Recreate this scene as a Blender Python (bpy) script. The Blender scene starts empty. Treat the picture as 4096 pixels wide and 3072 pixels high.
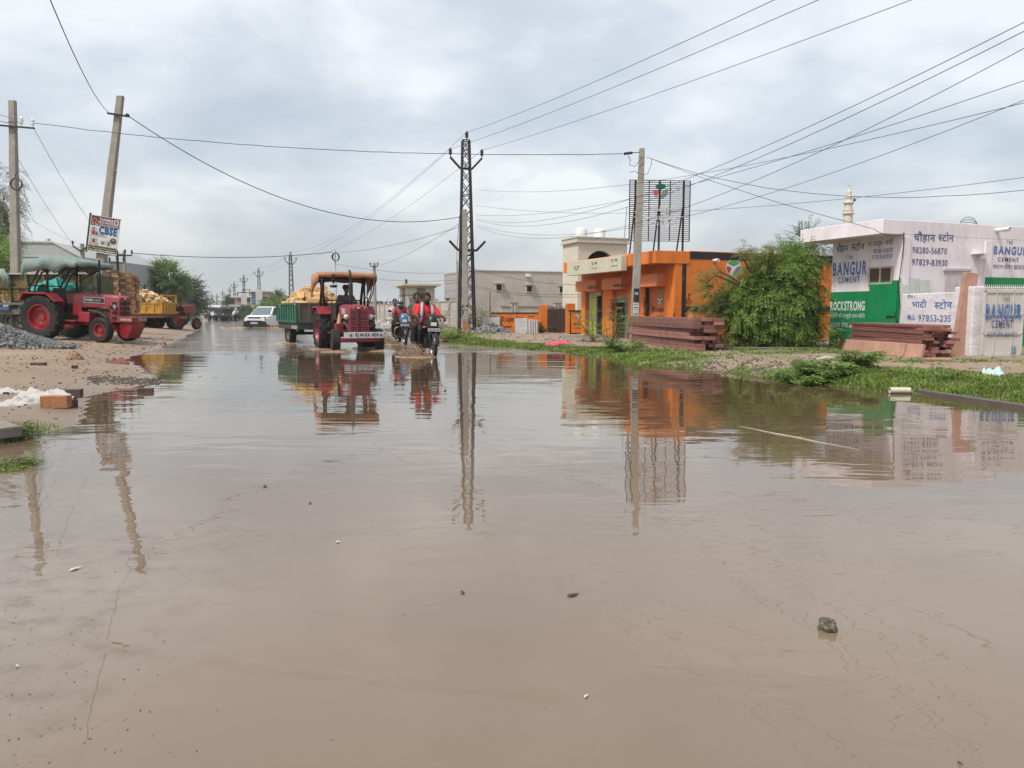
import bpy, bmesh, math, random
from mathutils import Vector, Matrix, noise
R = math.radians
random.seed(7)
scn = bpy.context.scene
COL = scn.collection
# ---------------------------------------------------------------- camera
HC, FPX, HORIZON = 1.13, 3076.0, 1245.0
PITCH = math.atan((1536 - HORIZON) / FPX)
cd = bpy.data.cameras.new('camera'); cam = bpy.data.objects.new('camera', cd); COL.objects.link(cam)
cam.location = (0, 0, HC); cam.rotation_euler = (R(90) - PITCH, 0, 0)
cd.sensor_fit = 'HORIZONTAL'; cd.sensor_width = 36.0; cd.lens = FPX / 4096 * 36.0
cd.clip_start = 0.05; cd.clip_end = 3000
scn.camera = cam
# ---------------------------------------------------------------- world, sun, exposure
SUN_EL, SUN_AZ = 57.0, 226.0          # azimuth measured clockwise from +Y
w = bpy.data.worlds.new('World'); scn.world = w; w.use_nodes = True
nt = w.node_tree; N = nt.nodes; L = nt.links; N.clear()
wo = N.new('ShaderNodeOutputWorld'); add = N.new('ShaderNodeAddShader')
b1 = N.new('ShaderNodeBackground'); b2 = N.new('ShaderNodeBackground')
sky = N.new('ShaderNodeTexSky'); sky.sky_type = 'NISHITA'; sky.sun_disc = False
sky.sun_elevation = R(SUN_EL); sky.sun_rotation = R(SUN_AZ); sky.dust_density = 5.0
L.new(sky.outputs[0], b1.inputs[0]); b1.inputs[1].default_value = 0.05
tc = N.new('ShaderNodeTexCoord'); sep = N.new('ShaderNodeSeparateXYZ'); L.new(tc.outputs['Generated'], sep.inputs[0])
zc = N.new('ShaderNodeMath'); zc.operation = 'MAXIMUM'; zc.inputs[1].default_value = 0.0; L.new(sep.outputs[2], zc.inputs[0])
za = N.new('ShaderNodeMath'); za.operation = 'ADD'; za.inputs[1].default_value = 0.32; L.new(zc.outputs[0], za.inputs[0])
dv = N.new('ShaderNodeVectorMath'); dv.operation = 'DIVIDE'; cb = N.new('ShaderNodeCombineXYZ')
for k in range(3): L.new(za.outputs[0], cb.inputs[k])
L.new(tc.outputs['Generated'], dv.inputs[0]); L.new(cb.outputs[0], dv.inputs[1])
def wnoise(scale, detail, rough, dist, off):
    mp = N.new('ShaderNodeMapping'); mp.inputs['Location'].default_value = off; L.new(dv.outputs[0], mp.inputs[0])
    n = N.new('ShaderNodeTexNoise'); n.inputs['Scale'].default_value = scale; n.inputs['Detail'].default_value = detail
    n.inputs['Roughness'].default_value = rough; n.inputs['Distortion'].default_value = dist; L.new(mp.outputs[0], n.inputs[0]); return n
na = wnoise(1.25, 4, .48, .2, (3.1, 1.7, .4)); nb = wnoise(3.4, 6, .55, .1, (.3, 5.2, 2.0))
mx = N.new('ShaderNodeMix'); mx.data_type = 'FLOAT'; mx.inputs[0].default_value = .36
L.new(na.outputs[0], mx.inputs[2]); L.new(nb.outputs[0], mx.inputs[3])
cr = N.new('ShaderNodeValToRGB'); L.new(mx.outputs[0], cr.inputs[0]); e = cr.color_ramp.elements
e[0].position = .38; e[0].color = (.48, .53, .575, 1); e[1].position = .585; e[1].color = (.88, .885, .87, 1)
em = cr.color_ramp.elements.new(.485); em.color = (.62, .66, .69, 1)
hz = N.new('ShaderNodeMapRange'); hz.inputs[1].default_value = 0; hz.inputs[2].default_value = .16; hz.inputs[3].default_value = .75; hz.inputs[4].default_value = 0
L.new(zc.outputs[0], hz.inputs[0])
mh = N.new('ShaderNodeMix'); mh.data_type = 'RGBA'; L.new(hz.outputs[0], mh.inputs[0]); L.new(cr.outputs[0], mh.inputs[6]); mh.inputs[7].default_value = (.50, .535, .565, 1)
L.new(mh.outputs[2], b2.inputs[0]); b2.inputs[1].default_value = 0.74
L.new(b1.outputs[0], add.inputs[0]); L.new(b2.outputs[0], add.inputs[1]); L.new(add.outputs[0], wo.inputs[0])
sd = bpy.data.lights.new('sun', 'SUN'); sd.energy = 3.0; sd.angle = R(7); sd.color = (1, .955, .88)
so = bpy.data.objects.new('sun', sd); COL.objects.link(so)
_az, _el = R(SUN_AZ), R(SUN_EL)
SUNV = Vector((math.sin(_az) * math.cos(_el), math.cos(_az) * math.cos(_el), math.sin(_el)))
so.rotation_euler = SUNV.to_track_quat('Z', 'Y').to_euler(); so.location = (0, 0, 40)
scn.view_settings.view_transform = 'Standard'; scn.view_settings.look = 'None'
scn.view_settings.exposure = 0.31; scn.view_settings.gamma = 1; scn.view_settings.use_curve_mapping = False
# ---------------------------------------------------------------- pixel helpers (photo pixels, 4096 wide)
_f = Vector((0, math.cos(PITCH), -math.sin(PITCH))); _u = Vector((0, math.sin(PITCH), math.cos(PITCH))); EYE = Vector((0, 0, HC))
def ray(u, v): return Vector((1, 0, 0)) * ((u - 2048) / FPX) + _u * (-(v - 1536) / FPX) + _f
def G(u, v, z=0.0): d = ray(u, v); return EYE + d * ((z - HC) / d.z)
def D(u, v, Y): d = ray(u, v); return EYE + d * (Y / d.y)
def hit(root, u, v, ax, val=0.0):
    """ray of a photo pixel against the plane local[ax] = val of a thing"""
    mi = root.matrix_basis.inverted(); o = mi @ EYE; d = mi.to_3x3() @ ray(u, v)
    return o + d * ((val - o[ax]) / d[ax])
RD = math.atan2(.37, .93)             # the road runs this far to the left of straight ahead
# ---------------------------------------------------------------- materials
MATS = {}
def M(name, col, rough=.7, metal=0, var=.18, scale=5, bump=0, bscale=30, dirt=None, damt=.0, dscale=1.3, spec=.35, stretch=None, coat=0, orand=0):
    if name in MATS: return MATS[name]
    m = bpy.data.materials.new(name); m.use_nodes = True; t = m.node_tree; n = t.nodes; l = t.links
    p = n['Principled BSDF']; p.inputs['Roughness'].default_value = rough; p.inputs['Metallic'].default_value = metal
    p.inputs['Specular IOR Level'].default_value = spec; p.inputs['Coat Weight'].default_value = coat
    tcn = n.new('ShaderNodeTexCoord'); src = tcn.outputs['Object']
    if stretch:
        mp = n.new('ShaderNodeMapping'); mp.inputs['Scale'].default_value = stretch; l.new(src, mp.inputs[0]); src = mp.outputs[0]
    nz = n.new('ShaderNodeTexNoise'); nz.inputs['Scale'].default_value = scale; nz.inputs['Detail'].default_value = 6; nz.inputs['Roughness'].default_value = .62
    l.new(src, nz.inputs[0])
    r = n.new('ShaderNodeValToRGB'); l.new(nz.outputs[0], r.inputs[0])
    a, b = r.color_ramp.elements; a.position = .3; b.position = .7
    a.color = (*[c * (1 - var) for c in col], 1); b.color = (*[min(1, c * (1 + var)) for c in col], 1)
    out = r.outputs[0]
    if dirt:
        n2 = n.new('ShaderNodeTexNoise'); n2.inputs['Scale'].default_value = dscale; n2.inputs['Detail'].default_value = 8; n2.inputs['Roughness'].default_value = .7
        l.new(src, n2.inputs[0]); mr = n.new('ShaderNodeMapRange'); mr.inputs[1].default_value = .45; mr.inputs[2].default_value = .75; mr.inputs[4].default_value = damt
        l.new(n2.outputs[0], mr.inputs[0]); mi = n.new('ShaderNodeMix'); mi.data_type = 'RGBA'; l.new(mr.outputs[0], mi.inputs[0]); l.new(out, mi.inputs[6]); mi.inputs[7].default_value = (*dirt, 1); out = mi.outputs[2]
    if orand:
        oi = n.new('ShaderNodeObjectInfo'); mv = n.new('ShaderNodeMapRange'); mv.inputs[3].default_value = 1 - orand; mv.inputs[4].default_value = 1 + orand; l.new(oi.outputs['Random'], mv.inputs[0])
        hs = n.new('ShaderNodeHueSaturation'); l.new(mv.outputs[0], hs.inputs['Value']); l.new(out, hs.inputs['Color']); out = hs.outputs[0]
    l.new(out, p.inputs['Base Color'])
    if bump:
        nb_ = n.new('ShaderNodeTexNoise'); nb_.inputs['Scale'].default_value = bscale; nb_.inputs['Detail'].default_value = 5; l.new(src, nb_.inputs[0])
        bp = n.new('ShaderNodeBump'); bp.inputs['Strength'].default_value = bump; bp.inputs['Distance'].default_value = .02; l.new(nb_.outputs[0], bp.inputs['Height']); l.new(bp.outputs[0], p.inputs['Normal'])
    MATS[name] = m; return m
def LEAF(name, c0, c1, c2, trans=.3):
    m = bpy.data.materials.new(name); m.use_nodes = True; t = m.node_tree; n = t.nodes; l = t.links; p = n['Principled BSDF']
    g = n.new('ShaderNodeNewGeometry'); r = n.new('ShaderNodeValToRGB'); l.new(g.outputs['Random Per Island'], r.inputs[0])
    a, b = r.color_ramp.elements; a.color = (*c0, 1); b.color = (*c2, 1); k = r.color_ramp.elements.new(.55); k.color = (*c1, 1)
    nz = n.new('ShaderNodeTexNoise'); nz.inputs['Scale'].default_value = 1.6; tcn = n.new('ShaderNodeTexCoord'); l.new(tcn.outputs['Object'], nz.inputs[0])
    hs = n.new('ShaderNodeHueSaturation'); mr = n.new('ShaderNodeMapRange'); mr.inputs[1].default_value = .3; mr.inputs[2].default_value = .7; mr.inputs[3].default_value = .65; mr.inputs[4].default_value = 1.4
    l.new(nz.outputs[0], mr.inputs[0]); l.new(mr.outputs[0], hs.inputs['Value']); l.new(r.outputs[0], hs.inputs['Color'])
    l.new(hs.outputs[0], p.inputs['Base Color']); p.inputs['Roughness'].default_value = .55; p.inputs['Specular IOR Level'].default_value = .25
    tr = n.new('ShaderNodeBsdfTranslucent'); l.new(hs.outputs[0], tr.inputs[0]); ms = n.new('ShaderNodeMixShader'); ms.inputs[0].default_value = trans
    l.new(p.outputs[0], ms.inputs[1]); l.new(tr.outputs[0], ms.inputs[2]); l.new(ms.outputs[0], n['Material Output'].inputs[0]); return m
# ---------------------------------------------------------------- mesh builder
class MB:
    def __init__(s, M4=None): s.v = []; s.f = []; s.m = []; s.M = M4 or Matrix()
    def add(s, vs, fs, mat=0):
        b = len(s.v); s.v += [tuple(s.M @ Vector(p)) for p in vs]
        for f in fs: s.f.append(tuple(b + i for i in f)); s.m.append(mat)
    def box(s, c, d, mat=0, rot=None, taper=1.0):
        x, y, z = d[0] / 2, d[1] / 2, d[2] / 2; t = taper
        vs = [Vector(p) for p in ((-x, -y, -z), (x, -y, -z), (x, y, -z), (-x, y, -z), (-x * t, -y * t, z), (x * t, -y * t, z), (x * t, y * t, z), (-x * t, y * t, z))]
        if rot: vs = [rot @ p for p in vs]
        s.add([p + Vector(c) for p in vs], [(0, 3, 2, 1), (4, 5, 6, 7), (0, 1, 5, 4), (1, 2, 6, 5), (2, 3, 7, 6), (3, 0, 4, 7)], mat)
    def b2(s, lo, hi, mat=0): s.box([(a + b) / 2 for a, b in zip(lo, hi)], [abs(b - a) for a, b in zip(lo, hi)], mat)
    def tube(s, pts, r, n=8, mat=0, caps=True, closed=False):
        pts = [Vector(p) for p in pts]; rs = r if isinstance(r, (list, tuple)) else [r] * len(pts); vs = []; up = None
        for i, p in enumerate(pts):
            a = pts[i - 1] if i > 0 else (pts[-1] if closed else p); b = pts[i + 1] if i < len(pts) - 1 else (pts[0] if closed else p)
            d = (b - a)
            if d.length < 1e-9: d = Vector((0, 0, 1))
            d.normalize()
            if up is None: up = d.orthogonal().normalized()
            else:
                up = up - d * up.dot(d)
                if up.length < 1e-6: up = d.orthogonal()
                up.normalize()
            q = d.cross(up)
            vs += [p + (up * math.cos(2 * math.pi * k / n) + q * math.sin(2 * math.pi * k / n)) * rs[i] for k in range(n)]
        m = len(pts); fs = []
        for i in range(m if closed else m - 1):
            j = (i + 1) % m
            fs += [(i * n + k, i * n + (k + 1) % n, j * n + (k + 1) % n, j * n + k) for k in range(n)]
        if caps and not closed: fs += [tuple(range(n - 1, -1, -1)), tuple((m - 1) * n + k for k in range(n))]
        s.add(vs, fs, mat)
    def bar(s, p, q, w_, h_=None, mat=0):
        p, q = Vector(p), Vector(q); d = q - p; ln = d.length; rot = d.to_track_quat('Z', 'Y').to_matrix(); s.box((p + q) / 2, (w_, h_ or w_, ln), mat, rot)
    def lathe(s, c, prof, n=24, axis='z', mat=0, ang=(0, 360), closed=False):
        c = Vector(c); full = abs(ang[1] - ang[0]) >= 360; k = n if full else n + 1; vs = []
        for i in range(k):
            t = R(ang[0] + (ang[1] - ang[0]) * i / n); ct, st = math.cos(t), math.sin(t)
            for r_, h in prof:
                p = Vector((r_ * ct, r_ * st, h)) if axis == 'z' else (Vector((r_ * ct, h, r_ * st)) if axis == 'y' else Vector((h, r_ * ct, r_ * st)))
                vs.append(c + p)
        m = len(prof); fs = []
        for i in range(n):
            j = (i + 1) % k
            for q in range(m if closed else m - 1):
                q2 = (q + 1) % m; f = (i * m + q, j * m + q, j * m + q2, i * m + q2)
                fs.append(f if axis != 'y' else f[::-1])
        s.add(vs, fs, mat)
    def ell(s, c, r, n=10, mat=0, rot=None, nz=0, seed=0, ns=3):
        rr = Vector(r) if not isinstance(r, (int, float)) else Vector((r, r, r)); vs = []; c = Vector(c); h = max(4, n // 2 + 1)
        for i in range(h + 1):
            for k in range(n):
                th = math.pi * i / h; ph = 2 * math.pi * k / n; p = Vector((math.sin(th) * math.cos(ph), math.sin(th) * math.sin(ph), math.cos(th)))
                if nz: p = p * (1 + nz * noise.noise(p * ns + Vector((seed * 7.3, seed, 0))))
                p = Vector((p.x * rr.x, p.y * rr.y, p.z * rr.z))
                if rot: p = rot @ p
                vs.append(c + p)
        s.add(vs, [(i * n + k, (i + 1) * n + k, (i + 1) * n + (k + 1) % n, i * n + (k + 1) % n) for i in range(h) for k in range(n)], mat)
    def cap(s, p, q, r1, r2, n=10, mat=0):
        p, q = Vector(p), Vector(q); d = (q - p); ln = max(d.length, 1e-5); d = d / ln
        pts = []; rs = []
        for t in (90, 60, 30): pts.append(p - d * r1 * math.sin(R(t))); rs.append(max(1e-4, r1 * math.cos(R(t))))
        pts += [p, q]; rs += [r1, r2]
        for t in (30, 60, 90): pts.append(q + d * r2 * math.sin(R(t))); rs.append(max(1e-4, r2 * math.cos(R(t))))
        s.tube(pts, rs, n, mat)
    def prism(s, poly, h0, h1, axis='y', mat=0):
        """poly of (a,b): axis y -> (x,z) outline swept y h0..h1; axis x -> (y,z); axis z -> (x,y)"""
        def P(a, b, h): return (a, h, b) if axis == 'y' else ((h, a, b) if axis == 'x' else (a, b, h))
        n = len(poly); vs = [P(a, b, h0) for a, b in poly] + [P(a, b, h1) for a, b in poly]
        fs = [tuple(range(n)), tuple(range(2 * n - 1, n - 1, -1))] + [(i, i + n, (i + 1) % n + n, (i + 1) % n) for i in range(n)]
        s.add(vs, fs, mat)
    def build(s, name, mats, parent=None, smooth=False, bevel=0, auto=None):
        me = bpy.data.meshes.new(name); me.from_pydata(s.v, [], s.f)
        for m in (mats if isinstance(mats, (list, tuple)) else [mats]): me.materials.append(m)
        if len(set(s.m)) > 1: me.polygons.foreach_set('material_index', s.m)
        if smooth: me.polygons.foreach_set('use_smooth', [True] * len(me.polygons))
        bm = bmesh.new(); bm.from_mesh(me); bmesh.ops.recalc_face_normals(bm, faces=bm.faces) if len(s.f) < 6000 and s.f else None; bm.to_mesh(me); bm.free()
        if auto is not None: me.polygons.foreach_set('use_smooth', [True] * len(me.polygons)); me.set_sharp_from_angle(angle=R(auto))
        o = bpy.data.objects.new(name, me); COL.objects.link(o)
        if parent: o.parent = parent
        if bevel:
            b = o.modifiers.new('bevel', 'BEVEL'); b.width = bevel; b.segments = 2; b.limit_method = 'ANGLE'; b.angle_limit = R(40)
        return o
def tag(o, label=None, cat=None, group=None, kind=None):
    if label: o['label'] = label
    if cat: o['category'] = cat
    if group: o['group'] = group
    if kind: o['kind'] = kind
    return o
def thing(name, label, cat, loc=(0, 0, 0), rz=0, group=None, rx=0, ry=0, sc=1):
    o = bpy.data.objects.new(name, None); o.empty_display_size = .2; COL.objects.link(o); o.location = loc; o.rotation_euler = (rx, ry, rz)
    if sc != 1: o.scale = (sc,) * 3
    tag(o, label, cat, group); bpy.context.view_layer.update() if False else None
    o.matrix_basis = Matrix.LocRotScale(Vector(loc), o.rotation_euler, Vector((sc,) * 3)); return o
def copy_tree(o, loc=None, rz=None, label=None, parent=None):
    c = o.copy(); COL.objects.link(c)
    if parent: c.parent = parent
    if loc is not None: c.location = loc
    if rz is not None: c.rotation_euler.z = rz
    if label: c['label'] = label
    for ch in list(o.children): copy_tree(ch, parent=c)
    return c
# ---------------------------------------------------------------- lettering
_ZERO = set('ेैंँ़्ुूृ')
_gc = {}
def glyph(ch, bold):
    k = (ch, bold)
    if k not in _gc:
        c = bpy.data.curves.new('glyph', 'FONT'); c.body = ch; c.offset = bold; c.resolution_u = 3
        o = bpy.data.objects.new('glyph', c); me = o.to_mesh()
        vs = [tuple(v.co) for v in me.vertices]; fs = [tuple(p.vertices) for p in me.polygons]; o.to_mesh_clear()
        bpy.data.objects.remove(o); bpy.data.curves.remove(c); _gc[k] = (vs, fs)
    return _gc[k]
def layout(txt, bold=0.0, gap=0.0):
    """glyph meshes of a line, unit em; '~' after a Devanagari letter gives its half form"""
    out = []; pen = 0.0; i = 0
    while i < len(txt):
        ch = txt[i]; half = i + 1 < len(txt) and txt[i + 1] == '~'; i += 2 if half else 1
        if ch == ' ': pen += .30; continue
        vs, fs = glyph(ch, bold)
        if not vs: pen += .3; continue
        xs = [p[0] for p in vs]; dev = '\u0900' <= ch <= '\u097f'
        if half:
            cut = max(xs) * .68; vs = [(min(p[0], cut), p[1], p[2]) for p in vs]
        out.append((vs, fs, pen))
        if ch in _ZERO: continue
        pen += (cut if half else max(xs)) + (0 if dev else .07) + (gap if not dev else 0)
    return out, pen
def text(mb, txt, M4, w=None, h=.1, bold=0.0, mat=0, gap=0.0, center=False):
    """text on the local xy plane of M4, starting at its origin; w fits the width, h is the em height"""
    out, pen = layout(txt, bold, gap); sx = (w / pen) if w else h
    off = -pen * sx / 2 if center else 0
    for k, (vs, fs, px) in enumerate(out):
        mb.add([M4 @ Vector(((p[0] + px) * sx + off, p[1] * h, .0006 * (k % 3))) for p in vs], fs, mat)
def face_y(x, z, y=0.0, out=.006): return Matrix.Translation((x, y - out, z)) @ Matrix.Rotation(R(90), 4, 'X')        # wall facing -y
def face_x(y, z, x=0.0, out=.006): return Matrix.Translation((x - out, y, z)) @ Matrix.Rotation(R(-90), 4, 'Z') @ Matrix.Rotation(R(90), 4, 'X')   # wall facing -x
def sign_text(mb, root, ax, txt, u0, v0, u1, vtop, bold=0, mat=0, val=0.0, em=1.38, gap=0, u1v=None, out=.006):
    """lettering whose baseline runs from photo pixel (u0,v0) to column u1 on the wall local[ax]=val"""
    a = hit(root, u0, v0, ax, val); b = hit(root, u1, u1v or v0, ax, val); t = hit(root, u0, vtop, ax, val); h = abs(t.z - a.z) * em
    M4 = face_y(a.x, a.z, val, out) if ax == 1 else face_x(a.y, a.z, val, out)
    wd = abs(b.x - a.x) if ax == 1 else abs(b.y - a.y)
    text(mb, txt, M4, w=wd, h=h, bold=bold, mat=mat, gap=gap)
# ---------------------------------------------------------------- shorelines from the photo
def curve(px):
    pts = sorted([(p.y, p.x) for p in (G(u, v) for u, v in px)]); return pts
LSH = [(-30, -4.6), (5.0, -4.05)] + curve([(137, 1742), (224, 1719), (362, 1672), (372, 1580), (434, 1567), (524, 1552), (633, 1527), (579, 1480), (500, 1440), (640, 1388), (690, 1368), (800, 1318), (752, 1277), (775, 1262)]) + [(700, -262)]
RSH = [(-30, 6.2), (6, 6.3)] + curve([(4096, 1604), (3560, 1566), (3240, 1528), (2950, 1490), (2660, 1468), (2300, 1412), (2100, 1394), (1850, 1374), (1745, 1352), (1611, 1306), (1088, 1287)]) + [(700, -252)]
LSH.sort(); RSH.sort()
def lerp(tab, y):
    if y <= tab[0][0]: return tab[0][1]
    for (a, b), (c, d) in zip(tab, tab[1:]):
        if y <= c: return b + (d - b) * (y - a) / max(c - a, 1e-6)
    return tab[-1][1]
def nz(x, y, s, k=0): return noise.noise(Vector((x * s, y * s, k)))
def ground_z(x, y):
    wig = .25 * nz(x, y, .8, 3) + .12 * nz(x, y, 2.6, 5)
    far = min(1, max(.3, y / 18))
    dl = lerp(LSH, y) - x + wig * far; dr = x - lerp(RSH, y) + wig * far
    d = max(dl, dr)
    if d < 0: return max(-.18, .1 * d) - .004
    if dl > dr:
        A = .12 + .28 * min(1, max(0, (y - 11) / 8)); z = A * (1 - math.exp(-d / 3.6)) + .004
    else:
        z = .13 * (1 - math.exp(-d / .8)) + .05 * (1 - math.exp(-d / 5)) + .004
        if y < 15 and x > 4: z += .09 * math.exp(-((d - 1.1) / .8) ** 2)
    if 0 < y < 60: z += min(1, d) * (.022 * nz(x, y, 1.9, 9) + .012 * nz(x, y, 5.5, 2))
    return z
def axis_lines(dense, step, mid, far):
    a = [i * step for i in range(int(dense[0] / step), int(dense[1] / step) + 1)]
    for d in (1, -1):
        p = a[-1] if d > 0 else a[0]; s = step; ext = []
        while abs(p) < far: s *= mid; p += d * s; ext.append(p)
        a = a + ext if d > 0 else ext[::-1] + a
    return a
XS = axis_lines((-17, 13), .22, 1.16, 900); YS = axis_lines((3, 34), .22, 1.12, 1500)
YS = [y for y in YS if y > -40]
mb = MB(); nx = len(XS)
mb.v = [(x, y, ground_z(x, y)) for y in YS for x in XS]
mb.f = [(j * nx + i, j * nx + i + 1, (j + 1) * nx + i + 1, (j + 1) * nx + i) for j in range(len(YS) - 1) for i in range(nx - 1)]; mb.m = [0] * len(mb.f)
def green_amount(x, y):
    """how much green cover grows on the right-hand verge and around the pylon"""
    dr = x - lerp(RSH, y); dl = lerp(LSH, y) - x; g = 0
    n_ = nz(x, y, .9, 1) * .5 + nz(x, y, 2.7, 4) * .35
    if dr > -.2:
        if y < 13.2: g = 1.05 - max(0, dr - 2.2 - n_) * 1.5 - (.5 if n_ < -.22 else 0)
        elif y < 16.2: g = .25 + n_ * .8 - .2 * dr if y < 15 or x < 6 else .1
        elif y < 22: g = 1.0 - .42 * abs(dr - .9) + n_ * .9
        elif y < 38: g = max(1.0 - .75 * dr + n_, 1.0 - .55 * math.hypot(x + 2.0, y - 33.4) + n_ * .5) if y > 24 else .75 - .6 * dr + n_
        else: g = .35 + n_
        if x > 6.3 and 14.3 < y < 15.9: g = max(g, .55 + n_ - .5 * abs(y - 15.2))
        if x > 5.2 and 17.5 < y < 23: g = max(g, .55 + n_)
    elif dl > 0:
        g = -.2 + n_ * .3
        if y > 40 and x < -25: g = .5 + n_
        if y < 7.5: g = .35 + n_
    return max(0.0, min(1.0, g))
gm = bpy.data.materials.new('wet_earth'); gm.use_nodes = True; t = gm.node_tree; n = t.nodes; l = t.links; p = n['Principled BSDF']
geo = n.new('ShaderNodeNewGeometry'); at = n.new('ShaderNodeAttribute'); at.attribute_name = 'green'
def gn(scale, det=6, rough=.6):
    q = n.new('ShaderNodeTexNoise'); q.inputs['Scale'].default_value = scale; q.inputs['Detail'].default_value = det; q.inputs['Roughness'].default_value = rough; l.new(geo.outputs['Position'], q.inputs[0]); return q
def ramp(src, *st):
    r = n.new('ShaderNodeValToRGB'); l.new(src, r.inputs[0]); e = r.color_ramp.elements
    e[0].position, e[0].color = st[0][0], (*st[0][1], 1); e[1].position, e[1].color = st[-1][0], (*st[-1][1], 1)
    for q in st[1:-1]: k = e.new(q[0]); k.color = (*q[1], 1)
    return r.outputs[0]
def mixc(fac, a, b):
    m_ = n.new('ShaderNodeMix'); m_.data_type = 'RGBA'
    if isinstance(fac, float): m_.inputs[0].default_value = fac
    else: l.new(fac, m_.inputs[0])
    for s_, x in ((6, a), (7, b)):
        if isinstance(x, tuple): m_.inputs[s_].default_value = (*x, 1)
        else: l.new(x, m_.inputs[s_])
    return m_.outputs[2]
base = ramp(gn(.55).outputs[0], (.3, (.165, .108, .07)), (.5, (.235, .163, .108)), (.7, (.30, .22, .15)))
fine = ramp(gn(9, 8, .75).outputs[0], (.33, (.13, .10, .08)), (.46, (.25, .185, .13)), (.62, (.27, .20, .145)), (.8, (.42, .36, .29)))
soil = mixc(.5, base, fine)
spx = n.new('ShaderNodeSeparateXYZ'); l.new(geo.outputs['Position'], spx.inputs[0])
wt = n.new('ShaderNodeMapRange'); wt.inputs[1].default_value = .0; wt.inputs[2].default_value = .16; wt.inputs[3].default_value = 1; wt.inputs[4].default_value = 0; l.new(spx.outputs[2], wt.inputs[0])
soil = mixc(wt.outputs[0], soil, mixc(.5, soil, (.12, .085, .06)))
grn = ramp(gn(3.2).outputs[0], (.3, (.06, .085, .025)), (.55, (.10, .13, .035)), (.75, (.19, .18, .07)))
gf = n.new('ShaderNodeMath'); gf.operation = 'MULTIPLY'; gf.inputs[1].default_value = .85; l.new(at.outputs['Fac'], gf.inputs[0])
l.new(mixc(gf.outputs[0], soil, grn), p.inputs['Base Color'])
rr = n.new('ShaderNodeMapRange'); rr.inputs[1].default_value = .0; rr.inputs[2].default_value = .07; rr.inputs[3].default_value = .28; rr.inputs[4].default_value = .9; l.new(spx.outputs[2], rr.inputs[0]); l.new(rr.outputs[0], p.inputs['Roughness'])
bp = n.new('ShaderNodeBump'); bp.inputs['Strength'].default_value = .55; bp.inputs['Distance'].default_value = .03; l.new(gn(14, 7, .7).outputs[0], bp.inputs['Height']); l.new(bp.outputs[0], p.inputs['Normal'])
ground = mb.build('ground', gm, smooth=True); tag(ground, kind='structure')
ca = ground.data.attributes.new('green', 'FLOAT', 'POINT'); ca.data.foreach_set('value', [green_amount(x, y) if abs(x) < 60 and y < 120 else .6 for x, y, z in mb.v])
# ---------------------------------------------------------------- flood water
wm = bpy.data.materials.new('muddy_water'); wm.use_nodes = True; t = wm.node_tree; n = t.nodes; l = t.links; p = n['Principled BSDF']
geo = n.new('ShaderNodeNewGeometry'); spx = n.new('ShaderNodeSeparateXYZ'); l.new(geo.outputs['Position'], spx.inputs[0])
def math2w(y, nn):
    q = n.new('ShaderNodeMath'); q.operation = 'MULTIPLY_ADD'; l.new(nn, q.inputs[0]); q.inputs[1].default_value = 3.0; l.new(y, q.inputs[2]); q2 = n.new('ShaderNodeMath'); q2.operation = 'SUBTRACT'; l.new(q.outputs[0], q2.inputs[0]); q2.inputs[1].default_value = 1.5; return q2.outputs[0]
mud = ramp(gn(.42, 5, .55).outputs[0], (.3, (.152, .108, .073)), (.7, (.186, .138, .097)))
# mud colour paler close by, darkened further out so the reflections look deeper
tb = n.new('ShaderNodeMapRange'); tb.interpolation_type = 'SMOOTHSTEP'; tb.inputs[1].default_value = 3.0; tb.inputs[2].default_value = 10.5; l.new(math2w(spx.outputs[1], gn(.5, 4, .6).outputs[0]), tb.inputs[0])
mud = mixc(tb.outputs[0], mud, ramp(gn(.3, 4, .5).outputs[0], (.3, (.058, .036, .018)), (.7, (.090, .060, .034))))
# shallow left-hand edge: the silty bed shows through as pale and dark mottling
sh = n.new('ShaderNodeMapRange'); sh.inputs[1].default_value = -.9; sh.inputs[2].default_value = -1.9; sh.inputs[3].default_value = 0; sh.inputs[4].default_value = .75; l.new(spx.outputs[0], sh.inputs[0])
sh2 = n.new('ShaderNodeMapRange'); sh2.inputs[1].default_value = 4.6; sh2.inputs[2].default_value = 3.0; sh2.inputs[3].default_value = 0; sh2.inputs[4].default_value = 1; l.new(spx.outputs[1], sh2.inputs[0])
sm = n.new('ShaderNodeMath'); sm.operation = 'MULTIPLY'; l.new(sh.outputs[0], sm.inputs[0]); l.new(sh2.outputs[0], sm.inputs[1])
bed = ramp(gn(7.5, 4, .6).outputs[0], (.36, (.10, .08, .058)), (.46, (.165, .135, .105)), (.66, (.20, .17, .135)))
mud = mixc(sm.outputs[0], mud, bed)
# churned water: pale foam streaks where the traffic drives
def wmap(scl, sc, det, rough=.55, dist=0):
    mp = n.new('ShaderNodeMapping'); mp.inputs['Scale'].default_value = scl; mp.inputs['Rotation'].default_value = (0, 0, R(6)); l.new(geo.outputs['Position'], mp.inputs[0])
    q = n.new('ShaderNodeTexNoise'); q.inputs['Scale'].default_value = sc; q.inputs['Detail'].default_value = det; q.inputs['Roughness'].default_value = rough; q.inputs['Distortion'].default_value = dist; l.new(mp.outputs[0], q.inputs[0]); return q.outputs[0]
def maprange(src, a, b, c, d):
    q = n.new('ShaderNodeMapRange'); q.interpolation_type = 'SMOOTHSTEP'
    for i, x in enumerate((a, b, c, d)): q.inputs[i + 1].default_value = x
    l.new(src, q.inputs[0]); return q.outputs[0]
def math2(op, a, b):
    q = n.new('ShaderNodeMath'); q.operation = op
    for i, x in enumerate((a, b)):
        if isinstance(x, (int, float)): q.inputs[i].default_value = x
        else: l.new(x, q.inputs[i])
    return q.outputs[0]
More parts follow.
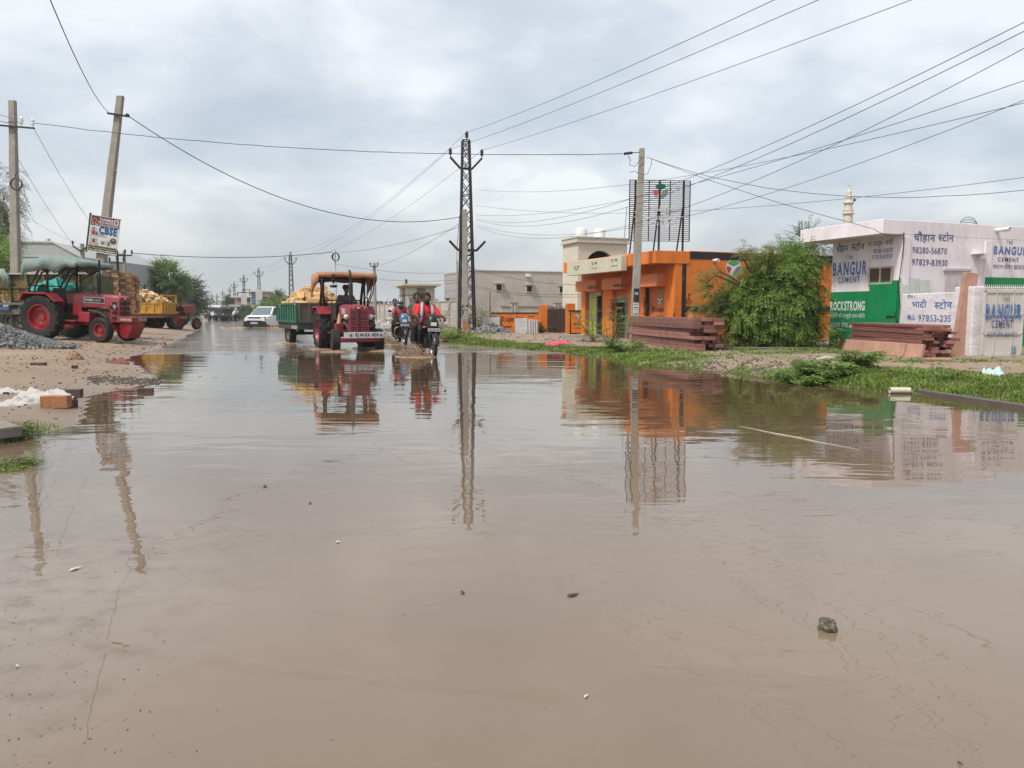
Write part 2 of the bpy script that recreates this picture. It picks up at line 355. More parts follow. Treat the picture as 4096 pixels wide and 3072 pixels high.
churn = math2('MULTIPLY', maprange(math2('ADD', spx.outputs[1], math2('MULTIPLY', wmap((.9, .5, 1), .7, 5, .6), 5.0)), 22.3, 24.6, 0, 1), maprange(spx.outputs[1], 75, 110, 1, .4))
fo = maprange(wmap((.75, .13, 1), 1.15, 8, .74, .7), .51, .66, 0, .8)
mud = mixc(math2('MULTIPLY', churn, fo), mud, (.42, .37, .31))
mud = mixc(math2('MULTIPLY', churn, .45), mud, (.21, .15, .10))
l.new(mud, p.inputs['Base Color']); p.inputs['IOR'].default_value = 1.50; p.inputs['Specular IOR Level'].default_value = .5
l.new(maprange(churn, 0, 1, .015, .04), p.inputs['Roughness']); l.new(math2('MULTIPLY', math2('SUBTRACT', 1.0, math2('MULTIPLY', churn, fo)), .5), p.inputs['Specular IOR Level'])
hsum = math2('ADD', math2('MULTIPLY', wmap((.55, 1.5, 1), 1.1, 3, .5, .4), .60), math2('MULTIPLY', wmap((.8, 2.0, 1), 3.6, 2, .45, .3), .07))
hsum = math2('ADD', hsum, math2('MULTIPLY', math2('MULTIPLY', wmap((.8, .32, 1), 1.7, 6, .68, .6), churn), 5.0))
_q = [G(u, v) for u, v in ((60, 2540), (900, 2680), (1980, 2800))]
def _par(p):
    (x0, y0), (x1, y1), (x2, y2) = [(q.x, q.y) for q in p]; c2 = ((y2 - y0) / (x2 - x0) - (y1 - y0) / (x1 - x0)) / (x2 - x1); c1 = (y1 - y0) / (x1 - x0) - c2 * (x0 + x1); return y0 - c1 * x0 - c2 * x0 * x0, c1, c2
k0, k1, k2 = _par(_q); fx_ = math2('ADD', math2('MULTIPLY', math2('ADD', math2('MULTIPLY', spx.outputs[0], k2), k1), spx.outputs[0]), k0)
dd = math2('ABSOLUTE', math2('SUBTRACT', spx.outputs[1], math2('ADD', fx_, math2('MULTIPLY', wmap((1, 1, 1), 3, 3, .6), .09))), 0)
rid = math2('MULTIPLY', maprange(dd, 0, .05, 1, 0), math2('MULTIPLY', maprange(spx.outputs[0], .0, .25, 1, 0), maprange(wmap((1, 1, 1), 2.2, 3, .6), .35, .6, .25, 1)))
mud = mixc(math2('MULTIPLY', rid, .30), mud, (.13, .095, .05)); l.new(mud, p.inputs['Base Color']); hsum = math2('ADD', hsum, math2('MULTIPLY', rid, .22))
calm = maprange(wmap((.25, .5, 1), .8, 2, .5), .35, .65, .45, 1.0)
bp = n.new('ShaderNodeBump'); bp.inputs['Distance'].default_value = .016; l.new(calm, bp.inputs['Strength']); l.new(hsum, bp.inputs['Height']); l.new(bp.outputs[0], p.inputs['Normal'])
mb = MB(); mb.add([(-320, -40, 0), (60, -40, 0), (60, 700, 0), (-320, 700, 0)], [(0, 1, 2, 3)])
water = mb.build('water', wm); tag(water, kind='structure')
# ---------------------------------------------------------------- shared materials
white_paint = M('whitewash', (.72, .66, .70), .75, var=.06, dirt=(.46, .40, .37), damt=.55, dscale=2.2, bump=.15, bscale=25, stretch=(1, 1, .4))
green_paint = M('green_paint', (.0, .20, .065), .5, var=.12, dirt=(.05, .15, .07), damt=.5, dscale=2.5, stretch=(1, 1, .5))
blue_paint = M('blue_paint', (.03, .12, .36), .6, var=.3, scale=14, dirt=(.42, .45, .55), damt=.75, dscale=11)
navy_paint = M('navy_paint', (.03, .055, .17), .6, var=.2, dirt=(.36, .36, .44), damt=.6, dscale=12)
letter_white = M('letter_white', (.62, .66, .66), .6, dirt=(.30, .42, .34), damt=.5, dscale=12)
orange_paint = M('orange_paint', (.68, .185, .024), .6, var=.10, dirt=(.36, .085, .02), damt=.6, dscale=2.0, bump=.1, stretch=(1, 1, .4))
black_paint = M('black_paint', (.018, .017, .02), .55, var=.2)
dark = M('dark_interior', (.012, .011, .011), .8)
steel_dark = M('dark_steel', (.022, .02, .022), .6, var=.25, dirt=(.06, .03, .02), damt=.4, dscale=8)
conc = M('pole_concrete', (.30, .275, .235), .85, var=.14, scale=7, bump=.3, bscale=22, dirt=(.17, .155, .135), damt=.6, dscale=3)
plaster = M('grey_plaster', (.44, .395, .35), .85, var=.06, scale=2, dirt=(.29, .26, .235), damt=.5, bump=.1)
cream = M('cream_plaster', (.55, .50, .42), .85, var=.07, dirt=(.40, .36, .30), damt=.4)
taupe = M('taupe_trim', (.20, .17, .155), .8)
white = M('white_plastic', (.72, .73, .73), .4, var=.04)
redstone = M('red_sandstone', (.24, .11, .09), .85, orand=.35, var=.28, scale=4, bump=.5, bscale=18, dirt=(.16, .075, .07), damt=.6, dscale=2.5)
pinkstone = M('pink_sandstone', (.40, .23, .17), .8, var=.2, bump=.3, dirt=(.30, .17, .13), damt=.5)
yellowstone = M('yellow_sandstone', (.46, .29, .135), .9, orand=.35, var=.28, scale=5, bump=.6, bscale=15, dirt=(.30, .17, .08), damt=.5, dscale=4)
rubber = M('tyre_rubber', (.014, .013, .013), .75, var=.3, dirt=(.04, .034, .028), damt=.3, dscale=6)
glass_dark = M('dark_glass', (.03, .035, .04), .12, spec=.6)
chrome = M('chrome', (.6, .6, .6), .2, metal=1, var=.05)
wire_m = M('cable_black', (.012, .012, .013), .6)
wire_g = M('cable_grey', (.05, .05, .052), .5)
# ---------------------------------------------------------------- white cement shop
base_r = Vector((math.cos(RD), math.sin(RD), 0)); base_a = Vector((-math.sin(RD), math.cos(RD), 0))
O = D(3600, 1300, 19.5); O.z = .12
shop = thing('cement_shop', 'white and green painted one-storey cement shop covered in blue lettering', 'shop', O, RD)
ZT = (D(3600, 880, 19.5).z) - .12; LF = 2.35; LR = 7.0
zg = hit(shop, 3480, 1164, 0).z; zr = hit(shop, 3990, 1110, 1).z; xg = hit(shop, 3936, 1110, 1).x
dA = hit(shop, 3482, 1170, 0); dB = hit(shop, 3594, 1160, 0); wA = hit(shop, 3482, 1132, 0); wB = hit(shop, 3569, 1071, 0)
mb = MB(); mb.b2((0, 0, -.4), (LR, LF, ZT - .02)); mb.b2((.0, -.03, -.4), (hit(shop, 3638, 1000, 1).x, -.001, ZT - .42)); mb.b2((hit(shop, 3938, 1000, 1).x, -.03, -.4), (hit(shop, 3966, 1000, 1).x, -.001, ZT - .42))
mb.build('wall', white_paint, shop)
mb = MB(); mb.b2((-.72, -.004, ZT - .36), (LR, LF + .5, ZT)); mb.build('roof', white_paint, shop, bevel=.012)
mb = MB(); mb.b2((-.012, .02, -.3), (-.001, LF, zg)); mb.build('painted_band', green_paint, shop); mb = MB(); mb.b2((xg, -.036, -.3), (LR, -.031, zr)); mb.build('painted_band', green_paint, shop)
mb = MB(); mb.b2((-.045, dB.y, -.1), (-.013, dA.y, zg + .25), 0); mb.b2((-.06, dB.y + .05, .85), (-.046, dB.y + .3, .9), 1); mb.b2((-.06, dA.y - .05, .5), (-.046, dA.y - .02, .62), 1)
mb.m[:6] = [0] * 6
dr = mb.build('door', [green_paint, steel_dark], shop)
mb = MB(); y0, y1, z0, z1 = min(wA.y, wB.y), max(wA.y, wB.y), wA.z, wB.z; t_ = .045
for a, b in (((y0 - t_, z0 - t_), (y1 + t_, z0)), ((y0 - t_, z1), (y1 + t_, z1 + t_)), ((y0 - t_, z0), (y0, z1)), ((y1, z0), (y1 + t_, z1)), (((y0 + y1) / 2 - .02, z0), ((y0 + y1) / 2 + .02, z1))): mb.b2((-.05, a[0], a[1]), (-.002, b[0], b[1]))
win = mb.build('window', M('window_frame_pink', (.42, .33, .31), .6), shop)
mb = MB(); mb.b2((-.02, y0, z0), (-.004, y1, z1)); mb.build('pane', M('mesh_pane', (.075, .055, .04), .5, scale=60, var=.5), win)
d1 = hit(shop, 3775, 1170, 1); d2 = hit(shop, 3872, 1085, 1)
mb = MB(); mb.b2((d1.x, -.03, 0), (d2.x, -.004, d2.z)); xm = (d1.x + d2.x) / 2
for q in (d1.x + .06, xm + .04): mb.b2((q, -.045, .9), (q + (d2.x - d1.x) * .36, -.031, d2.z - .15))
mb.b2((d1.x - .07, -.06, d2.z), (d2.x + .07, -.004, d2.z + .06)); mb.build('door', M('lilac_door', (.48, .42, .45), .6), shop)
mb = MB()
for u, v in ((3985, 921),):
    q = hit(shop, u, v, 1); mb.lathe((q.x, 0, q.z), [(.055, 0), (.055, -.38), (.045, -.38), (.045, -.05)], 14, 'y')
mb.build('drain_pipe', M('pvc_white', (.66, .64, .62), .45), shop, smooth=True)
q = hit(shop, 3910, 1018, 1); mb = MB(); mb.b2((q.x - .24, -.26, q.z), (q.x + .2, -.001, q.z + .025)); mb.ell((q.x, -.16, q.z - .09), (.08, .08, .07), 10); mb.build('wall_lamp', white, shop)
mb = MB()
TX = [(1, 'चौहान', 3654, 963, 3740, 934), (1, 'स~टोन', 3752, 963, 3814, 936)]
for ax, s, u0, v0, u1, vt in TX: sign_text(mb, shop, ax, s, u0, v0, u1, vt, .012, 0, em=1.5)
for s, u0, v0, u1, vt in (('98280-56870', 3648, 1012, 3788, 986), ('97829-83930', 3646, 1060, 3790, 1034)): sign_text(mb, shop, 1, s, u0, v0, u1, vt, .008, 0)
sign_text(mb, shop, 0, 'चौहान', 3346, 1009, 3392, 985, .012, 0, em=1.5, u1v=1007); sign_text(mb, shop, 0, 'स~टोन', 3407, 1002, 3458, 978, .012, 0, em=1.5)
sign_text(mb, shop, 0, 'प~रो.', 3470, 986, 3490, 970, .0, 1, em=1.5); sign_text(mb, shop, 0, 'महबूब', 3494, 985, 3530, 966, .0, 1, em=1.5); sign_text(mb, shop, 0, 'अली', 3540, 980, 3572, 960, .0, 1, em=1.5)
sign_text(mb, shop, 0, '98280-56870', 3492, 1015, 3572, 996, .0, 1, u1v=1008); sign_text(mb, shop, 0, '97829-83930', 3488, 1039, 3570, 1020, .0, 1, u1v=1032)
sign_text(mb, shop, 0, 'सिर्फ़'.replace('सि', 'िस').replace('र्', '').replace('फ़', 'फे़'), 3386, 1041, 3414, 1024, .0, 1, em=1.5)
sign_text(mb, shop, 0, 'BANGUR', 3330, 1103, 3472, 1051, .035, 2, gap=.09); sign_text(mb, shop, 0, 'CEMENT', 3352, 1132, 3443, 1108, .02, 2, gap=.12)
sign_text(mb, shop, 1, 'BANGUR', 3973, 1015, 4113, 983, .035, 2, gap=.09, val=-.001); sign_text(mb, shop, 1, 'CEMENT', 3990, 1045, 4078, 1028, .02, 1, gap=.12, val=-.001)
sign_text(mb, shop, 1, 'िसफे़', 4026, 978, 4050, 964, .0, 1, em=1.5); sign_text(mb, shop, 1, 'कस~टमर', 3970, 1074, 4012, 1058, .0, 1, em=1.5); sign_text(mb, shop, 1, 'केयर:18001022', 4016, 1076, 4120, 1058, .0, 1, em=1.5)
sign_text(mb, shop, 0, 'ROCKSTRONG', 3322, 1241, 3462, 1206, .035, 3, out=.02); sign_text(mb, shop, 0, 'चट~टानों', 3322, 1271, 3352, 1257, .0, 3, em=1.5, out=.02); sign_text(mb, shop, 0, 'की मज़बूती वाला सीमेंट', 3356, 1271, 3462, 1257, .0, 3, em=1.5, out=.02)
sign_text(mb, shop, 0, 'कस~टमर केयर:18001022', 3322, 1308, 3458, 1290, .01, 3, em=1.5, out=.02)
mb.build('lettering', [navy_paint, navy_paint, blue_paint, letter_white], shop)
mb = MB(); q = hit(shop, 3612, 930, 1)
mb.tube([(q.x, -.03, q.z), (q.x, -.03, q.z - .4), (q.x - .05, -.03, q.z - .9), (q.x - .09, -.02, q.z - 1.3), (q.x - .03, -.03, q.z - 1.8), (q.x - .2, -.04, q.z - 2.0), (q.x - .1, -.04, q.z - 2.3)], .012, 6)
mb.build('cable', wire_m, shop); q = hit(shop, 3612, 1206, 1); mb = MB(); mb.b2((q.x - .04, -.14, q.z - .1), (q.x + .1, -.031, q.z + .09)); mb.ell((q.x + .03, -.15, q.z), (.05, .03, .06), 8); mb.build('meter_box', M('meter_tan', (.25, .21, .16), .6), shop)
mb = MB()
for k in range(3): mb.tube([(2.75 + .14 * k + .34 * math.cos(a / 10 * math.pi), .4 + .1 * k, ZT - .02 + (.26 - .05 * k) * math.sin(a / 10 * math.pi)) for a in range(11)], .009, 5)
coil = mb.build('wire_coil', wire_g, None); coil.matrix_basis = shop.matrix_basis.copy(); tag(coil, 'loose loops of wire lying on the white shop roof', 'wire coil')
# low painted wall in front, gate, leaning slabs
A0 = D(3601, 1300, 19.38); A1 = D(3890, 1300, 16.75); bl = (A1 - A0); bl.z = 0; bang = math.atan2(bl.x, -bl.y)
bw = thing('boundary_wall', 'low whitewashed brick wall with blue Hindi lettering and a phone number', 'wall', (A0.x, A0.y, .12), bang)
ln = bl.length
mb = MB(); hL = hit(bw, 3620, 1176, 0).z; hR = hit(bw, 3880, 1146, 0).z
mb.b2((.0, -ln + .62, -.3), (.22, 0, hL)); mb.b2((-.02, -ln, -.3), (.24, -ln + .62, hR)); mb.b2((.0, -ln + .2, hR), (.12, -ln + .42, hR + .07))
mb.build('wall', M('whitewashed_brick', (.68, .65, .68), .85, var=.1, scale=3, bump=.5, bscale=9, stretch=(1, 1, 3), dirt=(.36, .34, .34), damt=.6, dscale=2), bw, bevel=.02)
mb = MB(); sign_text(mb, bw, 0, 'भाटी', 3648, 1229, 3706, 1206, .01, 0, em=1.5); sign_text(mb, bw, 0, 'स~टोन', 3738, 1234, 3808, 1208, .01, 0, em=1.5)
sign_text(mb, bw, 0, 'Mob.', 3630, 1279, 3664, 1256, .005, 0); sign_text(mb, bw, 0, '97853-235', 3672, 1284, 3806, 1258, .005, 0); sign_text(mb, bw, 0, 'डीलर :-', 3630, 1193, 3664, 1181, 0, 1, em=1.5)
mb.build('lettering', [blue_paint, navy_paint], bw)
GA = D(3930, 1300, 16.55); GB = D(4090, 1300, 16.75); gd = GB - GA
gate = thing('yard_gate', 'low cream sheet metal gate with spiked top and blue cement lettering', 'gate', (GA.x, GA.y, .10), math.atan2(gd.y, gd.x))
GW = gd.length; GH = hit(gate, 4000, 1160, 1).z
mb = MB(); mb.b2((0, 0, .06), (GW, .03, GH))
for a, b, c, d in ((0, .04, 0, 1), (.96, 1, 0, 1), (0, 1, 0, .04), (0, 1, .96, 1), (0, 1, .33, .35), (0, 1, .62, .635), (.28, .3, 0, 1), (.72, .74, 0, 1)): mb.b2((GW * a, -.022, .06 + (GH - .06) * c), (GW * b, -.001, .06 + (GH - .06) * d))
mb.build('panel', M('cream_gate', (.52, .49, .47), .6, var=.06, dirt=(.35, .32, .30), damt=.4), gate)
mb = MB()
for k in range(20): x = GW * (k + .5) / 20; mb.box((x, .01, GH + .06), (.03, .02, .12), 0, taper=.2); mb.ell((x, .01, GH + .05), .02, 6)
mb.build('spike_row', M('spike_cream', (.55, .53, .5), .6), gate)
mb = MB(); sign_text(mb, gate, 1, 'BANGUR', 3938, 1275, 4085, 1216, .035, 0, gap=.09, out=.026); sign_text(mb, gate, 1, 'CEMENT', 3962, 1311, 4050, 1280, .02, 1, gap=.1, out=.026)
sign_text(mb, gate, 1, 'िसफे़', 4006, 1207, 4036, 1188, .0, 1, em=1.5, out=.026); sign_text(mb, gate, 1, 'कस~टमर केयर:18001022', 3944, 1348, 4064, 1328, .0, 1, em=1.5, out=.026); sign_text(mb, gate, 1, '2', 4046, 1412, 4058, 1388, .01, 1, out=.026)
a = hit(gate, 4040, 1416, 1); b = hit(gate, 4060, 1384, 1)
for lo, hi in (((a.x, a.z), (b.x, a.z + .01)), ((a.x, b.z - .01), (b.x, b.z)), ((a.x, a.z), (a.x + .01, b.z)), ((b.x - .01, a.z), (b.x, b.z))): mb.b2((lo[0], -.031, lo[1]), (hi[0], -.026, hi[1]))
mb.build('lettering', [blue_paint, navy_paint], gate)
S0 = D(3838, 1424, 16.9); sl = thing('sandstone_slab', 'tall pink sandstone slab leaning upright against the whitewashed wall', 'stone slab', (S0.x, S0.y, .10), RD - R(14), rx=R(0), ry=R(6.5))
hs = (D(3850, 1091, 17.2).z - .1); mb = MB(); mb.b2((-.17, 0, 0), (.15, .10, hs)); mb.build('slab', pinkstone, sl, bevel=.008)
for k, (u, v0, v1, wd, th, lean, lab) in enumerate(((3662, 1175, 1112, .52, .05, 9, 'wide marble sheet stacked edgewise behind the whitewashed wall'), (3695, 1175, 1108, .16, .03, 14, 'narrow marble strip leaning on the wider sheets behind the wall'), (3712, 1175, 1110, .14, .03, 11, 'narrow greenish marble strip on the lilac door side of its pair'), (3735, 1175, 1120, .34, .04, 10, 'plain marble sheet nearest the lilac door behind the wall'))):
    q = D(u, v1, 19.35 + .03 * k); o = thing('marble_sheet', lab, 'marble sheet', (q.x, q.y, .5), RD, 'marble sheets behind the low wall', rx=R(-lean))
    mb = MB(); mb.b2((-wd / 2, 0, 0), (wd / 2, th, (q.z - .5) * 1.02)); mb.build('sheet', M('marble_pale', (.42, .44, .40), .35, var=.12, dirt=(.36, .38, .35), damt=.4), o)
# minaret far behind
q = D(3392, 880, 75); mz = lambda v: D(3392, v, 75).z
mn = thing('minaret', 'slim cream minaret with ringed balconies rising behind the white shop', 'minaret', (q.x, q.y, 0)); s_ = 75 / FPX
mb = MB(); prof = [(18 * s_, 0), (17 * s_, mz(888)), (17 * s_, mz(860)), (20 * s_, mz(856)), (21 * s_, mz(850)), (15 * s_, mz(846)), (14 * s_, mz(822)), (18 * s_, mz(816)), (18 * s_, mz(808)), (12.5 * s_, mz(804)), (11.5 * s_, mz(790)), (13 * s_, mz(786)), (9.5 * s_, mz(782)), (9 * s_, mz(772)), (9.5 * s_, mz(768)), (7 * s_, mz(762)), (2 * s_, mz(757)), (1.2 * s_, mz(748)), (.8 * s_, mz(742)), (.1, mz(741))]
mb.lathe((0, 0, 0), prof, 12); mb.build('tower', cream, mn, auto=30)
mb = MB()
for v, r_ in ((855, 22), (842, 19), (812, 19)): mb.lathe((0, 0, 0), [(r_ * s_, mz(v + 2)), ((r_ + 1.5) * s_, mz(v)), (r_ * s_, mz(v - 3))], 12)
mb.build('balcony', cream, mn)
mb = MB(); mb.bar((12 * s_, 0, mz(812)), (22 * s_, 0, mz(800)), .06); mb.bar((22 * s_, 0, mz(806)), (22 * s_, 0, mz(794)), .12); mb.bar((18 * s_, 0, mz(800)), (30 * s_, 0, mz(800)), .09); mb.build('loudspeaker', steel_dark, mn)
# ---------------------------------------------------------------- orange cement depot
O2 = D(2722, 1300, 24.9); O2.z = .10
dep = thing('orange_depot', 'orange painted cement depot with roller shutters and black banded side wall', 'shop', O2, RD)
FL = 6.6; SL = 9.5; T2 = D(2722, 1002, 24.9).z - .10
mb = MB(); mb.b2((.02, 0, -.3), (SL, FL, T2 - .03))
hy = lambda u: hit(dep, u, 1250, 0).y
def opening(u0, u1, vt):   # pixel columns of an opening -> y range and top
    return min(hy(u0), hy(u1)), max(hy(u0), hy(u1)), hit(dep, (u0 + u1) / 2, vt, 0).z
op1 = opening(2364, 2432, 1168); op2 = opening(2472, 2536, 1160); op3 = opening(2603, 2682, 1150)
ys = [0, op3[0], op3[1], op2[0], op2[1], op1[0], op1[1], FL]
for i in range(0, 8, 2): mb.b2((-.25, ys[i], -.3), (.019, ys[i + 1], T2 - .4))
for a, b, c in (op1, op2, op3): mb.b2((-.25, a, c), (.019, b, T2 - .4))
mb.build('wall', orange_paint, dep)
mb = MB(); cz = hit(dep, 2649, 1051, 0, -.9).z; ct = hit(dep, 2649, 999, 0, -.9).z
mb.b2((-1.0, -.02, cz), (.3, FL + .1, ct)); mb.b2((.3, -.015, T2 - .03), (SL, FL, T2)); mb.build('roof', orange_paint, dep, bevel=.015)
mb = MB()
for (a, b, c), uu in ((op1, 0), (op2, 1), (op3, 2)): mb.b2((-.62, a - .12, c + .02), (-.251, b + .15, c + .42))
mb.build('shutter_hood', M('orange_hood', (.56, .18, .075), .6, var=.08), dep)
mb = MB(); bz0 = hit(dep, 2735, 1250, 1).z
mb.b2((.02, -.012, T2 - .26), (SL, -.001, T2 - .031)); mb.b2((.02, -.013, -.2), (.17, -.001, T2 - .26)); mb.b2((.17, -.012, bz0), (SL, -.001, bz0 + .20)); mb.build('painted_border', black_paint, dep)
# roller shutter, part-open shutter, glazed door
a, b, c = op3; mb = MB(); ns = 46
for k in range(ns): z = c * k / ns; mb.box((-.10, (a + b) / 2, z + c / ns / 2), (.028, b - a, c / ns * .82))
mb.b2((-.085, a, 0), (-.07, b, c)); sh3 = mb.build('roller_shutter', M('orange_shutter', (.58, .17, .05), .45, var=.08), dep); mb = MB(); mb.b2((-.2, a, 0), (-.12, a + .05, c)); mb.build('guide_rail', black_paint, sh3); mb = MB(); mb.b2((-.2, b - .05, 0), (-.12, b, c)); mb.build('guide_rail', black_paint, sh3)
a, b, c = op2; mb = MB()
for k in range(10): mb.box((-.10, (a + b) / 2, c - .25 + k * .024), (.03, b - a, .02))
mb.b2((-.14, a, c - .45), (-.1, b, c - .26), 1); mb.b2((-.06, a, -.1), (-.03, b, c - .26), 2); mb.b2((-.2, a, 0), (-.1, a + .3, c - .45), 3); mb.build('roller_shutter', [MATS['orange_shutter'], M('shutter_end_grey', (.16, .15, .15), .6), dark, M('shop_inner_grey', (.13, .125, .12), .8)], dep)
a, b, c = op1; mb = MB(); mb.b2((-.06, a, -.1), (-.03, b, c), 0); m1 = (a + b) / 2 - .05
mb.b2((-.16, a + .3, 1.62), (-.10, b - .2, 2.0), 1); mb.b2((-.16, m1, .05), (-.10, b - .2, .68), 1); mb.b2((-.16, m1, .74), (-.10, b - .2, 1.56), 1)
for q in (b - .2, m1): mb.b2((-.17, q - .03, 0), (-.09, q + .03, 2.02), 2)
for q in (.02, .70, 1.58): mb.b2((-.172, m1, q), (-.088, b - .2, q + .05), 2)
mb.b2((-.13, b - .2, 0), (-.05, b, 2.1), 3)
mb.build('door', [dark, M('yellow_poster_glass', (.42, .42, .03), .3, var=.2), M('aluminium', (.45, .45, .44), .4, metal=.6), MATS['shop_inner_grey']], dep)
mb = MB(); mb.b2((-.9, op2[0] - .5, -.3), (-.26, FL, .05)); mb.build('step', M('step_concrete', (.30, .28, .25), .9, bump=.3), dep)
# lettering of the depot
mb = MB()
def vtext(mb, root, s, u, v0, v1, wpx, mat, bold=0, val=-.25):
    a = hit(root, u, v0, 0, val); b = hit(root, u, v1, 0, val); c = hit(root, u + wpx, v0, 0, val)
    M4 = face_x(c.y, a.z, val, .008) @ Matrix.Rotation(R(90), 4, 'Z'); text(mb, s, M4, w=abs(b.z - a.z), h=abs(c.y - a.y) * 1.1, bold=bold, mat=mat)
vtext(mb, dep, 'JKsuper', 2434, 1282, 1192, 16, 0, .02); vtext(mb, dep, 'cement —', 2448, 1275, 1195, 9, 0, .015)
vtext(mb, dep, 'JKsuper', 2562, 1290, 1184, 22, 0, .02); vtext(mb, dep, 'cement —', 2580, 1270, 1182, 11, 0, .015)
sign_text(mb, dep, 0, 'JKsuper', 2608, 1246, 2672, 1226, .015, 0, val=-.115); sign_text(mb, dep, 0, '— cement —', 2612, 1268, 2670, 1258, .015, 0, val=-.115); sign_text(mb, dep, 0, 'BUILD STRONG', 2618, 1279, 2664, 1274, .015, 0, val=-.115)
sign_text(mb, dep, 0, '6', 2692, 1268, 2702, 1248, .02, 0, val=-.25); sign_text(mb, dep, 0, 'CODE', 2690, 1241, 2704, 1237, .02, 0, val=-.25)
sign_text(mb, dep, 0, 'खण~डेलवाल', 2350, 1158, 2384, 1144, .01, 0, val=-.62, em=1.5); sign_text(mb, dep, 0, 'स~टोन', 2386, 1156, 2402, 1143, .01, 0, val=-.62, em=1.5)
sign_text(mb, dep, 0, '9468928067/8112255376', 2452, 1149, 2524, 1136, .015, 0, val=-.62)
for u0, v0, u1, v1 in ((2828, 1148, 2850, 1139), (2814, 1184, 2848, 1180)): 
    a = hit(dep, u0, v0, 1); b = hit(dep, u1, v1, 1); mb.b2((a.x, -.016, a.z), (b.x, -.008, b.z))
sign_text(mb, dep, 1, 'B', 2846, 1223, 2858, 1207, .03, 0)
mb.build('lettering', black_paint, dep)
def logo(mb, c, rx, rz, M4, disc=True, m0=0):
    """oval badge of three leaves: green above, red at one side, grey-blue below"""
    def pl(fn, k, z): mb.add([M4 @ Vector((c[0] + x * rx, c[1] + y * rz, z)) for x, y in fn], [tuple(range(len(fn)))], m0 + k)
    cs = lambda a, r_=1: (r_ * math.cos(R(a)), r_ * math.sin(R(a)))
    if disc: pl([cs(a) for a in range(0, 360, 12)], 0, 0)
    k = .93 if disc else 1
    pl([cs(a, k) for a in range(38, 147, 9)] + [(-.42, .28), (-.05, .15), (.4, .3)], 1, .003)
    pl([cs(a, k) for a in range(170, 236, 9)] + [(-.32, -.28), (-.28, -.06), (-.55, .12)], 2, .003)
    pl([cs(a, k) for a in range(-95, 16, 9)] + [(.72, .25), (.3, -.05), (-.02, -.5)], 3, .003)
LOGO = [M('logo_white', (.62, .62, .62), .5), M('logo_green', (.09, .30, .05), .5), M('logo_red', (.38, .06, .045), .5), M('logo_slate', (.14, .20, .27), .5)]
mb = MB(); a = hit(dep, 2934, 1070, 1); b = hit(dep, 2966, 1038, 1); logo(mb, (0, 0), b.x - a.x, b.z - a.z, face_y(a.x, a.z, 0, .008))
a = hit(dep, 2641, 1200, 0, -.115); b = hit(dep, 2652, 1182, 0, -.115); logo(mb, (0, 0), abs(b.y - a.y), b.z - a.z, face_x(a.y, a.z, -.115, .008)); mb.build('logo', LOGO, dep)
mb = MB(); a = hit(dep, 2754, 1205, 1); M4 = face_y(a.x, a.z, 0, .008)
for k in range(16): t0 = k * 22.5; mb.add([M4 @ Vector((r_ * math.cos(R(t0 + d)), r_ * math.sin(R(t0 + d)), 0)) for r_, d in ((.075, 0), (.105, 0), (.105, 16), (.075, 16))], [(0, 1, 2, 3)])
mb.add([M4 @ Vector(p) for p in ((-.02, .07, 0), (.0, .06, 0), (.03, .2, 0), (.06, .2, 0), (.02, .27, 0), (-.03, .2, 0), (.0, .2, 0))], [tuple(range(7))])
text(mb, 'JK', M4 @ Matrix.Translation((-.045, -.03, 0)), w=.09, h=.1, bold=.02); mb.build('emblem', M('emblem_brown', (.07, .025, .015), .6), dep)
mb = MB(); q = hit(dep, 2855, 1042, 1); mb.lathe((q.x, 0, q.z), [(.05, 0), (.05, -.25), (.04, -.25), (.04, -.03)], 12, 'y'); mb.build('drain_pipe', MATS['pvc_white'], dep, smooth=True)
# annexe wall
aw = thing('annexe_wall', 'low orange wall with oval leaf badges and black coping beside the depot', 'wall', dep.matrix_basis @ Vector((.12, -.45, 0)), RD)
za_ = hit(aw, 2740, 1247, 1).z; mb = MB(); mb.b2((0, 0, -.3), (6.4, .2, za_)); mb.build('wall', orange_paint, aw)
mb = MB(); mb.b2((-.02, -.02, za_), (6.42, .22, za_ + .09)); mb.build('coping', black_paint, aw)
mb = MB()
for u in (2776, 2888, 3000): a = hit(aw, u, 1280, 1); logo(mb, (0, 0), .12, .16, face_y(a.x, a.z, 0, .008))
mb.build('logo', LOGO, aw)
# sign box on the canopy
sg = thing('signboard', 'long faded cream signboard mounted on the orange canopy edge', 'signboard', dep.matrix_basis @ Vector((-1.02, 0, 0)), RD)
za1 = hit(sg, 2505, 1083, 0).z; zb1 = hit(sg, 2505, 1022, 0).z; ya = hit(sg, 2508, 1050, 0).y; yb = hit(sg, 2288, 1080, 0).y
mb = MB(); mb.b2((-.22, ya, za1), (-.002, yb, zb1)); mb.build('box', M('faded_cream', (.50, .49, .38), .6, var=.08, dirt=(.34, .30, .18), damt=.4), sg, bevel=.01)
mb = MB()
for s, u0, v0, u1, vt in (('JK S  PER', 2297, 1074, 2317, 1065), ('CEMENT', 2300, 1081, 2314, 1077), ('JK S  PER', 2368, 1059, 2390, 1050), ('CEMENT SPECIAL', 2368, 1076, 2388, 1072), ('JK S  PER', 2446, 1047, 2470, 1037), ('Weather Shield', 2445, 1067, 2469, 1061)): sign_text(mb, sg, 0, s, u0, v0, u1, vt, .015, 0, val=-.22)
mb.build('lettering', black_paint, sg)
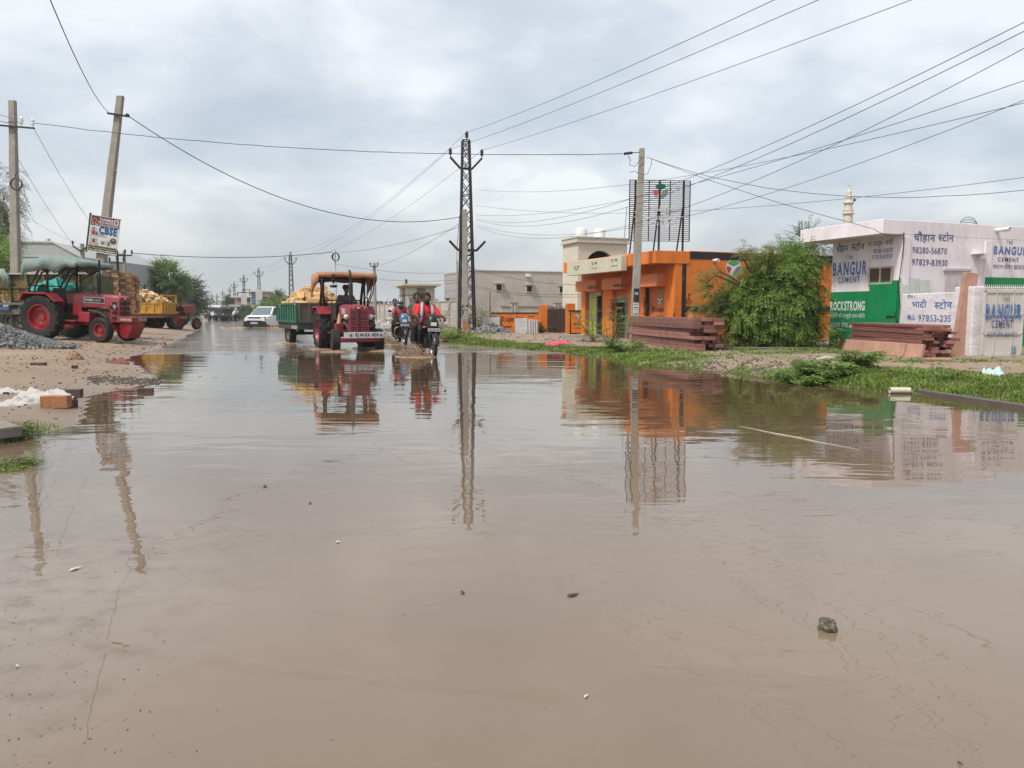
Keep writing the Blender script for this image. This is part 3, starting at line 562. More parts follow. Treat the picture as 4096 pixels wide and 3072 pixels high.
# roof lattice sign
rs = thing('roof_sign', 'black lattice rooftop sign with three coloured leaves and raised grey letters', 'sign', D(2640, 990, 27.5), RD * .25); rs.location.z = T2 + .1
rs.matrix_basis = Matrix.LocRotScale(rs.location, rs.rotation_euler, Vector((1, 1, 1)))
hh = lambda u, v: hit(rs, u, v, 1)
c00 = hh(2516, 963); c10 = hh(2757, 966); c01 = hh(2520, 720); c11 = hh(2766, 719); x0, x1, z0, z1 = c00.x, c11.x - .04, c00.z, c01.z
mb = MB(); nb = 30
for k in range(nb + 1): z = z0 + (z1 - z0) * k / nb; mb.b2((x0, -.012, z - .012), (x1, .012, z + .012))
for k in (0, .32, .67, 1): x = x0 + (x1 - x0) * k; mb.b2((x - .014, -.018, z0 - .012), (x + .014, .018, z1 + .012))
for i, k in enumerate((.10, .50, .90)):
    x = x0 + (x1 - x0) * k; mb.b2((x - .03, .02, 0), (x + .03, .08, z1)); mb.bar((x + .02, .9, 0), (x, .08, z0 + (z1 - z0) * .62), .045)
mb.build('frame', steel_dark, rs)
mb = MB(); M4 = face_y(0, 0, 0, .03); a = hh(2642, 765); b = hh(2671, 735); logo(mb, (a.x, a.z), b.x - a.x, b.z - a.z, M4, disc=False)
mb.build('logo', [LOGO[0], M('sign_green', (.0, .085, .05), .5), M('sign_red', (.50, .07, .04), .5), M('sign_grey', (.17, .19, .20), .5)], rs)
mb = MB(); grey_l = M('letter_grey', (.42, .44, .48), .5)
for s, u0, v0, u1, vt, bo in (('JKsuper', 2543, 842, 2732, 815, .03), ('cement', 2574, 878, 2698, 856, .03), ('BUILD STRONG', 2562, 901, 2706, 887, .02), ('TM', 2720, 800, 2730, 795, .02)): sign_text(mb, rs, 1, s, u0, v0, u1, vt, bo, 0, out=.05)
for u0, u1 in ((2533, 2548), (2712, 2740)): a = hh(u0, 870); b = hh(u1, 867); mb.b2((a.x, -.06, a.z), (b.x, -.03, b.z))
lt = mb.build('lettering', grey_l, rs); sd_ = lt.modifiers.new('depth', 'SOLIDIFY'); sd_.thickness = .03
# ---------------------------------------------------------------- grey hall, arched house, compound wall, gateway
O3 = D(1895, 1250, 58); O3.z = .05
hall = thing('grey_hall', 'plain grey plastered hall with three small dark windows behind the pylon', 'building', O3, RD); TH = D(1895, 1083, 58).z - .05
mb = MB(); mb.b2((0, 0, -.3), (14, 7.6, TH)); mb.build('wall', plaster, hall)
mb = MB(); mb.b2((-.05, -.05, TH), (14.05, 7.65, TH + .07)); mb.build('coping', M('coping_grey', (.40, .37, .34), .8), hall)
mb = MB()
for k in range(6): z = TH * (.98 - k * .155); mb.b2((-.02, .02, z - .02), (-.002, 7.6, z)) if k else None
mb.build('joint_line', M('joint_dark', (.10, .09, .09), .8), hall)
mb = MB(); mb.b2((-.012, .02, 1.75), (-.001, 7.58, TH - .05)); mb.build('cladding_panel', M('lilac_grey', (.33, .30, .31), .7, var=.05), hall)
for u0, v0, u1, v1 in ((1985, 1161, 2006, 1139), (2107, 1167, 2127, 1145), (2238, 1170, 2258, 1148)):
    a = hit(hall, u0, v0, 1); b = hit(hall, u1, v1, 1); mb = MB()
    for lo, hi in (((a.x - .06, a.z - .06), (b.x + .06, a.z)), ((a.x - .06, b.z), (b.x + .06, b.z + .06)), ((a.x - .06, a.z), (a.x, b.z)), ((b.x, a.z), (b.x + .06, b.z))): mb.b2((lo[0], -.05, lo[1]), (hi[0], -.001, hi[1]))
    wf = mb.build('window', M('window_trim', (.48, .46, .43), .7), hall); mb = MB(); mb.b2((a.x, -.02, a.z), (b.x, -.002, b.z)); mb.build('pane', dark, wf); mb = MB(); mb.b2((a.x - .15, -.3, b.z + .09), (b.x + .15, -.001, b.z + .14)); mb.build('sunshade', cream, wf)
mb = MB(); q = hit(hall, 2110, 1102, 1); mb.box((q.x, -.15, q.z), (.3, .26, .2)); mb.build('wall_lamp', white, hall)
# inner plinth wall with capped posts
iw = thing('garden_wall', 'low grey wall with dark moulding running under the hall windows', 'wall', hall.matrix_basis @ Vector((-.1, -6.0, 0)), RD)
mb = MB(); mb.b2((0, 0, -.3), (14, .2, hit(iw, 2150, 1230, 1).z)); mb.build('wall', plaster, iw); zt_ = hit(iw, 2150, 1230, 1).z
mb = MB(); mb.b2((0, -.04, zt_), (14, .24, zt_ + .09)); mb.build('coping', taupe, iw)
for u in (2058, 2232):
    x = hit(iw, u, 1230, 1).x; mb = MB(); mb.b2((x - .24, -.06, -.2), (x + .24, .26, zt_ + .26)); po = mb.build('post', plaster, iw); mb = MB(); mb.b2((x - .27, -.09, zt_ + .26), (x + .27, .29, zt_ + .34)); [mb.b2((x + d - .03, -.075, .5), (x + d + .03, -.061, zt_ + .2)) for d in (-.13, .13)]; mb.build('cap', taupe, po)
O4 = D(2310, 1250, 42); O4.z = .05
ar = thing('arched_house', 'beige house with a dark roof arch and two white water tanks', 'house', O4, RD); TA = D(2310, 962, 42).z - .05; wx = hit(ar, 2509, 974, 1).x
mb = MB(); aL, aR = hit(ar, 2345, 1040, 1).x, hit(ar, 2458, 1040, 1).x; aT = hit(ar, 2410, 1003, 1).z; aB = hit(ar, 2400, 1062, 1).z; ac = (aL + aR) / 2; aw_ = (aR - aL) / 2
arc = [(ac - aw_ * math.cos(math.pi * k / 14), aB + (aT - aB) * math.sin(math.pi * k / 14)) for k in range(15)]
for p0, p1 in zip(arc, arc[1:]): mb.prism([p0, p1, (p1[0], TA - .1), (p0[0], TA - .1)], 0, .25)
mb.b2((0, 0, -.3), (wx, .25, aB)); mb.b2((0, 0, aB), (aL, .25, TA - .1)); mb.b2((aR, 0, aB), (wx, .25, TA - .1)); mb.b2((0, .25, -.3), (.2, 1.9, TA - .1)); mb.b2((wx - .2, .25, -.3), (wx, 1.9, TA - .1)); mb.b2((.2, 1.7, -.3), (wx - .2, 1.9, TA - .1)); mb.build('wall', cream, ar)
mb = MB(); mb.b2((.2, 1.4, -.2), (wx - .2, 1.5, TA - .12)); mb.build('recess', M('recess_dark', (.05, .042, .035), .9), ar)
mb = MB(); mb.b2((-.12, -.12, TA - .1), (wx + .12, 2.02, TA - .02)); mb.b2((-.05, -.05, TA - .02), (wx + .05, 1.95, TA + .16)); mb.b2((-.09, -.09, TA + .16), (wx + .09, 1.99, TA + .22)); mb.build('roof', M('cornice_beige', (.46, .42, .36), .8), ar)
mb = MB(); mb.tube([(wx - .25, -.1, TA + .1), (wx - .12, -.1, TA + 1.9)], .035, 6); mb.build('antenna', chrome, ar)
for u, lab in ((2332, 'white ribbed water tank beside a pipe on the arched house roof'), (2420, 'white ribbed water tank standing alone on the arched house roof')):
    q = ar.matrix_basis.inverted() @ D(u, 950, 43.2); o = thing('water_tank', lab, 'water tank', ar.matrix_basis @ Vector((q.x, 1.2, TA + .22)), RD, 'water tanks on the beige roof'); s_ = .33; hgt = .58
    prof = [(.001, 0), (s_, 0), (s_, .03)]
    for k in range(9): z = .05 + k * .055; prof += [(s_ + (.012 if k % 2 else -.004), z)]
    mb = MB(); mb.lathe((0, 0, 0), prof + [(s_ * .97, hgt - .05), (s_ * .85, hgt), (.12, hgt + .03), (.001, hgt + .03)], 22); mb.build('tank', white, o, auto=35); mb = MB(); mb.lathe((0, 0, hgt + .03), [(.11, 0), (.11, .03), (.001, .035)], 12); mb.build('lid', white, o)
# compound wall
W0 = D(1849, 1300, 57); W1 = D(1502, 1300, 90); wd = W1 - W0
cw = thing('compound_wall', 'grey compound wall with panelled bays and stubby lamps on top', 'wall', (W0.x, W0.y, .05), math.atan2(wd.y, wd.x)); WL = wd.length + 28; HW = D(1849, 1201, 57).z - .05
mb = MB(); mb.b2((0, -.15, -.3), (WL, .1, HW - .08)); mb.build('wall', plaster, cw)
mb = MB(); mb.b2((0, -.2, HW - .08), (WL, .15, HW)); k = 0
nbay = 22
for k in range(nbay): x = WL * k / nbay; mb.b2((x, .101, -.2), (x + .3, .2, HW - .085))
mb.build('pilaster', M('taupe_wall', (.33, .30, .27), .8), cw)
mb = MB()
for k in range(nbay):
    x = WL * k / nbay + .5; b_ = WL / nbay - .75
    for j in range(5): z = .1 + j * (HW - .7) / 5; mb.b2((x, .101, z), (x + b_, .13, z + (HW - .7) / 5 - .06))
mb.build('panel', M('panel_grey', (.42, .385, .35), .8), cw)
for x in (4, 10, 26.5, 29, 31.5, 34, 36.5): mb = MB(); mb.b2((x - .07, -.1, HW), (x + .07, .04, HW + .16)); mb.b2((x - .2, -.22, HW + .16), (x + .2, .16, HW + .22)); mb.build('lamp', steel_dark, cw)
gwp = thing('gateway', 'beige gateway with flat roof on panelled columns over the compound wall', 'gateway', D(1660, 1300, 69.5), math.atan2(wd.y, wd.x)); gwp.location.z = .05; gwp.matrix_basis = Matrix.LocRotScale(gwp.location, gwp.rotation_euler, Vector((1, 1, 1)))
gz = D(1660, 1152, 69.5).z - .05; s_ = 69.5 / FPX
mb = MB()
for xx, yy, d_ in ((1.2, .6, .0), (-1.2, .6, .1), (1.2, -1.0, 0), (-1.2, -1.0, 0)): mb.b2((xx - .5, yy - .4, -.2), (xx + .5, yy + .4, gz))
mb.build('column', cream, gwp)
mb = MB(); mb.b2((-1.9, -1.55, gz), (1.9, 1.15, gz + .14)); mb.b2((-2.3, -1.9, gz + .14), (2.3, 1.6, gz + .3)); mb.build('roof', M('gateway_cream', (.50, .46, .36), .8), gwp)
mb = MB()
for xx in (1.2, -1.2): mb.b2((xx - .53, .17, gz - .75), (xx + .53, 1.03, gz - .6)); mb.b2((xx - .3, 1.001, .2), (xx + .3, 1.02, gz - .9)); mb.b2((xx - .501 - .02, .3, .2), (xx - .5, .9, gz - .9))
mb.build('column_panel', M('stone_grey_panel', (.24, .24, .24), .6), gwp)
mb = MB(); mb.box((-2.0, 1.2, gz + .5), (.35, .12, .35)); mb.build('floodlight', steel_dark, gwp)
# ---------------------------------------------------------------- orange yard walls and iron gate
yw = thing('orange_wall', 'orange advertising wall behind marble sheets with a black top edge', 'wall', D(2155, 1330, 36), R(3)); yw.location.z = .06; yw.matrix_basis = Matrix.LocRotScale(yw.location, yw.rotation_euler, Vector((1, 1, 1)))
a = hit(yw, 1965, 1330, 1); b = hit(yw, 2156, 1254, 1); mb = MB(); mb.b2((a.x, 0, -.3), (b.x, .15, b.z)); mb.build('wall', orange_paint, yw); mb = MB(); mb.b2((a.x, -.02, b.z), (b.x, .17, b.z + .05)); mb.build('coping', black_paint, yw)
mb = MB(); sign_text(mb, yw, 1, 'JKsuper', 2003, 1286, 2060, 1263, .02); sign_text(mb, yw, 1, 'cement', 2012, 1311, 2046, 1299, .02); sign_text(mb, yw, 1, 'BUILD', 2072, 1275, 2092, 1268, .02); sign_text(mb, yw, 1, 'JKcement', 2112, 1268, 2138, 1261, .02); a = hit(yw, 2066, 1290, 1); b = hit(yw, 2067, 1260, 1); mb.b2((a.x, -.014, a.z), (a.x + .03, -.008, b.z)); mb.build('lettering', black_paint, yw)
mb = MB(); a = hit(yw, 1983, 1276, 1); logo(mb, (0, 0), .14, .2, face_y(a.x, a.z, 0, .008)); mb.build('logo', LOGO, yw)
def pillar(u0, u1, vt, Y, lab, dx=.3):
    q = D((u0 + u1) / 2, 1300, Y); o = thing('gate_pillar', lab, 'gate pillar', (q.x, q.y, .08), RD * .6, 'orange gate pillars'); wd_ = (u1 - u0) / FPX * Y * .62; zt = D(u0, vt, Y).z - .08
    mb = MB(); mb.b2((-wd_ * .75, -wd_ / 2, -.3), (wd_ * .75, wd_ / 2, zt)); mb.build('post', orange_paint, o, bevel=.01)
    mb = MB()
    for k in range(9): text(mb, 'खगदटमवकसन'[k], face_x(wd_ * .3, zt * (.86 - .095 * k), -wd_ * .75, .008), w=wd_ * .45, h=.16)
    mb.build('lettering', M('faded_maroon', (.12, .03, .02), .7), o)
pillar(2155, 2192, 1220, 35.4, 'square orange gate pillar at the marble sheet end of the iron gate'); pillar(2262, 2299, 1214, 33.4, 'square orange gate pillar between the iron gate and badge panel')
ga, gb = D(2192, 1300, 35.2), D(2262, 1300, 33.8); gd = gb - ga
ig = thing('iron_gate', 'rusty brown iron sheet gate with spear points between orange pillars', 'gate', (ga.x, ga.y, .08), math.atan2(gd.y, gd.x)); wl = gd.length; zt = hit(ig, 2230, 1236, 1).z
rust = M('rust_brown', (.045, .024, .02), .7, var=.3, dirt=(.09, .04, .025), damt=.5, dscale=5)
mb = MB(); mb.b2((0, 0, .05), (wl, .03, zt))
for k in range(8): x = wl * k / 7; mb.b2((x - .02, -.025, .05), (x + .02, -.001, zt))
mb.b2((0, -.02, zt * .6), (wl, -.001, zt * .64)); mb.build('panel', rust, ig); mb = MB()
for k in range(15): mb.box((wl * (k + .5) / 15, .015, zt + .07), (.03, .02, .14), taper=.1)
mb.build('spear_row', rust, ig)
bp_ = thing('badge_panel', 'orange panel wall with leaf badge and black border beside the depot door', 'wall', D(2312, 1300, 32.6), RD * .3); bp_.location.z = .1; bp_.matrix_basis = Matrix.LocRotScale(bp_.location, bp_.rotation_euler, Vector((1, 1, 1)))
a = hit(bp_, 2278, 1348, 1); b = hit(bp_, 2345, 1240, 1); c = hit(bp_, 2346, 1248, 1); mb = MB(); mb.b2((a.x, 0, -.2), (c.x, .15, c.z)); mb.build('wall', orange_paint, bp_)
mb = MB(); mb.b2((a.x - .02, -.02, c.z), (c.x, .17, c.z + .08)); mb.b2((a.x, -.012, -.1), (c.x, -.001, .12)); mb.b2((a.x, -.02, .12), (a.x + .05, .0, c.z)); mb.build('coping', black_paint, bp_)
mb = MB(); a = hit(bp_, 2313, 1264, 1); logo(mb, (0, 0), .085, .17, face_y(a.x, a.z, 0, .008)); mb.build('logo', LOGO, bp_); mb = MB(); sign_text(mb, bp_, 1, 'JKsuper', 2294, 1300, 2334, 1290, .02); sign_text(mb, bp_, 1, '— cement —', 2292, 1315, 2332, 1308, .02); mb.build('lettering', black_paint, bp_)
# ---------------------------------------------------------------- far houses
hz_ = thing('hillside_house', 'distant beige flat-roofed house with a tall blue glass stair window', 'house', D(1000, 1245, 170)); hz_.location.z = 0; hz_.matrix_basis = Matrix.Translation(hz_.location)
H = lambda u, v: hit(hz_, u, v, 1)
def hb(mb, u0, v0, u1, v1, y0, y1, mat=0): a, b = H(u0, v0), H(u1, v1); mb.b2((a.x, y0, a.z if v0 < 1245 else -.2), (b.x, y1, b.z), mat)
mb = MB(); hb(mb, 940, 1250, 1012, 1190, 0, 8); hb(mb, 1010, 1250, 1040, 1168, -1, 8); hb(mb, 1040, 1250, 1074, 1184, .3, 8); mb.build('wall', M('peach_wall', (.46, .36, .28), .85), hz_)
mb = MB(); hb(mb, 930, 1190, 1014, 1183, -1.2, 8); hb(mb, 1004, 1168, 1055, 1164, -1.6, 8); hb(mb, 1036, 1186, 1076, 1183, -.2, 8); mb.build('roof', M('roof_cream', (.50, .44, .38), .8), hz_)
mb = MB(); hb(mb, 1013, 1218, 1030, 1169, -1.06, -1.0); wb = mb.build('window', M('blue_glass', (.03, .08, .2), .15, spec=.6), hz_)
mb = MB()
for v in (1178, 1188, 1198, 1208): hb(mb, 1012, v + .7, 1031, v, -1.1, -1.061)
mb.build('mullion', white, wb)
for u0, v0, u1, v1 in ((953, 1206, 963, 1198), (985, 1208, 1000, 1196), (1052, 1206, 1068, 1190)): mb = MB(); hb(mb, u0, v0, u1, v1, -.05, .3); mb.build('window', glass_dark, hz_)
mb = MB()
for u in (952, 972, 985, 1000): hb(mb, u, 1184, u + 2, 1170, -.5, -.3)
hb(mb, 950, 1172, 1002, 1169, -.5, -.3); hb(mb, 960, 1158, 987, 1156, 2, 2.2); hb(mb, 960, 1172, 962, 1156, 2, 2.2); hb(mb, 985, 1172, 987, 1156, 2, 2.2); mb.build('roof_railing', steel_dark, hz_)
gs = thing('grey_shed', 'large pale grey shed with a sloping roof end behind the parked tractor', 'building', D(200, 1245, 62)); gs.location.z = .2; gs.matrix_basis = Matrix.Translation(gs.location)
H = lambda u, v: hit(gs, u, v, 1)
mb = MB(); pts = [(-60, 1250), (-60, 968), (212, 970), (322, 1028), (345, 1250)]; poly = [(H(u, v).x, H(u, v).z if v < 1240 else -.3) for u, v in pts]; mb.prism(poly, 0, 14); mb.build('wall', M('shed_grey', (.33, .34, .34), .8, var=.05), gs)
mb = MB(); pr = [(H(u, v).x, H(u, v).z) for u, v in ((-60, 966), (213, 968), (324, 1027))]
for p0, p1 in zip(pr, pr[1:]): mb.bar((p0[0], -.05, p0[1]), (p1[0], -.05, p1[1]), .1, .12)
a = H(80, 1024); mb.b2((a.x, -.06, a.z - .06), (H(210, 1024).x, -.002, a.z)); mb.build('roof_edge', M('edge_grey', (.42, .43, .43), .7), gs)
mb = MB()
for u in (158, 166, 170): a = H(u, 968); mb.bar((a.x, 1, a.z), (a.x, 1, a.z + .36), .04)
mb.build('rebar', steel_dark, gs)
for k, (u0, u1, vt, Y, lab) in enumerate(((1250, 1292, 1205, 118, 'low white flat-roofed house just visible beyond the tractor canopy'), (868, 884, 1205, 330, 'tiny pale tower block far down the flooded road'), (905, 916, 1222, 300, 'tiny pink house among the trees far down the road'), (1424, 1500, 1206, 112, 'pale boxy house behind the roadside pole and compound wall'))):
    a = D(u0, vt, Y); b = D(u1, vt, Y); o = thing('distant_house', lab, 'house', (a.x, a.y, 0)); wd_ = b.x - a.x
    mb = MB(); mb.b2((0, 0, -.2), (wd_, 6, a.z)); mb.build('wall', cream, o); mb = MB(); mb.b2((-.2, -.2, a.z), (wd_ + .2, 6.2, a.z + .15)); mb.build('roof', cream, o); mb = MB(); mb.b2((wd_ * .3, -.03, a.z * .5), (wd_ * .55, -.001, a.z * .78)); mb.build('window', glass_dark, o)
# ---------------------------------------------------------------- poles and pylons
def conc_pole(name, label, base, top, w0, w1, w2=None, group=None):
    o = thing(name, label, 'utility pole', base, 0, group); d = Vector(top) - Vector(base); mb = MB(); n = 7; vs = []
    for i in range(n + 1):
        t = i / n; c = d * t - Vector((0, 0, .4 * (1 - t))); a = (w0 + (w1 - w0) * t) / 2; b = a * .8
        j = .006 * math.sin(i * 2.3)
        vs += [c + Vector(p) for p in ((-a + j, -b, 0), (a + j, -b, 0), (a, b, 0), (-a, b, 0))]
    mb.add(vs, [(i * 4 + k, i * 4 + (k + 1) % 4, i * 4 + 4 + (k + 1) % 4, i * 4 + 4 + k) for i in range(n) for k in range(4)] + [(n * 4, n * 4 + 1, n * 4 + 2, n * 4 + 3)])
    mb.build('pole', conc, o, bevel=.02); return o
def insulator(mb, p, s=1.0, up=True):
    z = Vector((0, 0, 1)); p = Vector(p)
    mb.tube([p, p + z * .10 * s], .02 * s, 6); mb.lathe(p + z * .1 * s, [(.02 * s, 0)] + [(r_ * s, h * s) for k in range(4) for r_, h in ((.075, .02 + .055 * k), (.045, .05 + .055 * k))] + [(.03 * s, .25 * s), (.001, .26 * s)], 8)
def pylon(label, base, H, detail=True, arm_up=True, group='steel lattice pylons along the road', rz=RD):
    o = thing('lattice_pylon', label, 'pylon', base, rz, group); b, t = .042 * H, .0175 * H; mb = MB(); n = 13 if detail else 9
    lw = .06 if detail else .09; W = lambda z: b + (t - b) * (z / H)
    for sx, sy in ((-1, -1), (1, -1), (1, 1), (-1, 1)): mb.bar((sx * b, sy * b, -.3), (sx * t, sy * t, H), lw)
    zz = [0]; s = 1.0
    for i in range(n): zz.append(zz[-1] + s); s *= .93
    zz = [z / zz[-1] * H for z in zz]; bw = lw * .62
    for i in range(n):
        a, c = W(zz[i]), W(zz[i + 1])
        for k in range(4):
            P = lambda w_, e: ((-w_, -w_), (w_, -w_), (w_, w_), (-w_, w_))[(k + e) % 4]
            mb.bar((*P(a, 0), zz[i]), (*P(c, 1), zz[i + 1]), bw * .5, bw); mb.bar((*P(a, 1), zz[i]), (*P(c, 0), zz[i + 1]), bw * .5, bw)
            if i % 4 == 3 or i == n - 1: mb.bar((*P(c, 0), zz[i + 1]), (*P(c, 1), zz[i + 1]), bw)
    mb.build('lattice_tower', steel_dark, o)
    za = H * .855; ax = .082 * H; mb = MB(); w_ = .09 if detail else .12
    for s in (-1, 1):
        if arm_up: mb.bar((0, -.1, za), (s * .03 * H, -.1, za), w_); mb.bar((s * .03 * H, -.1, za), (s * ax, -.1, za + .055 * H), w_)
        else: mb.bar((0, -.1, za), (s * ax, -.1, za), w_)
    mb.build('cross_arm', steel_dark, o)
    tips = []
    for p in ((-ax, -.1, za + (.055 * H if arm_up else 0)), (ax, -.1, za + (.055 * H if arm_up else 0)), (t * .3, 0, H)):
        mb = MB(); insulator(mb, p, 1.15 if detail else 1.5); mb.build('insulator', MATS['dark_steel'], o, smooth=False); tips.append(Vector(p) + Vector((0, 0, .36)))
    o['tips'] = 0; del o['tips']
    return o, [o.matrix_basis @ q for q in tips]
PT = []
B0 = G(1866, 1337, .08); H0 = D(1866, 556, B0.y).z - .08
big, tips = pylon('tallest black steel lattice pylon standing behind a concrete post on the verge', B0 + Vector((0, .3, 0)), H0, group=None, rz=RD * .5); PT.append(tips)
mb = MB(); za = H0 * .435
for s in (-1, 1): mb.bar((0, -.36, za), (s * .42, -.36, za), .10); mb.bar((s * .42, -.36, za), (s * .82, -.36, za + .42), .10)
mb.build('cross_arm', steel_dark, big)
cp = thing('concrete_post', 'square concrete post with black painted panel in front of the tallest pylon', 'utility pole', B0 + Vector((-.02, -.55, 0)))
zt = D(1866, 838, cp.location.y).z - .08; mb = MB(); mb.prism([(-.14, -.3), (.14, -.3), (.10, zt), (-.10, zt)], -.13, .13); mb.build('pole', conc, cp, bevel=.015)
zq = lambda v: D(1866, v, cp.location.y - .14).z - .08
mb = MB(); mb.b2((-.128, -.136, zq(1257)), (.128, -.132, zq(1216)), 0); text(mb, 'TST', face_y(-.08, zq(1229), -.137), w=.16, h=.2, bold=.01, mat=1); text(mb, '6/04', face_y(-.11, zq(1240), -.137), w=.22, h=.2, bold=.01, mat=1)
for k in range(2): mb.b2((-.08 + .03, -.1375, zq(1249 + k * 8)), (.12, -.1365, zq(1243 + k * 8)), 1); mb.b2((-.03, -.139, zq(1247.5 + k * 8)), (.1, -.138, zq(1244.5 + k * 8)), 0)
mb.build('painted_panel', [black_paint, letter_white], cp)
mb = MB(); pts = []
for k in range(14): a = k / 14 * 2 * math.pi; rr = 1 + .12 * math.sin(3 * a + 1); pts.append((.115 * rr * math.cos(a), zq(1303) + .32 * rr * math.sin(a)))
mb.add([(x, -.1345, z) for x, z in pts], [tuple(range(14))]); mb.build('red_stain', M('faded_red', (.36, .14, .08), .85, var=.3), cp)
rows = [(1161, 1003, 97, 1, 'first black lattice pylon beyond the moving tractor'), (1034, 1067, 133, 1, 'lattice pylon rising behind the white car beside the beige house'), (974, 1098, 161, 1, 'lattice pylon standing before the beige house terrace'), (936, 1126, 199, 1, 'lattice pylon at the edge of the dark round tree'), (918, 1147, 242, 1, 'thin lattice pylon over the dark round tree'), (890, 1159, 275, 1, 'double-armed lattice pylon above the far white truck'), (867, 1171, 320, 0, 'lattice pylon with flat arms and a dark box near its head'), (850, 1176, 343, 0, 'short flat-armed lattice pylon above the far trucks'), (807, 1185, 382, 1, 'palest lattice pylon behind the minibus and bare tree')]
for i, (u, v, Y, au, lab) in enumerate(rows):
    q = D(u, v, Y); o, tips = pylon(lab, (q.x, q.y, 0), q.z - .5, detail=i < 2, arm_up=au); PT.append(tips)
    if i in (1, 2):
        mb = MB(); mb.b2((-.65, -.75, q.z * (.24 if i == 1 else .2)), (.45, -.62, q.z * .56)); mb.build('back_board', M('board_white', (.52, .52, .50), .6), o)
def wire(label, pts, r=.012, m=None, sag=0.0, n=26, wob=0.0, name='power_wire', group=None):
    """a hanging cable through real points; sag metres at the middle of each span"""
    P = []; pts = [Vector(p) for p in pts]
    for a, b in zip(pts, pts[1:]):
        for k in range(n):
            t = k / n; q = a.lerp(b, t); q.z -= 4 * sag * t * (1 - t); q.z += wob * noise.noise(q * 1.5); P.append(q)
    P.append(pts[-1]); mb = MB(); mb.tube(P, r * .62, 5, caps=False); o = mb.build(name, m or wire_m, smooth=True); return tag(o, label, 'wire', group)
away = Vector((-math.sin(RD), math.cos(RD), 0))
names3 = ('left outer', 'right outer', 'top')
for k, (p, lab) in enumerate(zip(PT[0], ('high wire from the lower-left insulator of the tallest pylon running overhead', 'high wire from the right arm insulator of the tallest pylon running overhead', 'topmost wire from the peak insulator of the tallest pylon running overhead'))):
    u = (3130, 3480, 2963)[k]; e_ = D(u, -10, 15.5); q = p + (e_ - p) * 1.7; wire(lab, [p, q], .011, sag=.35)
for i in range(0, 5):
    for k in range(3):
        a, b = PT[i][k], PT[i + 1][k]; wire('bare high wire strung between roadside pylons above the flooded road', [a, b], .011 if i == 0 else .02, sag=(1.3 if i == 0 else .5), m=wire_m if i == 0 else wire_g, group='high wires between the far pylons')
# left-hand concrete poles
Pb = D(66, 1320, 27.0); Pb.z = .3; Pt = D(50, 402, 27.0)
lp = conc_pole('concrete_pole', 'upright concrete pole with a black cable coil at the edge of the yard', Pb, Pt, .31, .21)
Lq = lambda u, v, dy=-.15: D(u, v, 27.0 + dy) - Pb
mb = MB(); mb.bar(Lq(-40, 498), Lq(138, 513), .07, .05); mb.build('cross_arm', steel_dark, lp)
mb = MB(); insulator(mb, Lq(87, 505), .9); mb.build('insulator', white, lp); mb = MB(); insulator(mb, Lq(132, 511), .9); mb.build('insulator', white, lp)
mb = MB(); c = Lq(64, 735, -.2)
for k in range(7): mb.tube([(c.x + (.185 + .012 * (k % 3)) * math.cos(a / 16 * 2 * math.pi) + .01 * k, c.y - .012 * k, c.z + (.19 + .01 * (k % 2)) * math.sin(a / 16 * 2 * math.pi) - .005 * k) for a in range(16)], .013, 5, closed=True)
mb.tube([Lq(60, 712, -.2), Lq(62, 695, -.2), Lq(70, 690, -.2)], .012, 5); mb.build('cable_coil', wire_m, lp)
mb = MB(); mb.tube([Lq(86, 730), Lq(97, 752), Lq(100, 780), Lq(92, 802), Lq(74, 806)], .008, 5); mb.build('loose_cable', wire_g, lp)
mb = MB(); mb.tube([Lq(-20, 452), Lq(20, 465), Lq(52, 474), Lq(46, 488), Lq(30, 490), Lq(10, 488)], .009, 5); mb.tube([Lq(-20, 480), Lq(30, 491), Lq(70, 487), Lq(84, 497)], .009, 5); mb.tube([Lq(40, 535), Lq(60, 526), Lq(70, 515), Lq(66, 505)], .009, 5); mb.build('jumper_cable', wire_m, lp)
Qb = D(363, 1330, 28.0); Qb.z = .25; Qt = D(482, 384, 28.0)
ql = conc_pole('leaning_pole', 'concrete pole leaning over with a school poster fixed halfway up', Qb, Qt, .37, .22)
Q = lambda u, v, dy=-.16: D(u, v, 28.0 + dy) - Qb
mb = MB(); mb.bar(Q(430, 453), Q(517, 466), .08, .06); mb.bar(Q(508, 464), Q(512, 455), .1, .08); mb.build('cross_arm', steel_dark, ql)
mb = MB(); mb.lathe(Q(462, 684, -.1), [(.04, -.02), (.06, 0), (.04, .02)], 10, 'y'); mb.build('hook', chrome, ql)
sgn = thing('school_poster', 'tilted school poster with maroon heading and big blue letters on the leaning pole', 'poster', Qb + Q(415, 940, -.22), 0)
sgn.rotation_euler = (0, R(9.5), 0); sgn.matrix_basis = Matrix.LocRotScale(sgn.location, sgn.rotation_euler, Vector((1, 1, 1)))
PW, PH = 1.06, 1.30; ct = lambda x, y: ((x - .5) * PW, (y - .5) * PH)     # poster coordinates 0..1
mb = MB(); mb.b2((-PW / 2, 0, -PH / 2), (PW / 2, .02, PH / 2)); mb.build('board', M('poster_white', (.52, .52, .50), .5, var=.05), sgn)
mb = MB(); mb.b2((-PW / 2 - .05, -.01, -PH / 2 - .04), (-PW / 2, .04, PH / 2 + .05)); mb.b2((-PW / 2, .021, PH / 2 - .05), (PW / 2, .06, PH / 2)); mb.b2((-PW / 2, .021, -PH / 2), (PW / 2, .06, -PH / 2 + .05)); mb.build('frame', steel_dark, sgn)
def pq(mb, x0, y0, x1, y1, mat, out=.003):
    a, b = ct(x0, y0), ct(x1, y1); mb.add([(a[0], -out, a[1]), (b[0], -out, a[1]), (b[0], -out, b[1]), (a[0], -out, b[1])], [(0, 1, 2, 3)], mat)
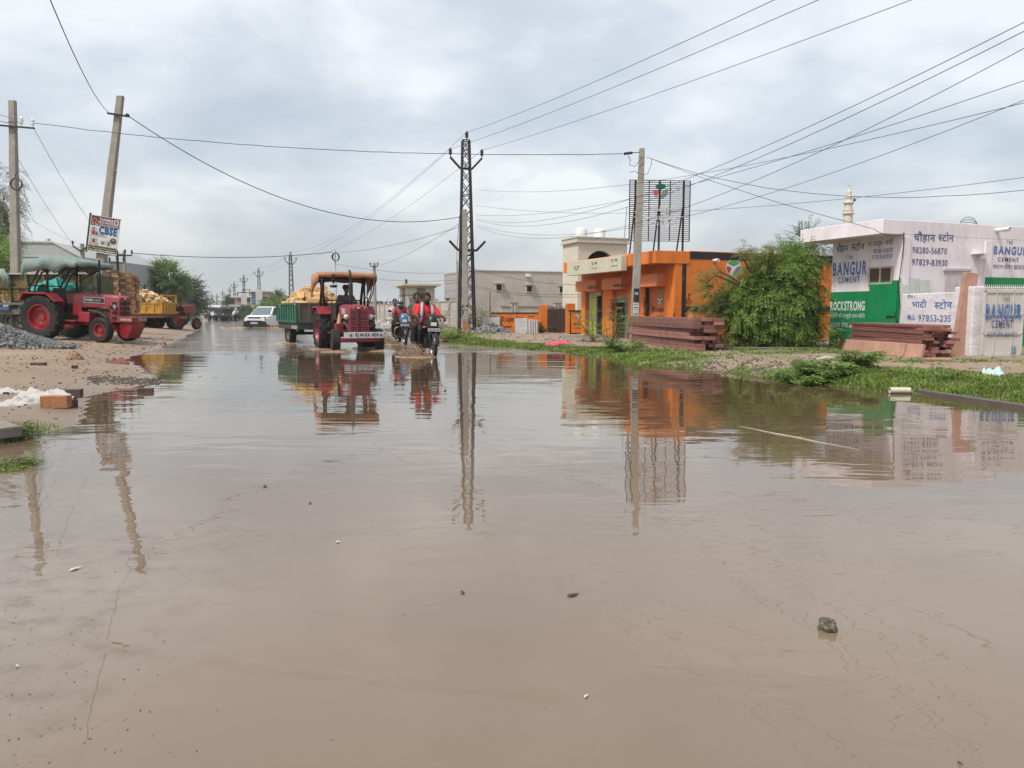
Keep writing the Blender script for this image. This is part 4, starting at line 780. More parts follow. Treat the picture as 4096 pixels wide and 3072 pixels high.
mb = MB(); pq(mb, .03, .72, .985, .985, 0); pq(mb, .03, .03, .985, .16, 1); pq(mb, .03, .16, .985, .185, 2); pq(mb, .80, .80, .95, .95, 3, .005); pq(mb, .83, .83, .92, .93, 4, .007); pq(mb, .05, .20, .34, .26, 5, .006)
for x0, y0, w_, h_ in ((.06, .26, .26, .13), (.40, .24, .2, .10), (.62, .22, .16, .15)): pq(mb, x0, y0, x0 + w_, y0 + h_, 6, .004); pq(mb, x0 + w_ * .3, y0, x0 + w_ * .65, y0 + h_ * .7, 7, .006)
def disc(mb, cx, cy, rx, ry, mat, out): a = ct(cx, cy); mb.add([(a[0] + rx * math.cos(R(t)), -out, a[1] + ry * math.sin(R(t))) for t in range(0, 360, 20)], [tuple(range(18))], mat)
disc(mb, .15, .58, .13, .13, 6, .004); disc(mb, .15, .535, .075, .08, 8, .006); disc(mb, .145, .63, .036, .045, 9, .007); disc(mb, .145, .65, .038, .03, 7, .008); disc(mb, .27, .52, .035, .06, 10, .007)
disc(mb, .84, .37, .12, .11, 2, .005); disc(mb, .84, .36, .07, .07, 7, .006); disc(mb, .84, .40, .03, .035, 9, .007); disc(mb, .15, .86, .09, .075, 11, .005); disc(mb, .15, .86, .075, .06, 0, .006)
mb.build('artwork', [M('poster_maroon', (.13, .02, .025), .5), M('poster_black', (.03, .025, .02), .5), M('poster_brown', (.10, .085, .07), .5), M('poster_pale', (.60, .52, .50), .5), M('poster_slate', (.10, .12, .16), .5), M('poster_red', (.40, .10, .07), .5), M('poster_grey', (.36, .37, .35), .5), M('poster_shade', (.07, .06, .055), .5), M('poster_shirt', (.30, .08, .06), .5), M('poster_skin', (.36, .22, .15), .5), M('poster_bottle', (.03, .12, .25), .5), M('poster_gold', (.45, .33, .16), .5)], sgn)
mb = MB()
def pt(s, x, y, x1, h, mat, bold=.01): a = ct(x, y); text(mb, s, face_y(a[0], a[1], 0, .009), w=(x1 - x) * PW, h=h * PH, bold=bold, mat=mat)
pt('TAPARIA', .31, .875, .78, .095, 0, .03); pt('VIDYA MANDIR', .27, .80, .79, .085, 0, .02); pt('Sr. Sec. School, Jaswantgarh', .07, .74, .97, .07, 0, .02)
pt('CBSE', .33, .53, .95, .27, 1, .05); pt('NCC Certificate Cell Defence', .05, .44, .58, .045, 2); pt('Admission with Science', .10, .485, .54, .045, 2); pt('ADMISSION', .06, .215, .33, .05, 0, .02); pt('OPEN', .10, .17, .26, .05, 0, .02)
pt('Add:- Near Kasumbi Puliya, Jaswantgarh', .04, .11, .97, .055, 3, .02); pt('Mob.: 6367578524, 9946898989', .06, .045, .95, .06, 0, .02)
mb.build('lettering', [letter_white, M('poster_blue', (.015, .07, .22), .5), black_paint, M('poster_yellow', (.55, .45, .12), .5)], sgn)
# right-hand concrete pole
Rb = D(2533, 1380, 24.3); Rb.z = .12; Rt = D(2568, 593, 24.3)
rp = conc_pole('concrete_pole', 'concrete pole with black band and pasted notices before the orange depot', Rb, Rt, .27, .165)
K = lambda u, v, dy=-.13: D(u, v, 24.3 + dy) - Rb
mb = MB()
a, b = K(2531, 1205), K(2559, 1155); mb.add([tuple(K(2534, 1207, -.145)), tuple(K(2556, 1207, -.145)), tuple(K(2558, 1154, -.145)), tuple(K(2536, 1154, -.145))], [(0, 1, 2, 3)], 0)
for k, (v0, v1) in enumerate(((1212, 1222), (1224, 1236), (1239, 1247), (1250, 1262))): mb.add([tuple(K(2533, v1, -.147)), tuple(K(2555, v1, -.147)), tuple(K(2555, v0, -.147)), tuple(K(2533, v0, -.147))], [(0, 1, 2, 3)], 1); mb.add([tuple(K(2535, v1 - 3, -.149)), tuple(K(2553, v1 - 3, -.149)), tuple(K(2553, v0 + 3, -.149)), tuple(K(2535, v0 + 3, -.149))], [(0, 1, 2, 3)], 2)
a = K(2538, 1180, -.15); text(mb, 'रवा', face_y(a.x, a.z, a.y, .0), w=.12, h=.13, bold=.01, mat=1)
mb.build('notice', [black_paint, letter_white, M('notice_ink', (.10, .10, .10), .6)], rp)
mb = MB(); mb.tube([K(2495, 615), K(2530, 611)], .04, 8); mb.tube([K(2530, 611), K(2560, 609)], .012, 5); mb.build('strain_clamp', steel_dark, rp)
mb = MB(); mb.tube([K(2512, 620), K(2522, 640), K(2518, 660), K(2540, 666), K(2560, 640), K(2575, 628)], .010, 5); mb.tube([K(2606, 634), K(2605, 660), K(2590, 695), K(2570, 700), K(2552, 692), K(2540, 684), K(2520, 690)], .009, 5); mb.build('loose_cable', wire_g, rp)
Rtop = Rb + K(2586, 628)
# cables
P3 = Qb + Q(432, 448); P4 = Qb + Q(512, 463)
wire('thick black cable dropping from the sky to the leaning pole', [D(185, -40, 13), P3], .016, sag=.28)
wire('heavy black cable sagging from the leaning pole to the tallest pylon', [P4, D(1836, 868, B0.y - .2)], .024, sag=1.42, n=40)
wire('long twisted cable from the coil pole past the pylon to the depot pole', [D(136, 492, 27), D(2490, 615, 24.2)], .016, sag=.36, n=60, wob=.02)
wire('cable slanting down from the coil pole behind the poster', [D(136, 515, 27), D(372, 905, 40)], .012, sag=.15)
wire('thin cable slanting from the middle of the coil pole to the small pole', [D(70, 632, 27), D(318, 1010, 46)], .012, sag=.2)
wire('faint lower cable slanting from the coil pole over the grey shed', [D(76, 845, 27), D(325, 975, 46)], .008, m=wire_g, sag=.15)
for k, (u0, v0, u1, v1, Y1, sg_, lab) in enumerate(((1906, 876, 4110, 82, 9, .9, 'upper of the paired wires rising from the pylon past the depot pole'), (1906, 880, 4110, 118, 9, 1.0, 'lower of the paired wires rising from the pylon past the depot pole'), (1906, 860, 4110, 318, 11, .6, 'wire from the pylon passing over the lattice sign top corner'), (1906, 905, 4110, 186, 10, 1.3, 'steep wire from the pylon crossing the lattice sign'), (1906, 900, 4110, 395, 12, 1.1, 'sagging wire from the pylon crossing the sign letters'), (1904, 758, 4110, 408, 12, .55, 'high thin wire from the pylon leg to the far edge'), (1904, 822, 4110, 708, 15, .5, 'low flat wire passing behind the minaret tip'))):
    wire(lab, [D(u0, v0, B0.y - .1), D(u1, v1, Y1)], .008, sag=sg_, n=40)
wire('twisted service cable from the depot pole out over the white shop', [Rtop, D(4200, 748, 17)], .011, sag=.62, wob=.015, n=40)
wire('service cable drooping from the depot pole to the white shop corner', [Rtop, D(3500, 917, 19.15), D(3618, 934, 19.4)], .011, sag=.1, wob=.015, n=24)
# small poles further away
def mini_pole(u, vt, Y, h_w, lab, arms=(), r=.1, mat=None, base=.1, cat='utility pole'):
    q = D(u, vt, Y); o = thing('roadside_pole', lab, cat, (q.x, q.y, base)); hgt = q.z - base; mb = MB(); mb.tube([(0, 0, -.2), (0, 0, hgt)], [r, r * .7], 8); mb.build('pole', mat or conc, o)
    for dz, w_, vv in arms:
        mb = MB()
        for s in (-1, 1): mb.bar((0, -r, hgt - dz), (s * w_, -r, hgt - dz + vv), .07)
        mb.build('cross_arm', steel_dark, o)
        for s in (-1, 1): mb = MB(); insulator(mb, (s * w_, -r, hgt - dz + vv), .9); mb.build('insulator', steel_dark, o)
    return o, Vector((q.x, q.y, q.z))
mini_pole(328, 975, 46, 0, 'concrete pole with a steel V arm above the parked tractor canopy', ((.45, .45, .3),), .17)
bo, bt = mini_pole(468, 1002, 44, 0, 'dark steel pole beside the brick stacks carrying crossed arms', ((.25, .5, 0), (.7, .4, 0)), .10, steel_dark)
mini_pole(496, 1003, 45, 0, 'pale concrete pole standing close to the dark steel pole', ((.28, .5, 0),), .11)
go, gt = mini_pole(1340, 1000, 50, 0, 'thin white pole with a black cable coil behind the moving tractor', (), .07, M('pole_white', (.45, .46, .46), .6))
mb = MB()
for k in range(4): mb.tube([((.19 + .02 * k) * math.cos(a / 14 * 2 * math.pi) + .06, -.1 - .01 * k, gt.z - .1 - .45 + .26 * math.sin(a / 14 * 2 * math.pi)) for a in range(14)], .025, 5, closed=True)
mb.build('cable_coil', wire_m, go)
mini_pole(1497, 1052, 62, 0, 'grey concrete pole rising between the moving tractor and motorcycles', ((.3, .3, .02),), .16)
mini_pole(1829, 1045, 48, 0, 'slim grey pole tangled with cables beside the tallest pylon', (), .075)
mini_pole(578, 1138, 68, 0, 'small pole with raised steel arms behind the stone-filled trailer', ((.3, .4, .35),), .1, steel_dark)
mini_pole(1960, 1165, 40, 0, 'short thin iron rod standing by the orange wall', (), .03, steel_dark)
wire('thick cable strung from the crossed-arm pole to the white coil pole', [D(525, 1012, 44), D(1330, 1008, 50)], .03, sag=.3, n=30)
for k, (u0, v0, Y0, u1, v1, Y1, lab) in enumerate(((1340, 1055, 50, 1830, 1090, 48, 'upper roadside cable from the white pole to the tangled pole'), (1345, 1092, 50, 1825, 1120, 48, 'lower roadside cable from the white pole to the tangled pole'), (1850, 1060, 45, 2350, 1142, 31, 'cable sloping down in front of the grey hall to the depot'), (1840, 1128, 47, 2350, 1178, 31, 'slack cable crossing the grey hall windows'), (1845, 1135, 47, 2350, 1188, 31, 'lowest cable crossing the grey hall windows'), (1505, 1065, 62, 1860, 880, 33.4, 'cable climbing from the grey pole to the pylon waist'), (1340, 1010, 50, 1862, 900, 33.4, 'cable climbing from the white pole to the pylon waist'))): wire(lab, [D(u0, v0, Y0), D(u1, v1, Y1)], .014, sag=.25, wob=.02)
wire('cable hanging down beside the tallest pylon', [D(1838, 870, 33), D(1830, 960, 33.2), D(1826, 1050, 46)], .018, sag=0, wob=.1)
wire('second cable hanging down beside the tallest pylon', [D(1842, 900, 33), D(1836, 1000, 34), D(1835, 1180, 46)], .012, sag=0, wob=.1)
# ---------------------------------------------------------------- plants
acacia = LEAF('acacia_leaf', (.085, .165, .03), (.165, .28, .055), (.31, .35, .11), .42)
deep = LEAF('deep_leaf', (.03, .06, .018), (.06, .105, .03), (.10, .14, .05), .25)
grassm = LEAF('grass_blade', (.09, .155, .025), (.155, .24, .045), (.27, .28, .09), .35)
farleaf = LEAF('far_leaf', (.05, .085, .03), (.085, .125, .05), (.12, .155, .07), .2)
bark = M('bark', (.10, .075, .055), .9, var=.3, bump=.5)
def frond(mb, p, d, ln, lw, n, droop, rnd):
    """a drooping twig set with paired leaflets"""
    p = Vector(p); d = Vector(d).normalized(); side = d.cross(Vector((0, 0, 1)))
    if side.length < .05: side = Vector((1, 0, 0))
    side.normalize(); st = ln / n
    for i in range(n):
        d = (d + Vector((0, 0, -droop / n))).normalized(); p = p + d * st
        for s in (-1, 1):
            l_ = side * s * lw * rnd.uniform(.6, 1.2) + d * lw * .5 + Vector((0, 0, rnd.uniform(-.3, .2) * lw)); w_ = d * lw * .34
            mb.add([p - w_ * .5, p + l_ * .5 - w_ * .5, p + l_, p + l_ * .5 + w_ * .6], [(0, 1, 2, 3)])
def crown(mb, lobes, nf, ln, lw, n, droop, rnd, shell=.55):
    tot = sum(r_[0] * r_[1] * r_[2] for _, r_ in lobes) ** 1
    for c, r_ in lobes:
        for k in range(int(nf * r_[0] * r_[1] * r_[2] / tot)):
            while True:
                q = Vector((rnd.uniform(-1, 1), rnd.uniform(-1, 1), rnd.uniform(-1, 1)))
                if shell < q.length < 1: break
            p = Vector(c) + Vector((q.x * r_[0], q.y * r_[1], q.z * r_[2])); d = q + Vector((rnd.uniform(-.4, .4), rnd.uniform(-.4, .4), rnd.uniform(-.1, .4)))
            frond(mb, p, d, ln * rnd.uniform(.6, 1.4), lw, n, droop, rnd)
def limbs(o, pts_list, r, m=bark):
    mb = MB()
    for pts in pts_list: mb.tube(pts, [r * (1 - .75 * i / (len(pts) - 1)) * (1 if pts is pts_list[0] else .6) for i in range(len(pts))], 7)
    mb.build('trunk', m, o, smooth=True)
def tree(name, lab, cat, u, vb, Y, lobes_px, nf, ln, lw, n, droop, leaf, seed, z0=None, depth=.8, group=None, tr=.12, shell=.55):
    """lobes given as photo ellipses (u, v, ru, rv) around distance Y"""
    rnd = random.Random(seed); b = D(u, vb, Y); z0 = max(.02, ground_z(b.x, b.y)) if z0 is None else z0; o = thing(name, lab, cat, (b.x, b.y, z0), 0, group); s_ = Y / FPX; lobes = []
    for lu, lv, ru, rv in lobes_px:
        dy = rnd.uniform(-.5, .5) * ru * s_ * depth; q = D(lu, lv, Y + dy) - o.location; lobes.append((q, (ru * s_, ru * s_ * depth, rv * s_)))
    base = Vector((0, 0, -.1)); limbs(o, [[base, *[base.lerp(Vector(c), t) + Vector((rnd.uniform(-.1, .1), rnd.uniform(-.1, .1), .15 * math.sin(t * 3))) * (c.length * .2) for t in (.35, .7)], Vector(c)] for c, _ in lobes], tr)
    mb = MB(); crown(mb, lobes, nf, ln, lw, n, droop, rnd, shell); mb.build('crown', leaf, o); return o
tree('thorn_tree', 'big feathery green thorn tree between the orange depot and white shop', 'tree', 3120, 1380, 20.6,
     [(3130, 1085, 100, 66), (3020, 1105, 62, 42), (2915, 1150, 42, 24), (3190, 1055, 60, 50), (3060, 1190, 130, 72), (3150, 1190, 90, 95), (2970, 1245, 70, 44), (3100, 1300, 140, 62), (2890, 1215, 30, 16), (3210, 1290, 52, 72), (3000, 1048, 30, 15), (3085, 1012, 26, 14), (2950, 1190, 34, 20), (2905, 1275, 26, 16), (3060, 1040, 30, 18), (2985, 1335, 60, 26), (3150, 1000, 26, 14), (2930, 1310, 30, 18), (3225, 1170, 42, 95), (3235, 1060, 36, 34), (2860, 1170, 24, 14), (3240, 1300, 50, 60), (2885, 1172, 52, 26), (2835, 1205, 36, 18), (2925, 1235, 60, 38), (3252, 1140, 30, 60), (3258, 1240, 32, 70), (2905, 1330, 46, 26)], 5000, .44, .085, 9, 1.3, acacia, 3, depth=.9, tr=.09, shell=.35)
mb_extra = [((2860, 1100), (2800, 1160), 40, 4), ((2880, 1085), (2830, 1105), 30, 4), ((2860, 1225), (2790, 1245), 26, 3), ((2960, 1010), (3040, 1000), 30, 4), ((2930, 1330), (2890, 1360), 24, 3), ((3080, 1005), (3120, 990), 24, 3)]
o = thing('thorn_branch_spray', 'yellowing thorn branches arching out in front of the depot wall badge', 'branches', D(2960, 1300, 20.0)); rnd = random.Random(9); mb = MB()
for (a, b, nf, w_) in mb_extra:
    for k in range(nf * 2): p = D(a[0] + (b[0] - a[0]) * rnd.random() + rnd.gauss(0, 12), a[1] + (b[1] - a[1]) * rnd.random() + rnd.gauss(0, 12), 20 + rnd.uniform(-.4, .4)) - o.location; frond(mb, p, (-.6 + rnd.gauss(0, .5), rnd.gauss(0, .4), .4), .35, .06, 8, 1.5, rnd)
o.location.z = o.location.z; mb.build('foliage', LEAF('dry_acacia', (.10, .13, .03), (.20, .18, .05), (.30, .22, .07), .3), o)
mb = MB()
for (a, b, nf, w_) in mb_extra: mb.tube([D(3050, 1180, 20.4) - o.location, D(a[0], a[1], 20) - o.location, D(b[0], b[1], 20) - o.location], [.04, .02, .006], 5)
mb.build('stem', bark, o)
tree('tall_bush', 'taller leafy tree rising behind the thorn tree at the shop corner', 'tree', 3260, 1380, 24, [(3225, 965, 60, 28), (3275, 1010, 45, 45), (3180, 985, 35, 18)], 320, .5, .08, 9, .9, deep, 4, tr=.1)
tree('roadside_tree', 'bright green bushy tree behind the stone-filled trailer', 'tree', 655, 1230, 75, [(660, 1115, 62, 50), (625, 1150, 50, 50), (690, 1140, 50, 40), (655, 1165, 70, 45), (640, 1085, 25, 16), (700, 1095, 30, 16)], 900, 1.0, .26, 8, .6, LEAF('neem_leaf', (.06, .12, .02), (.12, .20, .04), (.22, .26, .08), .3), 5, tr=.25)
tree('roadside_tree', 'duller grey-green tree standing just beyond the bright bushy tree', 'tree', 745, 1235, 92, [(745, 1160, 50, 40), (775, 1185, 40, 38), (720, 1190, 45, 40), (750, 1205, 60, 35)], 700, 1.2, .34, 8, .6, farleaf, 6, tr=.25)
tree('roadside_tree', 'loose weeping tree behind the coil pole at the yard edge', 'tree', -10, 1230, 40, [(-20, 760, 70, 90), (0, 860, 55, 80), (-40, 950, 80, 90), (10, 950, 30, 60)], 500, 1.1, .14, 12, 2.2, LEAF('gum_leaf', (.07, .085, .05), (.11, .12, .07), (.16, .16, .10), .25), 7, tr=.2)
tree('yard_shrub', 'dense green shrub below the weeping tree behind the old trailer', 'shrub', -10, 1240, 36, [(0, 1040, 55, 60), (-30, 1100, 70, 60), (30, 1080, 30, 40), (125, 1090, 20, 30)], 420, .7, .16, 8, .6, acacia, 8)
tree('round_tree', 'dark round tree below the far lattice pylons', 'tree', 925, 1246, 190, [(925, 1220, 20, 22), (945, 1225, 18, 18), (912, 1230, 16, 16)], 260, 1.6, .6, 6, .5, deep, 9, z0=0, tr=.3)
tree('bare_tree', 'bare forked tree beside the minibus', 'tree', 825, 1250, 205, [(815, 1208, 3, 3), (832, 1202, 3, 3), (822, 1215, 3, 3)], 16, 1.0, .3, 4, .4, deep, 10, z0=0, tr=.5)
for k, (u, v, Y, ru, rv, lab, lf) in enumerate(((1090, 1262, 84, 42, 34, 'leafy green bush beside the white car', acacia), (1130, 1250, 80, 40, 42, 'tall green bush between the white car and green trailer', acacia), (1175, 1245, 78, 40, 34, 'darker bush hidden partly by the green trailer', deep), (1060, 1255, 100, 30, 30, 'dull bush behind the white car roof', farleaf), (1020, 1262, 110, 26, 18, 'low scrub left of the white car', farleaf), (985, 1256, 120, 26, 18, 'low scrub under the terrace pylon', farleaf), (1110, 1200, 120, 26, 22, 'tree with broad leaves beside the beige house', deep))):
    tree('verge_bush', lab, 'bush', u, v + rv * .8, Y, [(u, v, ru, rv), (u + ru * .4, v + rv * .4, ru * .7, rv * .6), (u - ru * .5, v + rv * .45, ru * .6, rv * .5)], 420, .9, .24, 7, .6, lf, 20 + k, group='bushes along the far road edge', tr=.06, z0=0)
# far treeline
rnd = random.Random(33); mb = MB()
for k in range(1500):
    Y = rnd.uniform(330, 460); u = rnd.choice((rnd.uniform(560, 1220), rnd.uniform(740, 1000), rnd.uniform(-200, 700), rnd.uniform(1250, 2300))); p = D(u, 1240, Y); p.z = abs(rnd.gauss(0, 1)) * 1.7 + .2
    for j in range(7): q = p + Vector((rnd.gauss(0, 2.2), rnd.gauss(0, 2), rnd.gauss(0, 1.1))); q.z = max(.2, q.z); a = Vector((rnd.uniform(-1, 1), rnd.uniform(-1, 1), rnd.uniform(-.5, 1))).normalized() * rnd.uniform(.7, 1.6); b = a.cross(Vector((rnd.random(), rnd.random(), 1))).normalized() * 1.0; mb.add([q - a, q + b, q + a, q - b], [(0, 1, 2, 3)])
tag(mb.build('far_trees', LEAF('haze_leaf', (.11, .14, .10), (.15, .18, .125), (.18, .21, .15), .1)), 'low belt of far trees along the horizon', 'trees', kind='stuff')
def weed(name, lab, cat, u, v, hgt, spread, ns, leaf, seed, z=None, group=None, lw=.05, droop=.7):
    rnd = random.Random(seed); p = G(u, v, .12 if z is None else z); p.z = ground_z(p.x, p.y) if z is None else z; o = thing(name, lab, cat, p, 0, group); mb = MB(); st = MB()
    for k in range(ns):
        a = rnd.uniform(0, 6.28); d = Vector((math.cos(a) * spread, math.sin(a) * spread, hgt * rnd.uniform(.5, 1.1))); st.tube([(0, 0, 0), d * .5 + Vector((0, 0, .05)), d], [.012, .008, .003], 4)
        
        for t in (.2, .35, .5, .65, .8, .92, 1.0):
            for _ in range(2): b = rnd.uniform(0, 6.28); frond(mb, d * t, (math.cos(b), math.sin(b), .4), .24 * rnd.uniform(.6, 1.3) * max(.6, hgt), lw * 1.5, 6, droop, rnd)
    st.build('stem', bark, o); mb.build('foliage', leaf, o); return o
for a in (('wayside_shrub', 'feathery shrub in front of the depot doorway and pole', 'shrub', 2440, 1395, 1.3, .7, 15, acacia, 41), ('wayside_shrub', 'thin feathery shrub growing near the depot step', 'shrub', 2375, 1370, 1.0, .8, 10, acacia, 42), ('wayside_shrub', 'shrub growing against the foot of the tallest pylon', 'shrub', 1915, 1322, 1.3, .5, 14, deep, 43), ('wayside_shrub', 'shrub growing behind the grey rubble beside the red shirted rider', 'shrub', 1770, 1300, 2.2, 1.0, 14, acacia, 44), ('wayside_shrub', 'light green shrub above the marble sheets at the orange wall', 'shrub', 1945, 1305, 2.2, .9, 14, acacia, 45), ('wayside_shrub', 'round bush growing before the orange advertising wall', 'shrub', 2018, 1325, .8, .5, 14, deep, 46), ('wayside_shrub', 'small bush at the foot of the pale marble stack', 'shrub', 2105, 1335, .5, .45, 12, acacia, 47), ('wayside_shrub', 'low plants by the gate pillar foot', 'shrub', 2165, 1335, .5, .5, 10, deep, 48), ('weed_plant', 'single upright weed before the red sandstone stack and green wall', 'weed', 3345, 1412, .55, .05, 3, acacia, 49), ('verge_weed', 'dark weedy clump at the water edge of the verge', 'weed', 3290, 1498, .28, .4, 22, acacia, 50), ('verge_weed', 'upright ferny weed behind the dark clump on the verge', 'weed', 3430, 1487, .26, .32, 18, acacia, 51), ('verge_weed', 'leafy weed on the grassy verge before the sandstone path', 'weed', 3210, 1505, .22, .4, 16, acacia, 52), ('wayside_shrub', 'low weeds under the sandstone slabs by the depot pole', 'shrub', 2500, 1405, .35, .5, 14, acacia, 53), ('verge_weed', 'broad-leaved weeds between the motorcycles and pylon', 'weed', 1790, 1352, .45, .6, 18, acacia, 54)): weed(*a)
for a in (('corner_tuft', 'grass tuft under the concrete slab at the water edge', 'grass tuft', 30, 1800, .10, .12, 22, grassm, 55), ('corner_tuft', 'yellowish grass tuft beside the concrete slab', 'grass tuft', 80, 1695, .12, .12, 16, grassm, 56)): weed(*a, lw=.018)
# grass: blades scattered where the ground is green
rnd = random.Random(12); mb = MB(); cnt = 0
def blade(x, y, h_, w_):
    z = ground_z(x, y); a = rnd.uniform(0, 6.28); dx, dy = math.cos(a), math.sin(a); l_ = rnd.uniform(.2, .8) * h_
    mb.add([(x - dy * w_, y + dx * w_, z), (x + dy * w_, y - dx * w_, z), (x + dx * l_, y + dy * l_, z + h_)], [(0, 1, 2)])
for k in range(60000):
    y = 8.6 * (44 / 8.6) ** rnd.random(); x = lerp(RSH, y) + rnd.uniform(-.3, 1) * (1 if rnd.random() < .5 else 6)
    g = green_amount(x, y)
    if abs(x) / y > .75 or rnd.random() > g: continue
    if rnd.random() < .8 and nz(x, y, 1.2, 8) < -.25: continue
    s = .55 + .05 * y; s = min(s, 2.2); dr = x - lerp(RSH, y); hh_ = rnd.uniform(.014, .056) * (1.3 if dr < .4 else 1) * s * (.6 + .9 * abs(nz(x, y, 1.5, 4)))
    for j in range(3): blade(x + rnd.gauss(0, .03), y + rnd.gauss(0, .03), hh_, .011 * s); cnt += 1
for k in range(2500):
    y = rnd.uniform(6.2, 7.5); x = lerp(LSH, y) - rnd.uniform(-.1, .5)
    if rnd.random() < green_amount(x, y) * .5: blade(x, y, rnd.uniform(.03, .08), .006)
tag(mb.build('grass', grassm), 'short grass and creeping weeds over the verge', 'grass', kind='stuff')
# ---------------------------------------------------------------- loose stones
def rock(mb, p, s, rnd, mat=0, flat=.6):
    q = Matrix.Rotation(rnd.uniform(0, 6.28), 3, 'Z') @ Matrix.Rotation(rnd.uniform(-.5, .5), 3, 'X'); vs = []
    for x, y, z in ((-1, -1, -1), (1, -1, -1), (1, 1, -1), (-1, 1, -1), (-.8, -.7, 1), (.7, -.8, 1), (.8, .7, 1), (-.7, .8, 1)): vs.append(Vector(p) + q @ Vector((x * s * rnd.uniform(.5, 1.1), y * s * rnd.uniform(.4, .9), z * s * flat * rnd.uniform(.5, 1))))
    mb.add(vs, [(0, 3, 2, 1), (4, 5, 6, 7), (0, 1, 5, 4), (1, 2, 6, 5), (2, 3, 7, 6), (3, 0, 4, 7)], mat)
stone_m = [M('pebble_dark', (.085, .07, .058), .85, var=.4), M('pebble_brown', (.20, .145, .10), .85, var=.4), M('pebble_grey', (.26, .245, .23), .85, var=.4), M('pebble_red', (.20, .09, .06), .85, var=.3)]
rnd = random.Random(5); mb = MB()
for k in range(5200):
    y = 7.0 * (31 / 7.0) ** (rnd.random() ** .8); d = rnd.uniform(-.2, 8); x = lerp(LSH, y) - d
    if -x / y > .72: continue
    if nz(x, y, .7, 6) < rnd.uniform(-.35, .25) : continue
    dark_band = abs(y - 11.7) < .5 or abs(y - 20) < 1.4
    rock(mb, (x, y, ground_z(x, y)), (.006 + .0013 * y) * rnd.uniform(.35, 1.15) ** 1.5, rnd, 0 if rnd.random() < (.75 if dark_band else .35) else rnd.choice((1, 1, 2, 3)))
for k in range(500):
    q = G(rnd.uniform(350, 640), rnd.gauss(1526, 7) , .01); rock(mb, (q.x, q.y, max(.0, ground_z(q.x, q.y))), rnd.uniform(.01, .03), rnd, 0)
for k in range(2600):
    y = 11 * (40 / 11) ** rnd.random(); d = rnd.uniform(0, 9); x = lerp(RSH, y) + d
    if x / y > .7 or green_amount(x, y) > .55: continue
    rock(mb, (x, y, ground_z(x, y)), (.012 + .0013 * y) * rnd.uniform(.3, 1.2) ** 1.6, rnd, rnd.choice((0, 1, 1, 2, 2)))
for k in range(1500):
    u = rnd.uniform(2600, 3240); q = G(u, 1462 + (u - 2600) * .078 + rnd.gauss(-6, 9), .03); z = ground_z(q.x, q.y)
    if z > -.03: rock(mb, (q.x, q.y, max(z, -.01)), rnd.uniform(.008, .028), rnd, rnd.choice((0, 0, 0, 2)))
for k in range(420):
    q = G(rnd.uniform(2620, 3350), rnd.gauss(1452, 16), .12); rock(mb, (q.x, q.y, ground_z(q.x, q.y)), rnd.uniform(.012, .06) ** 1.1, rnd, rnd.choice((1, 1, 0, 2, 3)), .4)
for k in range(260):
    q = G(rnd.uniform(2080, 2760), rnd.gauss(1372, 14), .1); rock(mb, (q.x, q.y, ground_z(q.x, q.y)), rnd.uniform(.02, .08), rnd, rnd.choice((1, 1, 0, 2, 2)), .4)
tag(mb.build('pebbles', stone_m), 'scattered pebbles and broken stone over the muddy banks', 'pebbles', kind='stuff')
def gravel(lab, c, rx, ry, h_, n_, s, seed, mats, name='gravel_heap'):
    rnd = random.Random(seed); mb = MB(); z0 = ground_z(c[0], c[1]) - .06; f = lambda r_: h_ * max(0, 1 - r_) ** 1.15
    m_, k_ = 9, 26; vs = [(0, 0, h_)]; 
    for i in range(1, m_ + 1):
        for k in range(k_): a = k / k_ * 6.283; r_ = i / m_; w_ = 1 + .12 * math.sin(3 * a + seed); vs.append((rx * r_ * w_ * math.cos(a), ry * r_ * w_ * math.sin(a), f(r_) - (.03 if i < m_ else .25)))
    mb.add(vs, [(0, 1 + k, 1 + (k + 1) % k_) for k in range(k_)] + [(1 + i * k_ + k, 1 + (i + 1) * k_ + k, 1 + (i + 1) * k_ + (k + 1) % k_, 1 + i * k_ + (k + 1) % k_) for i in range(m_ - 1) for k in range(k_)])
    for k in range(n_):
        a = rnd.uniform(0, 6.283); r_ = rnd.random() ** .6 * 1.08; rock(mb, (rx * r_ * math.cos(a), ry * r_ * math.sin(a), f(r_)), s * rnd.uniform(.5, 1.5), rnd, rnd.choice(range(len(mats))), .8)
    o = mb.build(name, mats); o.location = (c[0], c[1], z0); return tag(o, lab, 'gravel', kind='stuff')
grey_g = [M('gravel_a', (.10, .10, .10), .85, var=.3), M('gravel_b', (.17, .17, .17), .85, var=.3), M('gravel_c', (.26, .25, .25), .85, var=.3)]
gc = D(-30, 1330, 19.6); gravel('grey gravel heap at the yard edge beside the parked tractor wheel', (gc.x - .9, gc.y + .3), 2.6, 1.6, .88, 3000, .034, 1, grey_g)
gc = D(1965, 1330, 35); gravel('dark gravel heap in front of the marble sheets', (gc.x, gc.y), 1.2, .8, .55, 700, .05, 2, grey_g)
gc = D(1690, 1305, 46); gravel('long grey rubble heap behind the red shirted rider', (gc.x, gc.y), 2.6, 1.6, .6, 900, .06, 3, grey_g)
gc = D(1570, 1295, 60); gravel('pale rubble strewn along the compound wall foot', (gc.x, gc.y), 4.0, 1.5, .5, 500, .14, 4, [grey_g[2], M('rubble_pale', (.40, .36, .31), .85)])
